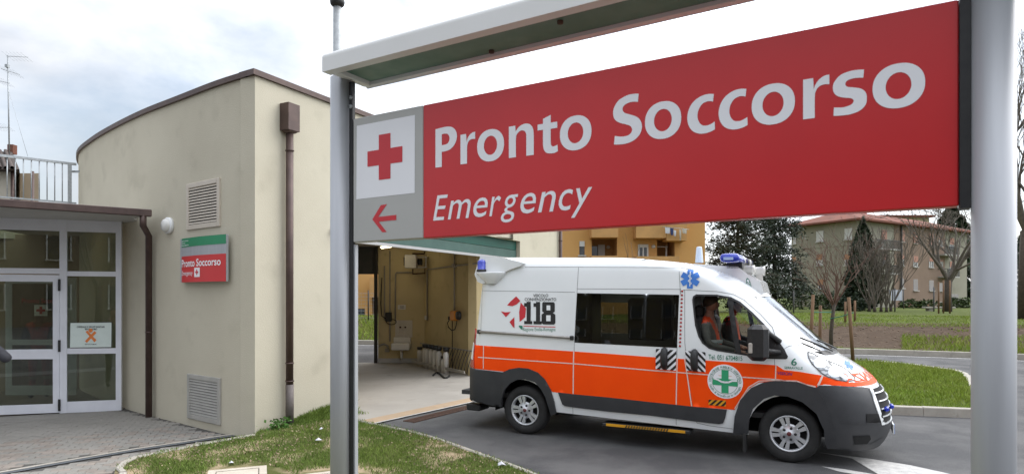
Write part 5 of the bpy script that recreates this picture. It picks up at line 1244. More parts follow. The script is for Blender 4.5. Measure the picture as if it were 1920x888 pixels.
# --- roof: fairing, light bar, lamps, beacons, antenna
def ext(name, P, y0, y1, mat, parent=None, inset=.0):
    n = len(P); v = [(p.x, y0, p.z) for p in P] + [(p.x, y1, p.z) for p in P]; m = MB(); m.add(v, [tuple(range(n)), tuple(range(n, 2 * n))[::-1]] + [(i, i + n, (i + 1) % n + n, (i + 1) % n) for i in range(n)]); return m.build(name, mat, parent or A, local=True)
yf = -.50
fpz = [vpl(px, py, yf) for px, py in ((1300, 494), (1345, 497.5), (1384, 499.5), (1400, 513), (1410, 518), (1425, 527), (1432, 549), (1415, 560), (1360, 545), (1310, 520))]
ext('roof_fairing', fpz, yf, -yf, m_body)
mb_ = MB(); c = (vpl(1349, 482, -.82) + vpl(1386, 482, -.82)) / 2; zt3, zb3 = vpl(1368, 474.5, -.82).z, vpl(1368, 491, -.82).z; wl = vpl(1386, 482, -.82).x - vpl(1349, 482, -.82).x
def lbar(y0, y1, mat, parent=None, name='light_bar', g=0.0):
    m = MB(); n = 14; v = []
    for y, k in ((y0, .88), (y0 + .03, 1), (y1 - .03, 1), (y1, .88)):
        for i in range(n): 
            a = 2 * PI * i / n; v.append((c.x + (wl / 2 + g) * k * math.copysign(abs(math.cos(a)) ** .55, math.cos(a)), y, (zt3 + zb3) / 2 + ((zt3 - zb3) / 2 + g) * k * math.copysign(abs(math.sin(a)) ** .55, math.sin(a))))
    fs = [(r * n + i, r * n + (i + 1) % n, (r + 1) * n + (i + 1) % n, (r + 1) * n + i) for r in range(3) for i in range(n)] + [tuple(range(n))[::-1], tuple(range(3 * n, 4 * n))]
    m.smooth = True; m.add(v, fs); return m.build(name, mat, parent or A, local=True)
lb_ = lbar(-.82, .82, m_beac)
lbar(-.20, -.06, m_ceram, lb_, 'light_band', .002); lbar(.12, .36, m_black, lb_, 'light_band', .002); lbar(.48, .60, m_ceram, lb_, 'light_band', .002)
m = MB(); m.box((c.x - .01, -.823, (zt3 + zb3) / 2 - .01), (wl * .5, .01, .035)); m.build('lens', M('lens_glint', (.45, .60, .85), .2, col2=(.3, .45, .8), scale=15, coat=1), lb_, local=True)  # pale blue piece paints a glint on the near end of the bar
m = MB(); m.box((c.x + .02, 0, zb3 - .03), (wl * .8, 1.0, .07)); m.build('light_bar_mount', m_black, A, local=True)
for (px, py, y, r_, ln_) in ((1403, 506, -.30, .058, .16), (1424, 508, .05, .058, .14)):
    p = vpl(px, py, y); m = MB(); m.lathe(p - Vector((ln_ / 2, 0, 0)), (1, 0, 0), [(.001, 0), (r_ * .8, 0), (r_, .02), (r_, ln_ * .8), (r_ * 1.08, ln_ * .8), (r_ * 1.08, ln_), (.001, ln_)], 18); m.build('roof_lamp', m_ceram, A, local=True)
    m = MB(); m.box(p - Vector((0, 0, r_ + .03)), (.08, .06, .08)); m.build('lamp_foot', m_ceram, A, local=True)
m = MB(); pc = vpl(1404, 533, yf - .003); m.add([(pc.x + .026 * math.cos(a * .4) + .018 * math.sin(a * .4) * -1, yf - .004, pc.z + .085 * math.sin(a * .4)) for a in range(16)], [tuple(range(16))]); m.build('oval_badge', m_tgreen, A, local=True)
m = MB(); m.add([(pc.x + .018 * math.cos(a * .4) - .014 * math.sin(a * .4), yf - .006, pc.z + .070 * math.sin(a * .4)) for a in range(16)], [tuple(range(16))]); m.build('oval_badge_face', m_signwhite, A, local=True)
m = MB(); fit('25', pc.x - .022, pc.x + .016, pc.z - .035, pc.z + .035, lambda x, z: Vector((x, yf - .008, z)), m, .01); m.build('lettering', m_tgreen, A, local=True)
p = vpl(1311, 488, -.25); m = MB(); m.lathe(p, (0, 0, 1), [(.055, -.03), (.052, 0), (.038, .17), (.030, .185), (.001, .19)], 16); m.build('antenna_cone', M('pale_blue_plastic', (.55, .62, .72), .4, col2=(.52, .6, .7), scale=6), A, local=True)
rf = [vpl(px, py, -.9) for px, py in ((904, 480), (925, 480.5), (945, 483.5), (975, 490), (984, 493), (978, 499), (960, 505), (940, 515), (922, 527), (908, 532), (899, 528), (893, 514))]
ext('rear_fairing', rf, -.955, .955, m_body)
pc = vpl(915, 510, -.98); m = MB(); n_ = 20; v = []
for (z, ra1, rb1, dx) in ((pc.z + .0, .215, .13, 0), (pc.z - .015, .215, .13, 0), (pc.z - .09, .15, .10, .02), (pc.z - .17, .07, .06, .03)):
    for i in range(n_): a = 2 * PI * i / n_; v.append((pc.x + dx + ra1 * math.cos(a) * (1.25 if math.cos(a) > 0 else 1), -.93 + rb1 * math.sin(a), z))
m.smooth = True; m.add(v, [(r * n_ + (i + 1) % n_, r * n_ + i, (r + 1) * n_ + i, (r + 1) * n_ + (i + 1) % n_) for r in range(3) for i in range(n_)] + [tuple(range(n_))]); m.build('beacon_shelf', m_body, A, local=True)
pb = vpl(903.5, 508.5, -.95); m = MB(); m.lathe(pb, (0, 0, 1), [(.075, 0), (.075, .03), (.066, .035), (.066, .13), (.058, .16), (.03, .172), (.001, .173)], 20); bc = m.build('beacon', m_beac, A, local=True)
m = MB(); m.lathe(pb, (0, 0, 1), [(.077, -.005), (.077, .03), (.001, .031)], 20); m.build('beacon_base', m_black, bc, local=True)
# --- cab interior
m = MB(); m.box((2.10, 0, 1.35), (.05, 1.7, 1.6)); m.build('bulkhead', m_int, A, local=True)
m = MB(); m.box((1.2, 0, .52), (4.6, 1.74, .06)); m.build('cabin_floor', m_int, A, local=True)
m = MB(); m.box((3.45, 0, 1.12), (.5, 1.6, .34), bev=.06); m.build('dashboard', m_int, A, local=True)
for y in (-.5, .48):
    m = MB(); m.box((2.62, y, .98), (.5, .5, .2), bev=.05); m.box((2.36, y, 1.35), (.14, .48, .7), bev=.05); m.box((2.34, y, 1.76), (.1, .26, .18), bev=.04); m.build('seat', m_int, A, local=True)
m = MB(); m.lathe((3.12, .48, 1.25), (-.8, 0, .6), [(.17, -.012), (.185, 0), (.17, .012), (.155, 0), (.17, -.012)], 20); m.build('steering_wheel', m_black, A, local=True)
m = MB(); p = vpl(1217, 597, .3); m.box((p.x, .35, p.z), (.55, .5, .62), bev=.03); m.box((.2, .55, 1.3), (.7, .5, 1.5), bev=.03); m.build('equipment_cabinet', M('cabinet', (.08, .075, .06), .6, col2=(.1, .09, .03), scale=8), A, local=True)
# ================================================================== PEOPLE
def person(root, J, E, mats, hair=None):
    """J name:(x,y,z,radius) in the root's frame, E (a,b,material index): one continuous skinned body"""
    names = list(J); me = bpy.data.meshes.new('body'); me.from_pydata([J[k][:3] for k in names], [(names.index(a), names.index(b)) for a, b, _ in E], [])
    o = bpy.data.objects.new('body', me); COL.objects.link(o)
    o.modifiers.new('s', 'SKIN')
    for i, k in enumerate(names):
        r = J[k][3]; me.skin_vertices[0].data[i].radius = r if isinstance(r, tuple) else (r, r); me.skin_vertices[0].data[i].use_root = (i == 0)
    sb = o.modifiers.new('u', 'SUBSURF'); sb.levels = 2; sb.render_levels = 2
    dg = bpy.context.evaluated_depsgraph_get(); nm = bpy.data.meshes.new_from_object(o.evaluated_get(dg)); bpy.data.objects.remove(o)
    nm.materials.clear()
    for m_ in mats: nm.materials.append(m_)
    seg = [(Vector(J[a][:3]), Vector(J[b][:3]), k) for a, b, k in E]
    for p in nm.polygons:
        c = p.center; best = (9, 0)
        for a, b, k in seg:
            d = b - a; t = max(0, min(1, (c - a).dot(d) / max(d.length_squared, 1e-9))); best = min(best, ((c - a - d * t).length, k))
        p.material_index = best[1]; p.use_smooth = True
    b = bpy.data.objects.new('body', nm); COL.objects.link(b); b.parent = root
    if hair:
        (hx, hy, hz), r, fc = hair; qf = math.atan2(fc[1], fc[0]); m = MB(); m.smooth = True; n, k = 16, 8; v = []
        for i in range(k + 1):
            for j in range(n):
                q = 2 * PI * j / n; a = PI * (.30 + .36 * ((1 - math.cos(q - qf)) / 2) ** .8) * i / k; v.append((hx + r * math.sin(a) * math.cos(q), hy + r * math.sin(a) * math.sin(q), hz + r * 1.08 * math.cos(a)))
        m.add(v, [(i * n + j, i * n + (j + 1) % n, (i + 1) * n + (j + 1) % n, (i + 1) * n + j) for i in range(k) for j in range(n)]); m.build('hair', m_hair, root, local=True)
    return b
def head_edges(h, nk, fwd, side, sc=1.0):
    """head, nose, chin and ears grown from the neck; fwd = facing direction in the xy plane"""
    f = Vector((fwd[0], fwd[1], 0)).normalized(); s = Vector((-f.y, f.x, 0)); H = Vector(h); r = .088 * sc
    J = {'head': (*H, (r * .92, r)), 'brow': (*(H + Vector((0, 0, .075 * sc))), r * .72), 'chin': (*(H + f * .045 * sc - Vector((0, 0, .085 * sc))), .045 * sc), 'nose': (*(H + f * .112 * sc - Vector((0, 0, .015 * sc))), .013 * sc), 'ear_a': (*(H + s * .092 * sc), .017 * sc), 'ear_b': (*(H - s * .092 * sc), .017 * sc)}
    return J, [(nk, 'head', 1), ('head', 'brow', 1), ('head', 'chin', 1), ('head', 'nose', 1), ('head', 'ear_a', 1), ('head', 'ear_b', 1)]
def hand_edges(J, E, pre, wrist, d, side, k):
    """palm with four fingers and a thumb from a wrist point; d = pointing direction"""
    d = Vector(d).normalized(); sd_ = Vector(side).normalized(); w_ = Vector(wrist)
    J[pre + 'palm'] = (*(w_ + d * .07), .030)
    E.append((pre + 'wrist', pre + 'palm', k))
    dn = Vector((0, 0, -1))
    for i, (o_, l_) in enumerate(((-.03, .065), (-.01, .078), (.01, .072), (.03, .055))):
        a = w_ + d * .115 + sd_ * o_; J[f'{pre}f{i}'] = (*a, .0095); J[f'{pre}g{i}'] = (*(a + d * l_ * .6 + dn * .012), .0088); J[f'{pre}h{i}'] = (*(a + d * l_ * .85 + dn * .035), .0078)
        E += [(pre + 'palm', f'{pre}f{i}', k), (f'{pre}f{i}', f'{pre}g{i}', k), (f'{pre}g{i}', f'{pre}h{i}', k)]
    J[pre + 't1'] = (*(w_ + d * .05 + sd_ * .045), .011); J[pre + 't2'] = (*(w_ + d * .09 + sd_ * .06 + dn * .015), .009)
    E += [(pre + 'palm', pre + 't1', k), (pre + 't1', pre + 't2', k)]
def seated(x, y, face, label, vest, sleeve, hair, lean=0.0, top=1.78):
    r = empty('person', VO + Matrix.Rotation(VA, 3, 'Z') @ Vector((x, y, 1.08)), VA, label, 'person')
    b = top - 1.78
    J = {'pelvis': (0, 0, .10, .15), 'belly': (-.03, 0, .26, (.13, .15)), 'chest': (-.01 + lean, 0, .46, (.15, .18)), 'neck': (-.01 + lean, 0, .64 + b, .055),
         'shl': (-.04 + lean, .19, .53, .075), 'shr': (-.04 + lean, -.19, .53, .075), 'ell': (.06, .27, .28, .05), 'elr': (.0, -.27, .27, .05), 'lwrist': (.30, .22, .22, .034), 'rwrist': (.31, -.20, .20, .034),
         'hpl': (.12, .1, .09, .085), 'hpr': (.12, -.1, .09, .085), 'knl': (.48, .12, .13, .062), 'knr': (.48, -.12, .13, .062), 'anl': (.50, .12, -.38, .045), 'anr': (.50, -.12, -.38, .045), 'tol': (.64, .12, -.42, .04), 'tor': (.64, -.12, -.42, .04)}
    h = (.02 + lean, 0, .78 + b); hj, he = head_edges(h, 'neck', face, None)
    J.update(hj)
    E = [('pelvis', 'belly', 0), ('belly', 'chest', 0), ('chest', 'neck', 1), ('chest', 'shl', 0), ('chest', 'shr', 0), ('shl', 'ell', 2), ('shr', 'elr', 2), ('ell', 'lwrist', 2), ('elr', 'rwrist', 2), ('pelvis', 'hpl', 3), ('pelvis', 'hpr', 3), ('hpl', 'knl', 3), ('hpr', 'knr', 3), ('knl', 'anl', 3), ('knr', 'anr', 3), ('anl', 'tol', 3), ('anr', 'tor', 3)] + he
    hand_edges(J, E, 'r', J['rwrist'][:3], (1, .2, -.2), (0, 1, 0), 1); hand_edges(J, E, 'l', J['lwrist'][:3], (1, -.2, -.1), (0, -1, 0), 1)
    person(r, J, E, [vest, m_skin, sleeve, m_cloth_dark], ((h[0] - face[0] * .012, h[1] - face[1] * .012, h[2] + .022), .105, face))
    return r
pv = seated(2.50, -.52, (.75, .65), 'person in orange vest with grey sleeves in the near seat of the ambulance cab', m_vest, m_cloth_grey, True, -.02)
m = MB()
for z in (.30,):
    m.lathe((-.035, 0, z), (0, 0, 1), [(.171, -.025), (.178, 0), (.171, .025)], 20)
m.v = [Vector((v.x * .95, v.y * 1.06, v.z)) for v in m.v]; m.build('reflective_band', M('reflective_grey', (.55, .57, .55), .4, col2=(.5, .52, .5), scale=9), pv, local=True)
seated(2.62, .46, (1, .0), 'driver in orange vest at the far side of the ambulance cab', m_vest, m_cloth_dark, True, .02, 1.74)
def standing(loc, rz, label, top, sleeve, legs, hh=1.74, arm=None, name='person'):
    r = empty(name, loc, rz, label, 'person'); k = hh / 1.74
    J = {'pelvis': (0, 0, .95 * k, .15), 'belly': (0, 0, 1.1 * k, (.12, .15)), 'chest': (.0, 0, 1.32 * k, (.125, .17)), 'neck': (.01, 0, 1.5 * k, .055), 'shl': (0, .19, 1.39 * k, .072), 'shr': (0, -.19, 1.39 * k, .072),
         'ell': (-.04, .27, 1.12 * k, .05), 'elr': (-.04, -.27, 1.12 * k, .05), 'lwrist': (.10, .26, .90 * k, .034), 'rwrist': (.10, -.26, .90 * k, .034),
         'hpl': (0, .1, .86 * k, .095), 'hpr': (0, -.1, .86 * k, .095), 'knl': (.02, .11, .50 * k, .065), 'knr': (.02, -.11, .50 * k, .065), 'anl': (-.02, .12, .10 * k, .048), 'anr': (-.02, -.12, .10 * k, .048), 'tol': (.15, .13, .05, .045), 'tor': (.15, -.13, .05, .045)}
    if arm: J.update(arm)
    h = (.03, 0, 1.63 * k); hj, he = head_edges(h, 'neck', (1, 0), None); J.update(hj)
    E = [('pelvis', 'belly', 0), ('belly', 'chest', 0), ('chest', 'neck', 1), ('chest', 'shl', 0), ('chest', 'shr', 0), ('shl', 'ell', 2), ('shr', 'elr', 2), ('ell', 'lwrist', 2), ('elr', 'rwrist', 2), ('pelvis', 'hpl', 3), ('pelvis', 'hpr', 3), ('hpl', 'knl', 3), ('hpr', 'knr', 3), ('knl', 'anl', 3), ('knr', 'anr', 3), ('anl', 'tol', 4), ('anr', 'tor', 4)] + he
    for s in 'lr': w_ = Vector(J[s + 'wrist'][:3]); e_ = Vector(J['el' + s][:3]); hand_edges(J, E, s, w_, w_ - e_, (1, 0, 0), 1)
    person(r, J, E, [top, m_skin, sleeve, legs, m_black], ((h[0] - .012, 0, h[2] + .022), .105, (1, 0))); return r
lp_ = plane_hit(74, 600, FP0 - FN * 2.1, FN)
st_ = standing((lp_.x, lp_.y, ZP), math.radians(-60), 'person in red orange rescue suit standing inside the glass door', m_vest, m_cloth_dark, M('orange_trousers', (.62, .075, .03), .7, col2=(.52, .06, .025), scale=10), 1.80)
m = MB()
for z in (1.12, .42):
    if z > 1: m.lathe((0, 0, z), (0, 0, 1), [(.160, -.03), (.168, 0), (.160, .03)], 18)
    else:
        for y in (-.11, .11): m.lathe((.01, y, z), (0, 0, 1), [(.066, -.03), (.072, 0), (.066, .03)], 14)
m.build('reflective_band', M('suit_band', (.5, .5, .46), .4, col2=(.45, .45, .42), scale=9), st_, local=True)
ep = AT(17, 672, 8.0)                                    # the elbow that reaches into view
standing((ep.x - .33, ep.y - .1, ZP), math.radians(90), 'person in dark jacket at the left edge, only an elbow in view', m_cloth_dark, m_cloth_dark, m_cloth_dark, 1.78,
         {'elr': (-.06, -.45, ep.z - ZP - .0, .062), 'rwrist': (.12, -.22, ep.z - ZP + .02, .036), 'shr': (0, -.21, 1.40, .078)})
# ================================================================== VEGETATION
m_bark = M('bark', (.085, .068, .052), .95, col2=(.05, .04, .03), scale=12, bump=.4, bscale=40)
m_twig = M('twig', (.15, .085, .06), .9, col2=(.10, .06, .045), scale=9)
m_twig2 = M('grey_twig', (.15, .125, .10), .9, col2=(.10, .085, .07), scale=9)
m_cedar = leafmat('cedar_needles', (.030, .042, .030), (.052, .066, .045), 1.4, .45)
m_conif = leafmat('conifer_leaves', (.022, .036, .02), (.038, .055, .028), 1.6, .45)
m_hedge = leafmat('shrub_leaves', (.05, .075, .02), (.03, .05, .016), 2.5, .4)
m_grass = leafmat('grass_blades', (.165, .225, .045), (.115, .18, .035), .9, .4)
m_grass2 = leafmat('lawn_blades', (.19, .275, .035), (.23, .27, .045), .6, .3)
m_wood = M('stake_wood', (.20, .115, .06), .85, col2=(.14, .08, .045), scale=14, stretch=(1, 1, .15), bump=.2, bscale=60)
m_tie = M('green_tie', (.03, .22, .15), .6, col2=(.03, .2, .14), scale=8)
def branch(mb, p, d, ln, r, depth, rnd, spread=.6, up=.15, n=5, kids=3, minr=.004, wob=.18, shrink=.68):
    pts = [p.copy()]; rs = [r]; seg = 4 if depth > 1 else 3
    for i in range(seg):
        d = (d + Vector((rnd.gauss(0, wob), rnd.gauss(0, wob), rnd.gauss(0, wob) + up)) * .5).normalized(); p = p + d * ln / seg; pts.append(p.copy()); rs.append(max(minr, r * (1 - .55 * (i + 1) / seg)))
    mb.tube(pts, rs, n, False)
    if depth <= 0: return
    for k in range(kids):
        i = rnd.randint(1, seg) if k else seg
        a = rnd.uniform(0, 2 * PI); side = d.orthogonal().normalized(); side = Matrix.Rotation(a, 3, d) @ side
        branch(mb, pts[i], (d + side * rnd.uniform(spread * .6, spread * 1.3)).normalized(), ln * rnd.uniform(shrink * .8, shrink * 1.15), rs[i] * .72, depth - 1, rnd, spread, up, max(3, n - 1), kids, minr, wob, shrink)
def bare_tree(name, base, trunk_h, r, ln, depth, label, seed, mat=None, kids=3, spread=.6, up=.15, forks=5, lean=(0, 0), group='bare trees on the far lawn', minr=.006, tmat=None, wob=.18):
    rnd = random.Random(seed); o = empty(name, base, 0, label, 'tree', group); m = MB(); p = Vector(base); tp = p + Vector((lean[0], lean[1], trunk_h))
    m.tube([p - Vector((0, 0, .05)), p + (tp - p) * .5 + Vector((rnd.gauss(0, .03), 0, 0)), tp], [r * 1.25, r, r * .9], 8); m.build('trunk', tmat or m_bark, o)
    m = MB()
    for k in range(forks):
        a = 2 * PI * (k + rnd.random() * .7) / forks; branch(m, tp - Vector((0, 0, rnd.random() * .12 * trunk_h)), Vector((math.cos(a) * spread, math.sin(a) * spread, 1)).normalized(), ln * rnd.uniform(.8, 1.15), r * .55, depth, rnd, spread, up, 5, kids, minr, wob)
    m.build('crown', mat or m_twig2, o); return o
def leaf_quad(mb, p, s, rnd, asp=.5):
    d = Vector((rnd.gauss(0, 1), rnd.gauss(0, 1), rnd.gauss(0, .7))).normalized(); e = d.orthogonal().normalized(); e = Matrix.Rotation(rnd.uniform(0, PI), 3, d) @ e
    mb.add([p - d * s, p + e * s * asp, p + d * s, p - e * s * asp], [(0, 1, 2, 3)])
def cedar(base, h, rad, label, seed):
    rnd = random.Random(seed); o = empty('cedar_tree', base, 0, label, 'tree', 'dark cedars left of the grey apartment block'); p = Vector(base); m = MB(); m.tube([p, p + Vector((0, 0, h * .5)), p + Vector((0, 0, h))], [h * .028, h * .018, h * .004], 8); m.build('trunk', m_bark, o)
    m = MB(); lf = MB(); lv = 17
    for i in range(lv):
        z = h * (.16 + .82 * (i + rnd.uniform(-.6, .6)) / lv); R = rad * (1 - .66 * (i / lv) ** 1.5) * rnd.uniform(.5, 1.2)
        for k in range(5):
            a = 2 * PI * (k / 6 + rnd.random() * .17 + i * .13); L_ = R * rnd.uniform(.6, 1.1); pts = []
            for j in range(6): t = j / 5; pts.append(p + Vector((math.cos(a) * L_ * t, math.sin(a) * L_ * t, z + h * .03 * math.sin(t * 2.2) - h * .05 * t * t)))
            m.tube(pts, [h * .007, h * .006, h * .005, h * .003, h * .002, h * .001], 4, False)
            for q in range(int(20 + 40 * L_ / rad)):
                t = rnd.uniform(.18, 1.0) ** .8; j = min(int(t * 5), 4); b = pts[j].lerp(pts[j + 1], t * 5 - j); w_ = L_ * .30 * (1.1 - .5 * t); c = b + Vector((rnd.gauss(0, w_ * .6), rnd.gauss(0, w_ * .6), rnd.gauss(-.06, .10) * h * .25))
                for _ in range(4): leaf_quad(lf, c + Vector((rnd.gauss(0, .16), rnd.gauss(0, .16), rnd.gauss(0, .07))), rnd.uniform(.07, .16), rnd, .34)
    m.build('limbs', m_bark, o); lf.build('crown', m_cedar, o)
def conifer(base, h, rad, label, seed, group=None, n=5200, mat=None, pw=.8, ls=.16):
    rnd = random.Random(seed); o = empty('conifer_tree', base, 0, label, 'tree', group); p = Vector(base); m = MB(); m.tube([p, p + Vector((0, 0, h * .9))], [h * .02, h * .004], 7); m.build('trunk', m_bark, o); lf = MB()
    lob = [(rnd.uniform(0, 2 * PI), rnd.uniform(.05, .9), rnd.uniform(.12, .28)) for _ in range(26)]
    for i in range(n):
        t = rnd.random() ** 1.25; a = rnd.uniform(0, 2 * PI); k = .78
        for la, lt, ls_ in lob:
            dd = math.cos(a - la) - 1 - ((t - lt) / .09) ** 2 * .5
            if dd > -1.5: k = max(k, .78 + ls_ * math.exp(dd * 2))
        R = rad * (1 - t ** 1.5) ** pw * k * rnd.uniform(.55, 1.0) * min(1, .55 + t * 4); leaf_quad(lf, p + Vector((math.cos(a) * R, math.sin(a) * R, h * (.04 + .96 * t) + rnd.gauss(0, .1))), rnd.uniform(.6, 1.3) * ls, rnd, .45)
    lf.build('crown', mat or m_conif, o)
def shrub(base, rx, ry, h, n, label, seed, mat=None, group='shrubs by the grey apartment block', ls=.09):
    rnd = random.Random(seed); o = empty('shrub', base, 0, label, 'shrub', group); p = Vector(base); m = MB()
    for k in range(5): branch(m, p, Vector((rnd.gauss(0, .4), rnd.gauss(0, .4), 1)).normalized(), h * .7, .02, 1, rnd)
    m.build('stems', m_bark, o); lf = MB()
    for i in range(n):
        a = rnd.uniform(0, 2 * PI); u = rnd.random() ** .4; v_ = rnd.random(); k = math.sqrt(max(0, 1 - (v_ - .3) ** 2 * 1.7)) * (1 + .2 * math.sin(a * 3 + seed)); leaf_quad(lf, p + Vector((math.cos(a) * rx * u * k, math.sin(a) * ry * u * k, h * v_ * (1 + .15 * math.sin(a * 2 + seed)))), ls * rnd.uniform(.6, 1.3), rnd, .6)
    lf.build('foliage', mat or m_hedge, o)
def LV(px, Y): x = (px - CX) / F * Y; return Vector((x, Y, bank(x, Y) - .02))
# young tree tied to stakes on the lawn island
def stake(p, top, label, g, r=.04, lean=(0, 0)):
    m = MB(); m.tube([p - Vector((0, 0, .1)), Vector((p.x + lean[0], p.y + lean[1], top))], [r, r * .92], 8); m.build('tree_stake', m_wood, label=label, cat='stake', group=g)
YT = 18.2
tb = Vector(((1557.5 - CX) / F * YT, YT, ZI)); fork = EYE + (HY - 566) / F * YT
bare_tree('young_tree', tb, fork - ZI, .055, .95, 3, 'young bare pollarded tree with reddish twigs tied to wooden stakes', 5, m_twig, 3, .78, .22, 9, (.10, 0), 'young staked trees', .0045, None, .16)
g_ = 'wooden stakes around the young tree'
for (px, py0, py1, Y, ln_, lab) in ((1600, 672, 557, 17.7, -.13, 'right hand leaning wooden stake of the young tree, nearest the road'), (1518, 660, 552, 17.8, .10, 'left hand wooden stake of the young tree'), (1537, 655, 572, 19.0, .02, 'short rear wooden stake just left of the young tree trunk')):
    p = Vector(((px - CX) / F * Y, Y, ZI)); stake(p, EYE + (HY - py1) / F * Y, lab, g_, .05, (ln_, 0))
m = MB(); a = AT(1520, 585, 17.8); b = AT(1561, 585, YT); m.tube([a, b], .012, 6); m.build('tree_tie', m_tie, label='green tie between left stake and young tree trunk', cat='tie', group='green tree ties')
m = MB(); a = AT(1556, 597, YT); b = AT(1600, 585.5, 17.7); m.tube([a, (a + b) / 2 - Vector((0, 0, .02)), b], .014, 6); m.build('tree_tie', m_tie, label='green tie between right stake and young tree trunk', cat='tie', group='green tree ties')
for (px, py1, Y, lab) in ((1585, 565, 27.5, 'thin far stake behind the young tree, left of the pair'), (1603, 563, 28.0, 'thin far stake behind the young tree, right of the pair'), (1760, 528, 40, 'left stake of the far young tree on the lawn'), (1769, 525, 40.5, 'middle stake of the far young tree on the lawn'), (1781, 525, 40, 'right stake of the far young tree on the lawn')):
    p = LV(px, Y); stake(p, EYE + (HY - py1) / F * Y, lab, 'thin stakes on the far lawn', .05)
# trees round the grey block
bare_tree('bare_tree', LV(1776, 46), 2.3, .26, 3.6, 4, 'large spreading bare tree before the right half of the grey apartment block', 11, m_twig2, 3, .8, .12, 6, (.1, 0), minr=.018)
for i, (px, Y, s_) in enumerate(((1640, 44, 3), (1652, 45, 4), (1662, 44.5, 6), (1671, 46, 9), (1630, 46, 13))):
    bare_tree('bare_thicket', LV(px, Y), .4, .10, 2.3, 3, ['grey leafless thicket stem left of the white sheet, leftmost but one', 'grey leafless thicket stem in the middle of the clump', 'tall grey leafless thicket stem leaning over the clump', 'grey leafless thicket stem nearest the hanging white sheet', 'leftmost grey leafless thicket stem beside the dark conifer'][i], s_, m_twig2, 3, .42, .3, 5, (0, 0), 'leafless thicket stems', .014)
conifer(LV(1618, 50), 7.1, 1.75, 'dark bushy evergreen before the corner of the grey apartment block', 3, n=7000, ls=.17)
cedar(LV(1384, 44), 7.8, 4.2, 'left dark spreading cedar behind the ambulance roof', 21)
cedar(LV(1452, 46), 7.9, 3.3, 'right dark spreading cedar beside the grey apartment block', 22)
conifer(LV(1785, 84), 13.4, 5.0, 'dark evergreen showing above the right end of the tiled roof', 8, n=5000, ls=.4)
for i, (px, Y, rx, h, l) in enumerate(((1505, 52, 2.0, 1.7, 'green shrub at the foot of the grey block by the right cedar'), (1560, 53, 1.6, 1.3, 'low green shrub behind the young tree trunk'), (1420, 50, 2.6, 1.2, 'low dark shrub between the two cedars'), (1590, 47, 1.3, 1.0, 'small dark shrub left of the dark bushy evergreen'), (1722, 60, 2.2, .8, 'low clipped hedge along the foot of the brown facade'), (1798, 62, 1.8, .9, 'low green hedge at the right end of the grey block'))): shrub(LV(px, Y), rx, .8, h, 900, l, 30 + i, m_hedge if i != 3 else m_conif, ls=.12)
bare_tree('bare_tree', LV(1926, 30), 4.2, .30, 3.8, 4, 'tall bare tree at the right edge behind the steel post', 17, m_twig2, 3, .42, .3, 6, (0, 0), minr=.012)
conifer(LV(1930, 36), 5.5, 1.6, 'dark ivy covered evergreen at the right edge behind the steel post', 18, n=2500)
bare_tree('bare_tree', LV(1090, 34), 1.2, .05, 1.1, 2, 'thin bare sapling before the orange apartment block', 19, m_twig2, 2, .3, .3, 4)
bare_tree('bare_tree', LV(1186, 34), 1.8, .05, 1.2, 2, 'thin bare sapling before the middle of the orange block', 20, m_twig2, 2, .3, .3, 4)
# ------------------------------------------------------------------ grass blades
def blades(name, mat, pts, label=None):
    m = MB(); vs = []; fs = []
    for (x, y, z, h, w_) in pts:
        a = random.uniform(0, 2 * PI); dx, dy = math.cos(a) * w_, math.sin(a) * w_; lx, ly = random.gauss(0, .35) * h, random.gauss(0, .35) * h; b = len(vs)
        vs += [(x - dx, y - dy, z), (x + dx, y + dy, z), (x + lx * .4 + dx * .6, y + ly * .4 + dy * .6, z + h * .6), (x + lx, y + ly, z + h)]; fs += [(b, b + 1, b + 2), (b, b + 2, b + 3)]
    me = bpy.data.meshes.new(name); me.from_pydata(vs, [], fs); me.materials.append(mat); o = bpy.data.objects.new(name, me); COL.objects.link(o); o['kind'] = 'stuff'
    return o
from mathutils import noise
def nz(x, y, s): return noise.noise(Vector((x * s, y * s, 3.1)))
pts = []; bx = [p[0] for p in bed]; by = [p[1] for p in bed]
cov = [gp([(391, 881), (500, 871), (560, 900), (380, 910)]), gp([(560, 889), (662, 876), (720, 905), (560, 925)])]
for _ in range(150000):
    x, y = random.uniform(min(bx), max(bx)), random.uniform(4.5, max(by))
    if not pin(x, y, bed) or any(pin(x, y, c) for c in cov): continue
    k = nz(x, y, .75) + .5 * nz(x, y, 2.3)
    if k < .08 - random.random() * .5 - .3 * min(1, max(0, (x + 4.4) / 2.5)): continue
    pts.append((x, y, .025, random.uniform(.02, .055) * (1 + .5 * max(0, k)), .0032))
for _ in range(9000):                                     # long grass along the wall
    t = random.uniform(.2, TL - .08); u = abs(random.gauss(0, .14)) + .02; f_ = min(1, max(0, (t - .3) / 1.0)); p = wall_pt(t, u)
    pts.append((p.x, p.y, .02, random.uniform(.05, .22) * f_ * max(.2, 1 - u * 2.2) + .02, .005))
blades('bed_grass', m_grass, pts); tag(bpy.data.objects['bed_grass'], 'short patchy green grass of the corner bed', 'grass')
pts = []; bx = [p[0] for p in isl_in]; by = [p[1] for p in isl_in]
for _ in range(75000):
    x, y = random.uniform(4.2, max(bx)), random.uniform(min(by), max(by))
    if pin(x, y, isl_in): k = nz(x, y, .9); pts.append((x, y, ZI - .005, random.uniform(.03, .075) * (1.15 + max(0, k) * 1.6), .006))
blades('island_grass', m_grass2, pts); tag(bpy.data.objects['island_grass'], 'bright mown grass of the lawn island', 'grass')
pts = []
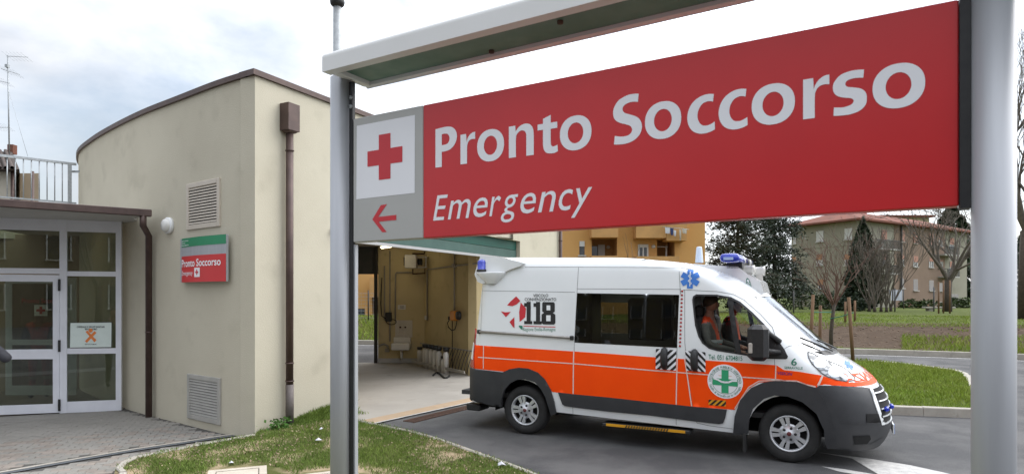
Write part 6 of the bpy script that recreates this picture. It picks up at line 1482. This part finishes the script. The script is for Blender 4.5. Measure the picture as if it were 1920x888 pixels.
for _ in range(95000):
    x = random.uniform(-11, 30); d = random.uniform(.25, 22) if random.random() < .6 else random.uniform(.25, 6.5); y = far_y(x) + d
    px = CX + F * x / y; kk = nz(x, y, .35) + .4 * nz(x, y, 1.1)
    if d < 5.6:
        g = 1 if (px > 1690 and d < 3.6 + .8 * nz(x, y, .6)) else 0
        if x < 2: g = 1 if d > 3.4 or d < 1.9 else .25
        if not g and kk < .42: continue
        pts.append((x, y, bank(x, y) - .01, random.uniform(.06, .17) * (1.3 if g else .7), .010))
    elif kk > -.35: pts.append((x, y, bank(x, y) - .01, random.uniform(.04, .12), .010))
blades('bank_grass', m_grass2, pts); tag(bpy.data.objects['bank_grass'], 'grass growing on the bank and lawn beyond the ring road', 'grass')
# clods and pebbles on the bank soil
m = MB(); m.smooth = True
rnd = random.Random(4)
for _ in range(1600):
    x = rnd.uniform(2, 30); y = far_y(x) + rnd.uniform(.3, 6.2); s = rnd.uniform(.012, .05); c = Vector((x, y, bank(x, y) + s * .2))
    q = [c + Vector(v) * s * rnd.uniform(.7, 1.3) for v in ((1, 0, 0), (-1, 0, 0), (0, 1, 0), (0, -1, 0), (0, 0, .8), (0, 0, -.8))]; m.add(q, [(0, 2, 4), (2, 1, 4), (1, 3, 4), (3, 0, 4), (2, 0, 5), (1, 2, 5), (3, 1, 5), (0, 3, 5)])
m.build('bank_clods', M('clods', (.16, .115, .08), .95, col2=(.11, .075, .05), scale=3, island=.4), kind='stuff', label='loose clods and stones on the bare bank', cat='soil')
# weed at the downpipe foot
rnd = random.Random(2); lf = MB(); p = wall_pt(th - .28, .12, .04)
for i in range(110): leaf_quad(lf, p + E1 * rnd.gauss(0, .10) + N2 * abs(rnd.gauss(0, .07)) + Vector((0, 0, rnd.uniform(0, .14))), rnd.uniform(.015, .035), rnd, .7)
lf.build('weed', leafmat('weed_leaf', (.07, .16, .03), (.05, .12, .02), 3), label='small leafy green weed beside the foot of the brown downpipe', cat='weed')
# litter and leaf debris
m_paper = M('paper_litter', (.62, .62, .66), .7, col2=(.5, .5, .55), scale=9)
for i, (px, py, s, l) in enumerate(((597, 826, .045, 'crumpled pale scrap of litter left of the sign post'), (602, 805, .04, 'white scrap of litter near the long grass'), (940, 872, .05, 'white scrap of litter near the drive kerb'), (434, 868, .035, 'white scrap of litter by the inspection cover'))):
    p = G(px, py, .05); m = MB(); r_ = random.Random(i); v = [p + Vector((math.cos(a) * s * r_.uniform(.6, 1.2), math.sin(a) * s * r_.uniform(.6, 1.2), r_.uniform(0, s * .8))) for a in (0, 1.2, 2.5, 3.8, 5)] + [p + Vector((0, 0, s))]
    m.add(v, [(i_, (i_ + 1) % 5, 5) for i_ in range(5)] + [(4, 3, 2, 1, 0)]); m.build('litter', m_paper, label=l, cat='litter', group='scraps of litter on the grass')
deb = MB(); rnd = random.Random(9); k = 0
while k < 3500:
    x, y = rnd.uniform(min(p[0] for p in bed), 1), rnd.uniform(6.6, 10)
    if not pin(x, y, bed): k += .2; continue
    if nz(x, y, .75) + .5 * nz(x, y, 2.3) < .16: leaf_quad(deb, Vector((x, y, .045)), rnd.uniform(.008, .022), rnd, .5)
    k += 1
deb.build('leaf_debris', M('dry_leaf', (.28, .20, .13), .9, col2=(.38, .29, .2), scale=30, island=.4), kind='stuff', label='dry leaf and bark debris on the bare patches of the bed', cat='debris')
# ================================================================== BACKGROUND BUILDINGS
def facade_fn(o, d):
    n = Vector((d.y, -d.x, 0)); n = n if n.dot(Vector((0, 0, 0)) - o) > 0 else -n
    return lambda px, py, off=0.0: plane_hit(px, py, o + n * off, n), n
m_pane = M('window_dark', (.035, .04, .045), .1, col2=(.06, .065, .07), scale=3, coat=.6)
m_wframe = M('window_frame', (.62, .62, .60), .6, col2=(.56, .56, .54), scale=4)
m_shutw = M('white_blind', (.60, .60, .58), .6, col2=(.55, .55, .53), scale=4)
m_shuto = M('tan_blind', (.42, .22, .12), .7, col2=(.37, .19, .10), scale=4)
m_sill = M('stone_sill', (.50, .48, .44), .8, col2=(.44, .42, .38), scale=6)
def window(root, fh, n, r, blind=0.0, bmat=None, frame=True, sill=True, curtain=False):
    x0, y0, x1, y1 = r; P = [fh(x0, y0), fh(x1, y0), fh(x1, y1), fh(x0, y1)]; w_ = empty('window', root.location); w_.parent = root; w_.location = (0, 0, 0)
    d = (P[1] - P[0]); d.z = 0; wd = d.length; d.normalize(); zt = (P[0].z + P[1].z) / 2; zb = (P[2].z + P[3].z) / 2; c = (P[0] + P[1]) / 2; Z = Vector((0, 0, 1))
    def bx(name, x, z, sx, sz_, mat, o0, o1): m = MB(); m.box(Vector((c.x, c.y, 0)) + d * x + Z * z + n * ((o0 + o1) / 2), (sx, o1 - o0, sz_), (d, n, Z)); return m.build(name, mat, w_)
    bx('pane', 0, (zt + zb) / 2, wd, zt - zb, m_pane, -.02, .012)
    if curtain: bx('curtain', 0, (zt + zb) / 2, wd * .8, (zt - zb) * .9, m_shutw, .012, .018)
    if frame:
        f = .09
        for s in (-1, 1): bx('frame', s * (wd / 2 - f / 2), (zt + zb) / 2, f, zt - zb, m_wframe, .0, .05)
        bx('frame', 0, (zt + zb) / 2, f * .8, zt - zb, m_wframe, .0, .045); bx('frame', 0, zt - f / 2, wd - 2 * f, f, m_wframe, .0, .048)
    if blind: bx('blind', 0, zt - (zt - zb) * blind / 2, wd * .98, (zt - zb) * blind, bmat or m_shutw, .03, .07)
    if sill: bx('sill', 0, zb - .04, wd + .16, .08, m_sill, .0, .14)
def pbox(root, name, fh, n, r, o0, o1, mat):
    x0, y0, x1, y1 = r; P = [fh(x0, y0), fh(x1, y0), fh(x1, y1), fh(x0, y1)]; d = (P[1] - P[0]); d.z = 0; wd = d.length; d.normalize(); zt = (P[0].z + P[1].z) / 2; zb = (P[2].z + P[3].z) / 2; c = (P[0] + P[1]) / 2
    m = MB(); m.box(Vector((c.x, c.y, (zt + zb) / 2)) + n * ((o0 + o1) / 2), (wd, abs(o1 - o0), zt - zb), (d, n, (0, 0, 1))); return m.build(name, mat, root)
# --- orange apartment block
m_ochre = M('ochre_plaster', (.60, .34, .125), .9, col2=(.56, .31, .11), scale=.5, detail=6, bump=.05, bscale=30, col3=(.50, .28, .10), scale3=1.2, con3=(.6, .85), spec=.2)
m_ochre2 = M('ochre_parapet', (.56, .315, .125), .9, col2=(.46, .265, .11), scale=1.6, detail=6, spec=.2)
YO = 38.0; X0, X1 = -15.0, (1322 - CX) / F * YO; ZG = .6
O2 = empty('orange_block', (0, YO, ZG), 0, 'ochre orange apartment block with balconies behind the garage', 'building')
fo, no = facade_fn(Vector((0, YO, 0)), Vector((1, 0, 0)))
def hole(r): P = [fo(*p) for p in ((r[0], r[3]), (r[2], r[3]), (r[2], r[1]), (r[0], r[1]))]; return [(p.x, p.z) for p in P]
recs = [(1109.5, 444, 1157, 492), (1232, 449, 1265, 494), (697.5, 520, 716, 592)]
v, f, _ = poly_cdt([(X0, ZG - .5), (X1, ZG - .5), (X1, 12.5), (X0, 12.5)], [hole(r) for r in recs])
m = MB(); m.add([(x, YO, z) for x, z in v], f); m.add([(X1, YO, ZG - .5), (X1, YO + 11, ZG - .5), (X1, YO + 11, 12.5), (X1, YO, 12.5), (X0, YO + 11, 12.5), (X0, YO, 12.5), (X0, YO + 11, ZG - .5), (X0, YO, ZG - .5)], [(0, 1, 2, 3), (3, 2, 4, 5), (7, 5, 4, 6), (6, 4, 2, 1)]); m.build('wall', m_ochre, O2)
for r in recs:
    h_ = hole(r); x0, x1, z0, z1 = h_[0][0], h_[1][0], h_[0][1], h_[2][1]; m = MB(); y0, y1 = YO, YO + 1.6
    m.add([(x, y, z) for y in (y0, y1) for x, z in ((x0, z0), (x1, z0), (x1, z1), (x0, z1))], [(4, 5, 6, 7), (0, 1, 5, 4), (1, 2, 6, 5), (2, 3, 7, 6), (3, 0, 4, 7)]); m.build('loggia', m_ochre2, O2)
window(O2, fo, no, (1086.3, 452, 1096, 478), .38, m_shutw, False); window(O2, fo, no, (1196, 458, 1215.5, 484), .22, m_shutw)
for r in ((662, 578, 684, 591), (640, 545, 655, 565)): window(O2, fo, no, r, 0, None, False)
def para(r, o1): pbox(O2, 'balcony', fo, no, r, .0, o1, m_ochre2)
fo2 = lambda px, py, off=0.0: fo(px, py, 1.1)
for r in ((1107.5, 415, 1157, 446), (1190, 405, 1246, 447), (1246.5, 402, 1284, 452), (1107.5, 480, 1157, 500), (1190, 481, 1270, 500), (1107.5, 350, 1157, 376), (1190, 345, 1284, 376), (696, 520, 722, 557)): pbox(O2, 'balcony', lambda px, py, off=0.0: fo(px, py, .6), no, r, -.6, .45, m_ochre2)
pbox(O2, 'balcony_door', fo, -no, (1127, 455, 1140, 492), 1.3, 1.5, m_shutw); pbox(O2, 'balcony_door', fo, -no, (1113, 458, 1126, 492), 1.4, 1.55, m_pane)
pbox(O2, 'loggia_pipe', fo, -no, (1252, 459, 1254.5, 492), .5, .6, m_shutw); pbox(O2, 'loggia_pipe', fo, -no, (1236, 460.5, 1256, 462), .5, .6, m_shutw); pbox(O2, 'loggia_window', fo, -no, (1235, 470, 1241, 492), 1.3, 1.5, m_pane)
for px, py in ((1148, 459.5), (1225, 462)): p = fo(px, py); m = MB(); m.lathe(p + (Vector((0, 1.55, 0)) if px < 1200 else Vector((0, 0, 0))), no, [(.12, 0), (.11, .08), (.001, .1)], 10); m.build('wall_light', m_shutw, O2)
# washing on the line
m_cloths = [M('laundry_white', (.62, .63, .66), .8, col2=(.55, .56, .6), scale=6), M('laundry_navy', (.03, .05, .14), .8, col2=(.04, .06, .16), scale=6), M('laundry_cream', (.55, .50, .42), .8, col2=(.5, .46, .38), scale=6)]
fl_ = lambda px, py: fo(px, py, 1.35)
wash = [((1247, 425.5, 1256.5, 438), 0, 'white shirt at the left end of the washing on the orange balcony'), ((1256.5, 427, 1263, 441), 1, 'navy towel among the washing on the orange balcony'), ((1263, 431, 1268, 443), 0, 'small white towel right of the navy towel on the washing line'), ((1273.5, 430, 1277.5, 451), 2, 'long cream strip of cloth hanging below the balcony'), ((1279, 429, 1288, 438), 2, 'pale cloth at the right end of the washing line')]
for r, k, l in wash:
    P = [fl_(r[0], r[1]), fl_(r[2], r[1] + 1), fl_(r[2] - .6, r[3]), fl_(r[0] + .8, r[3] - 1)]; m = MB(); n_ = 5; v = []
    for j in range(n_ + 1):
        for i in range(n_ + 1):
            a = P[0].lerp(P[1], i / n_).lerp(P[3].lerp(P[2], i / n_), j / n_); v.append(a + no * .05 * math.sin(i * 2.1 + k) * (j / n_))
    w_ = n_ + 1; m.smooth = True; m.add(v, [(j * w_ + i, j * w_ + i + 1, (j + 1) * w_ + i + 1, (j + 1) * w_ + i) for j in range(n_) for i in range(n_)]); m.add([q - no * .02 for q in v], [(j * w_ + i, (j + 1) * w_ + i, (j + 1) * w_ + i + 1, j * w_ + i + 1) for j in range(n_) for i in range(n_)]); m.build('laundry', m_cloths[k], label=l, cat='laundry', group='washing on the orange balcony')
lr = MB(); lr.tube([fl_(1244, 425), fl_(1292, 430)], .015, 5); lr.tube([fl_(1244, 425), fl_(1244, 425) - no * -.0 + Vector((0, .9, 0))], .015, 5); lr.build('washing_line', m_galv, label='washing line rod projecting from the orange balcony', cat='washing line')
# wire fence before the orange block
fr = empty('wire_fence', Vector((-9, 31, .6)), 0, 'thin wire mesh fence with dark posts seen through the garage', 'fence')
for x in (-14.5, -12.0, -9.55, -7.05, -4.55):
    y = 31.0; z = bank(x, y); m = MB(); m.tube([(x, y, z), (x, y, z + 1.55)], .03, 6); m.build('post', m_black, fr)
wm = MB()
for i in range(9): z = bank(-9, 31) + .1 + i * .17; wm.tube([(-15, 31, z), (-4, 31, z)], .006, 3, False)
for i in range(56): wm.tube([(-15 + .2 * i, 31, bank(-9, 31)), (-15 + .2 * i, 31, bank(-9, 31) + 1.5)], .005, 3, False)
wm.build('wire_mesh', m_galv, fr)
# --- grey apartment block with tiled roof
m_gplast = M('grey_plaster', (.31, .295, .235), .9, col2=(.27, .255, .20), scale=.4, detail=7, col3=(.22, .205, .165), scale3=.8, con3=(.6, .85), spec=.2)
m_bplast = M('brown_plaster', (.25, .18, .135), .9, col2=(.215, .155, .115), scale=.5, detail=7, spec=.2)
m_tiles = M('roof_tiles', (.22, .085, .06), .9, col2=(.15, .07, .052), scale=1.2, detail=7, bump=.9, bscale=7, stretch=(1, 1, .3), spec=.2)
YK = 60.0; K = Vector(((1607 - CX) / F * YK, YK, .8)); EZ = EYE + (HY - 412) / F * YK
KL = Vector(((1484 - CX) / F * 66.3, 66.3, .8)); KRt = Vector(((1813 - CX) / F * 72.2, 72.2, .8)); K2 = KL + KRt - K
GB = empty('grey_block', K, 0, 'three storey grey plastered apartment block with red tiled hip roof', 'building')
def vw(name, a, b, mat, off=0.0, z0=.3, z1=None):
    z1 = z1 or EZ; m = MB(); m.quad((a.x, a.y, z0), (b.x, b.y, z0), (b.x, b.y, z1), (a.x, a.y, z1)); return m.build(name, mat, GB)
for a, b in ((KL, K), (K, KRt), (KRt, K2), (K2, KL)): vw('wall', a, b, m_gplast)
dl, dr_ = (KL - K).normalized(), (KRt - K).normalized()
ov_ = .75; c4 = [K - dl * ov_ - dr_ * ov_, KL + dl * ov_ - dr_ * ov_, K2 + dl * ov_ + dr_ * ov_, KRt - dl * ov_ + dr_ * ov_]
hl_ = (KL - K).length / 2; r0 = (K + KL) / 2 + dr_ * hl_; r1_ = (KRt + K2) / 2 - dr_ * hl_; RZ = EZ + 1.55
m = MB(); v = [(p.x, p.y, EZ + .1) for p in c4] + [(r0.x, r0.y, RZ), (r1_.x, r1_.y, RZ)] + [(p.x, p.y, EZ - .08) for p in c4]
m.add(v, [(0, 4, 1), (1, 4, 5, 2), (2, 5, 3), (3, 5, 4, 0), (0, 1, 7, 6), (1, 2, 8, 7), (2, 3, 9, 8), (3, 0, 6, 9), (6, 7, 8, 9)]); rf_ = m.build('roof', m_tiles, GB)
p = r0.lerp(r1_, .35) - dl * -1.2; m = MB(); m.box((p.x, p.y, RZ + .1), (.9, .8, 1.2)); m.build('chimney', M('red_brick', (.35, .04, .03), .9, col2=(.28, .035, .03), scale=8), rf_)
p = r0.lerp(r1_, .05); m = MB(); m.tube([(p.x, p.y, RZ - .3), (p.x, p.y, RZ + .4)], .12, 8); m.build('flue', m_brown, rf_)
fl1, nl = facade_fn(K, dl); fr1, nr = facade_fn(K, dr_)
for r, bl2, bm, cu in (((1531, 433, 1544, 453), 0, None, True), ((1584, 428, 1598, 449), 0, None, True), ((1488, 439, 1493, 457), 0, None, False), ((1531.5, 476.5, 1543, 497), .5, m_shuto, True), ((1486, 481, 1493, 500), .5, m_shuto, False), ((1486, 523, 1493, 541), .62, m_shuto, False), ((1584, 476, 1596, 497), .5, m_shuto, False), ((1534, 523, 1545, 541), .6, m_shuto, False)): window(GB, fl1, nl, r, bl2, bm, True, True, cu)
pbox(GB, 'string_course', fl1, nl, (1486, 462.3, 1606, 463.6), 0, .04, m_gplast)
m_pinkb = M('pink_blind', (.40, .20, .14), .7, col2=(.36, .17, .12), scale=4)
pbox(GB, 'brown_bay', fr1, nr, (1688, 419, 1770, 582), -.02, .10, m_bplast)
fr2 = lambda px, py, off=0.0: fr1(px, py, .10)
for r, bl2 in (((1712, 436, 1720, 456), 1), ((1689.5, 432, 1695, 453), 1), ((1742, 438, 1749, 459), 1), ((1760, 445, 1766, 461), .3), ((1712, 480, 1720, 500), .55), ((1690, 478, 1694, 498), .4), ((1741.5, 484, 1749, 501), .35), ((1760, 487, 1767, 502), .2), ((1712.5, 523, 1721, 544), 0), ((1742, 525, 1750.5, 544.5), 0), ((1760, 530, 1767, 545), 0), ((1689, 522, 1695, 540), 0)): window(GB, fr2, nr, r, bl2, m_pinkb, bl2 < 1 and bl2 > 0)
window(GB, fr1, nr, (1652.5, 431, 1662, 449), 1, m_pinkb, False); window(GB, fr1, nr, (1653, 476, 1662, 497), .5, m_pinkb); window(GB, fr1, nr, (1783, 551, 1797, 561), 0, None, False); window(GB, fr1, nr, (1780, 446, 1788, 466), .6, m_pinkb); window(GB, fr1, nr, (1780, 490, 1788, 508), .6, m_pinkb)
m_bal = M('dark_rail', (.06, .06, .065), .7, col2=(.09, .09, .09), scale=8); m_slabb = M('balcony_slab', (.40, .39, .36), .8, col2=(.34, .33, .30), scale=4)
for r in ((1645, 450, 1688, 467), (1662, 497, 1688, 513), (1771, 462, 1799, 478), (1776, 504, 1799, 519)):
    b_ = empty('balcony', GB.location); b_.parent = GB; b_.location = (0, 0, 0); x0, y0, x1, y1 = r; P = [fr1(x0, y0, 1.0), fr1(x1, y0, 1.0)]; zt, zb = (P[0].z + P[1].z) / 2, (fr1(x0, y1, 1.0).z + fr1(x1, y1, 1.0).z) / 2; a, b = P[0].copy(), P[1].copy(); a.z = b.z = 0
    m = MB(); c = (a + b) / 2; L_ = (b - a).length; m.box(c - nr * .5 + Vector((0, 0, zb)), (L_, 1.1, .14), (dr_, nr, (0, 0, 1))); m.build('balcony_slab', m_slabb, b_)
    m = MB(); m.box(c + Vector((0, 0, zt)), (L_, .05, .05), (dr_, nr, (0, 0, 1)))
    for q in (a, b): m.box(q - nr * .5 + Vector((0, 0, zt)), (.05, 1.0, .05), (dr_, nr, (0, 0, 1)))
    k_ = int(L_ / .11)
    for i in range(k_ + 1): q = a.lerp(b, i / k_); m.box(q + Vector((0, 0, (zt + zb) / 2)), (.025, .025, zt - zb), (dr_, nr, (0, 0, 1)))
    m.build('railing', m_bal, b_)
pbox(GB, 'recess_panel', fr1, nr, (1676, 419, 1687.5, 582), -.02, .03, m_bplast)
for x in (1692, 1714, 1733): pbox(GB, 'base_panel', fr2, nr, (x, 567.5, x + 15, 580), 0, .06, M('terracotta_panel', (.26, .125, .065), .8, col2=(.22, .11, .06), scale=3))
pbox(GB, 'base_course', fr2, nr, (1688, 566, 1770, 567.3), 0, .09, m_slabb)
pbox(GB, 'downpipe', fr1, nr, (1687.2, 419, 1688.4, 580), .10, .2, m_bal)
# white sheet hung out
sf_ = AT(1681, 553, 56); m = MB(); n_ = 8; v = []
for j in range(n_ + 1):
    for i in range(n_ + 1): q = AT(1671 + 21.5 * i / n_, 543 + 20 * j / n_, 56); v.append(q + Vector((0, .06 * math.sin(i * 1.9), 0)))
w_ = n_ + 1; m.smooth = True; m.add(v, [(j * w_ + i, j * w_ + i + 1, (j + 1) * w_ + i + 1, (j + 1) * w_ + i) for j in range(n_) for i in range(n_)]); m.add([q + Vector((0, .02, 0)) for q in v], [(j * w_ + i, (j + 1) * w_ + i, (j + 1) * w_ + i + 1, j * w_ + i + 1) for j in range(n_) for i in range(n_)])
sh_ = empty('hanging_sheet', LV(1681, 56), 0, 'white sheet hung on poles before the grey apartment block', 'laundry'); m.build('sheet', M('sheet_white', (.60, .62, .70), .8, col2=(.55, .57, .66), scale=3), sh_)
for px in (1668, 1694): q = LV(px, 56); m = MB(); m.tube([q, AT(px, 542, 56)], .04, 6); m.build('pole', m_bal, sh_)
# stone bench on the far lawn
bq = LV(1760, 47); m = MB(); o = empty('stone_bench', bq, 0, 'low pale stone slab lying on the far lawn by the large bare tree', 'bench')
m = MB(); m.box(bq + Vector((0, 0, .28)), (2.2, .5, .14), bev=.02); m.build('slab', m_concrete, o)
for s in (-.7, .7): m = MB(); m.box(bq + Vector((s, 0, .11)), (.3, .4, .24)); m.build('block', m_concrete, o)
# dark fence posts of the far lawn
for i, (px, Y, y1, l) in enumerate(((1488, 40, 545, 'dark fence post below the right cedar'), (1678, 45, 540, 'dark fence post left of the hanging sheet'), (1751, 45, 538, 'dark fence post before the brown facade'))): q = LV(px, Y); m = MB(); m.tube([q, (q.x, q.y, EYE + (HY - y1) / F * Y)], .045, 6); m.build('fence_post', m_bal, label=l, cat='post', group='dark posts on the far lawn')
# cream house behind the tiled roof
q = AT(1695, 400, 95); ch = empty('cream_house', (q.x, 95, 1), 0, 'cream building rising behind the tiled roof', 'building')
a, b = AT(1652, 405, 95), AT(1742, 396, 95); m = MB(); m.box(((a.x + b.x) / 2, 99, 7.3), (b.x - a.x, 8, 13.0)); m.build('wall', M('cream_plaster', (.50, .43, .27), .9, col2=(.46, .39, .24), scale=.5), ch)
m = MB(); m.box(((a.x + b.x) / 2, 99, 13.95), (b.x - a.x + 1.2, 9.2, .3)); m.build('roof', m_tiles, ch)
fc, nc = facade_fn(Vector((0, 95, 0)), Vector((1, 0, 0)))
window(ch, fc, nc, (1661, 402, 1668, 412), .5, m_shutw, False)
# house at the far left with tiled roof and aerial
YH = 30.0; hx1 = (62 - CX) / F * YH; ez = EYE + (HY - 322) / F * YH; hb = empty('left_house', (hx1 - 6, YH, 0), 0, 'cream house with dark tiled roof behind the terrace railing', 'building')
m_cream = M('house_cream', (.50, .46, .38), .9, col2=(.45, .41, .33), scale=.6); m_tan2 = M('house_tan', (.42, .33, .22), .9, col2=(.38, .30, .20), scale=.6)
hxm = (26 - CX) / F * YH
m = MB(); m.prism([(hx1 - 14, YH), (hxm, YH), (hxm - 5, YH + 5), (hx1 - 16, YH + 5)], 0, ez); m.build('wall', m_cream, hb)
m = MB(); m.prism([(hxm + .01, YH + .35), (hx1, YH + .35), (hx1 - 4.3, YH + 5), (hxm - 4, YH + 5)], 0, ez); m.build('wall', m_tan2, hb)
m_dt = M('dark_tiles', (.085, .06, .05), .9, col2=(.055, .042, .036), scale=2.5, bump=.3, bscale=10)
rt = EYE + (HY - 284) / F * (YH + 4); x0, x1 = hx1 - 15, (55 - CX) / F * YH
rr = MB(); sl_ = math.atan2(rt - ez, 4.6)
m = MB(); m.add([(x0, YH - .6, ez), (x1, YH - .6, ez), (x1 - 4.0, YH + 4, rt), (x0, YH + 4, rt), (x1 - 4.4, YH + 5.2, ez), (x0, YH + 5.2, ez)], [(0, 1, 2, 3), (1, 4, 2), (4, 5, 3, 2), (0, 5, 4, 1)]); m.build('roof', m_dt, hb)
m = MB()
for i in range(30):                                        # rows of barrel tiles
    xx = x0 + (x1 - x0) * (i + 20) / 50; 
    m.tube([Vector((xx, YH - .65, ez + .06)), Vector((xx - 4.0, YH + 3.95, rt + .04))], .085, 6, False)
m.build('tile_rows', m_dt, hb, kind='stuff')
for px in (24, 61.5): q = AT(px, 330, YH - .1); m = MB(); m.tube([(q.x, YH - .12, ez), (q.x, YH - .12, .2)], .07, 8); m.build('downpipe', m_brown, hb)
m = MB(); q = AT(23, 286, YH + 4); m.box((q.x, YH + 4, rt + .1), (.3, .3, .5)); m.build('chimney', m_tiles, hb)
YA = 33.0; an = empty('aerial', AT(17.5, 287, YA), 0, 'tall television aerial mast on the cream house roof', 'aerial')
m = MB(); m.tube([AT(17.5, 292, YA), AT(14.5, 104, YA)], .032, 6); m.build('mast', m_galv, an)
for (xa, ya, xb, yb_) in ((12, 105.5, 53, 107.5), (2, 129, 37, 140), (-6, 151, 18, 156), (-8, 239, 19, 239)):
    a, b = AT(xa, ya, YA), AT(xb, yb_, YA); m = MB(); m.tube([a, b], .014, 5)
    for i in range(6): q = a.lerp(b, (i + .5) / 6); m.tube([q + Vector((-.05, -.35, .12)), q + Vector((.05, .35, -.12))], .005, 4)
    m.build('boom', m_galv, an)
m = MB(); m.tube([AT(16, 170, YA), AT(52, 293, YA)], .008, 4); m.build('guy_wire', m_galv, an)
m = MB(); q = AT(13.5, 124, YA); m.box(q, (.15, .15, .15)); m.build('amplifier_box', m_galv, an)

# --- block behind the photographer, seen mirrored in the door glass and the van's window
RB = empty('dun_block', (-14, -26, 0), 0, 'long dun block behind the camera, mirrored in the glass', 'building')
m = MB(); m.box((-14, -30, 5.5), (50, 8, 11)); m.build('wall', M('dun_plaster', (.17, .135, .095), .9, col2=(.145, .115, .08), scale=.5), RB)
m = MB(); m.box((-14, -30, 11.15), (51.2, 9.2, .3)); m.build('roof', m_tiles, RB)
for i in range(14):
    for j in range(3):
        w_ = empty('window', RB.location); w_.parent = RB; w_.location = (0, 0, 0); x, z = -36 + 3.4 * i, 1.9 + 3.2 * j
        m = MB(); m.box((x, -25.98, z), (1.2, .06, 1.5)); m.build('pane', m_pane, w_)
        for s_ in (-1, 1): m = MB(); m.box((x + s_ * .64, -25.96, z), (.08, .12, 1.66)); m.build('frame', m_wframe, w_)
        m = MB(); m.box((x, -25.9, z - .8), (1.5, .25, .08)); m.build('sill', m_sill, w_)
for i, x in enumerate((-16, -10.5, -4, 3, 9)):
    bare_tree('bare_tree', (x, -19 + (i % 2) * 2, 0), 2.6, .16, 2.6, 3, ['bare tree before the dun block, leftmost in the mirrored view', 'second bare tree before the dun block', 'bare tree before the middle of the dun block', 'fourth bare tree before the dun block', 'bare tree at the end of the dun block'][i], 50 + i, m_twig2, 3, .6, .2, 5, (0, 0), 'bare trees before the dun block', .015)
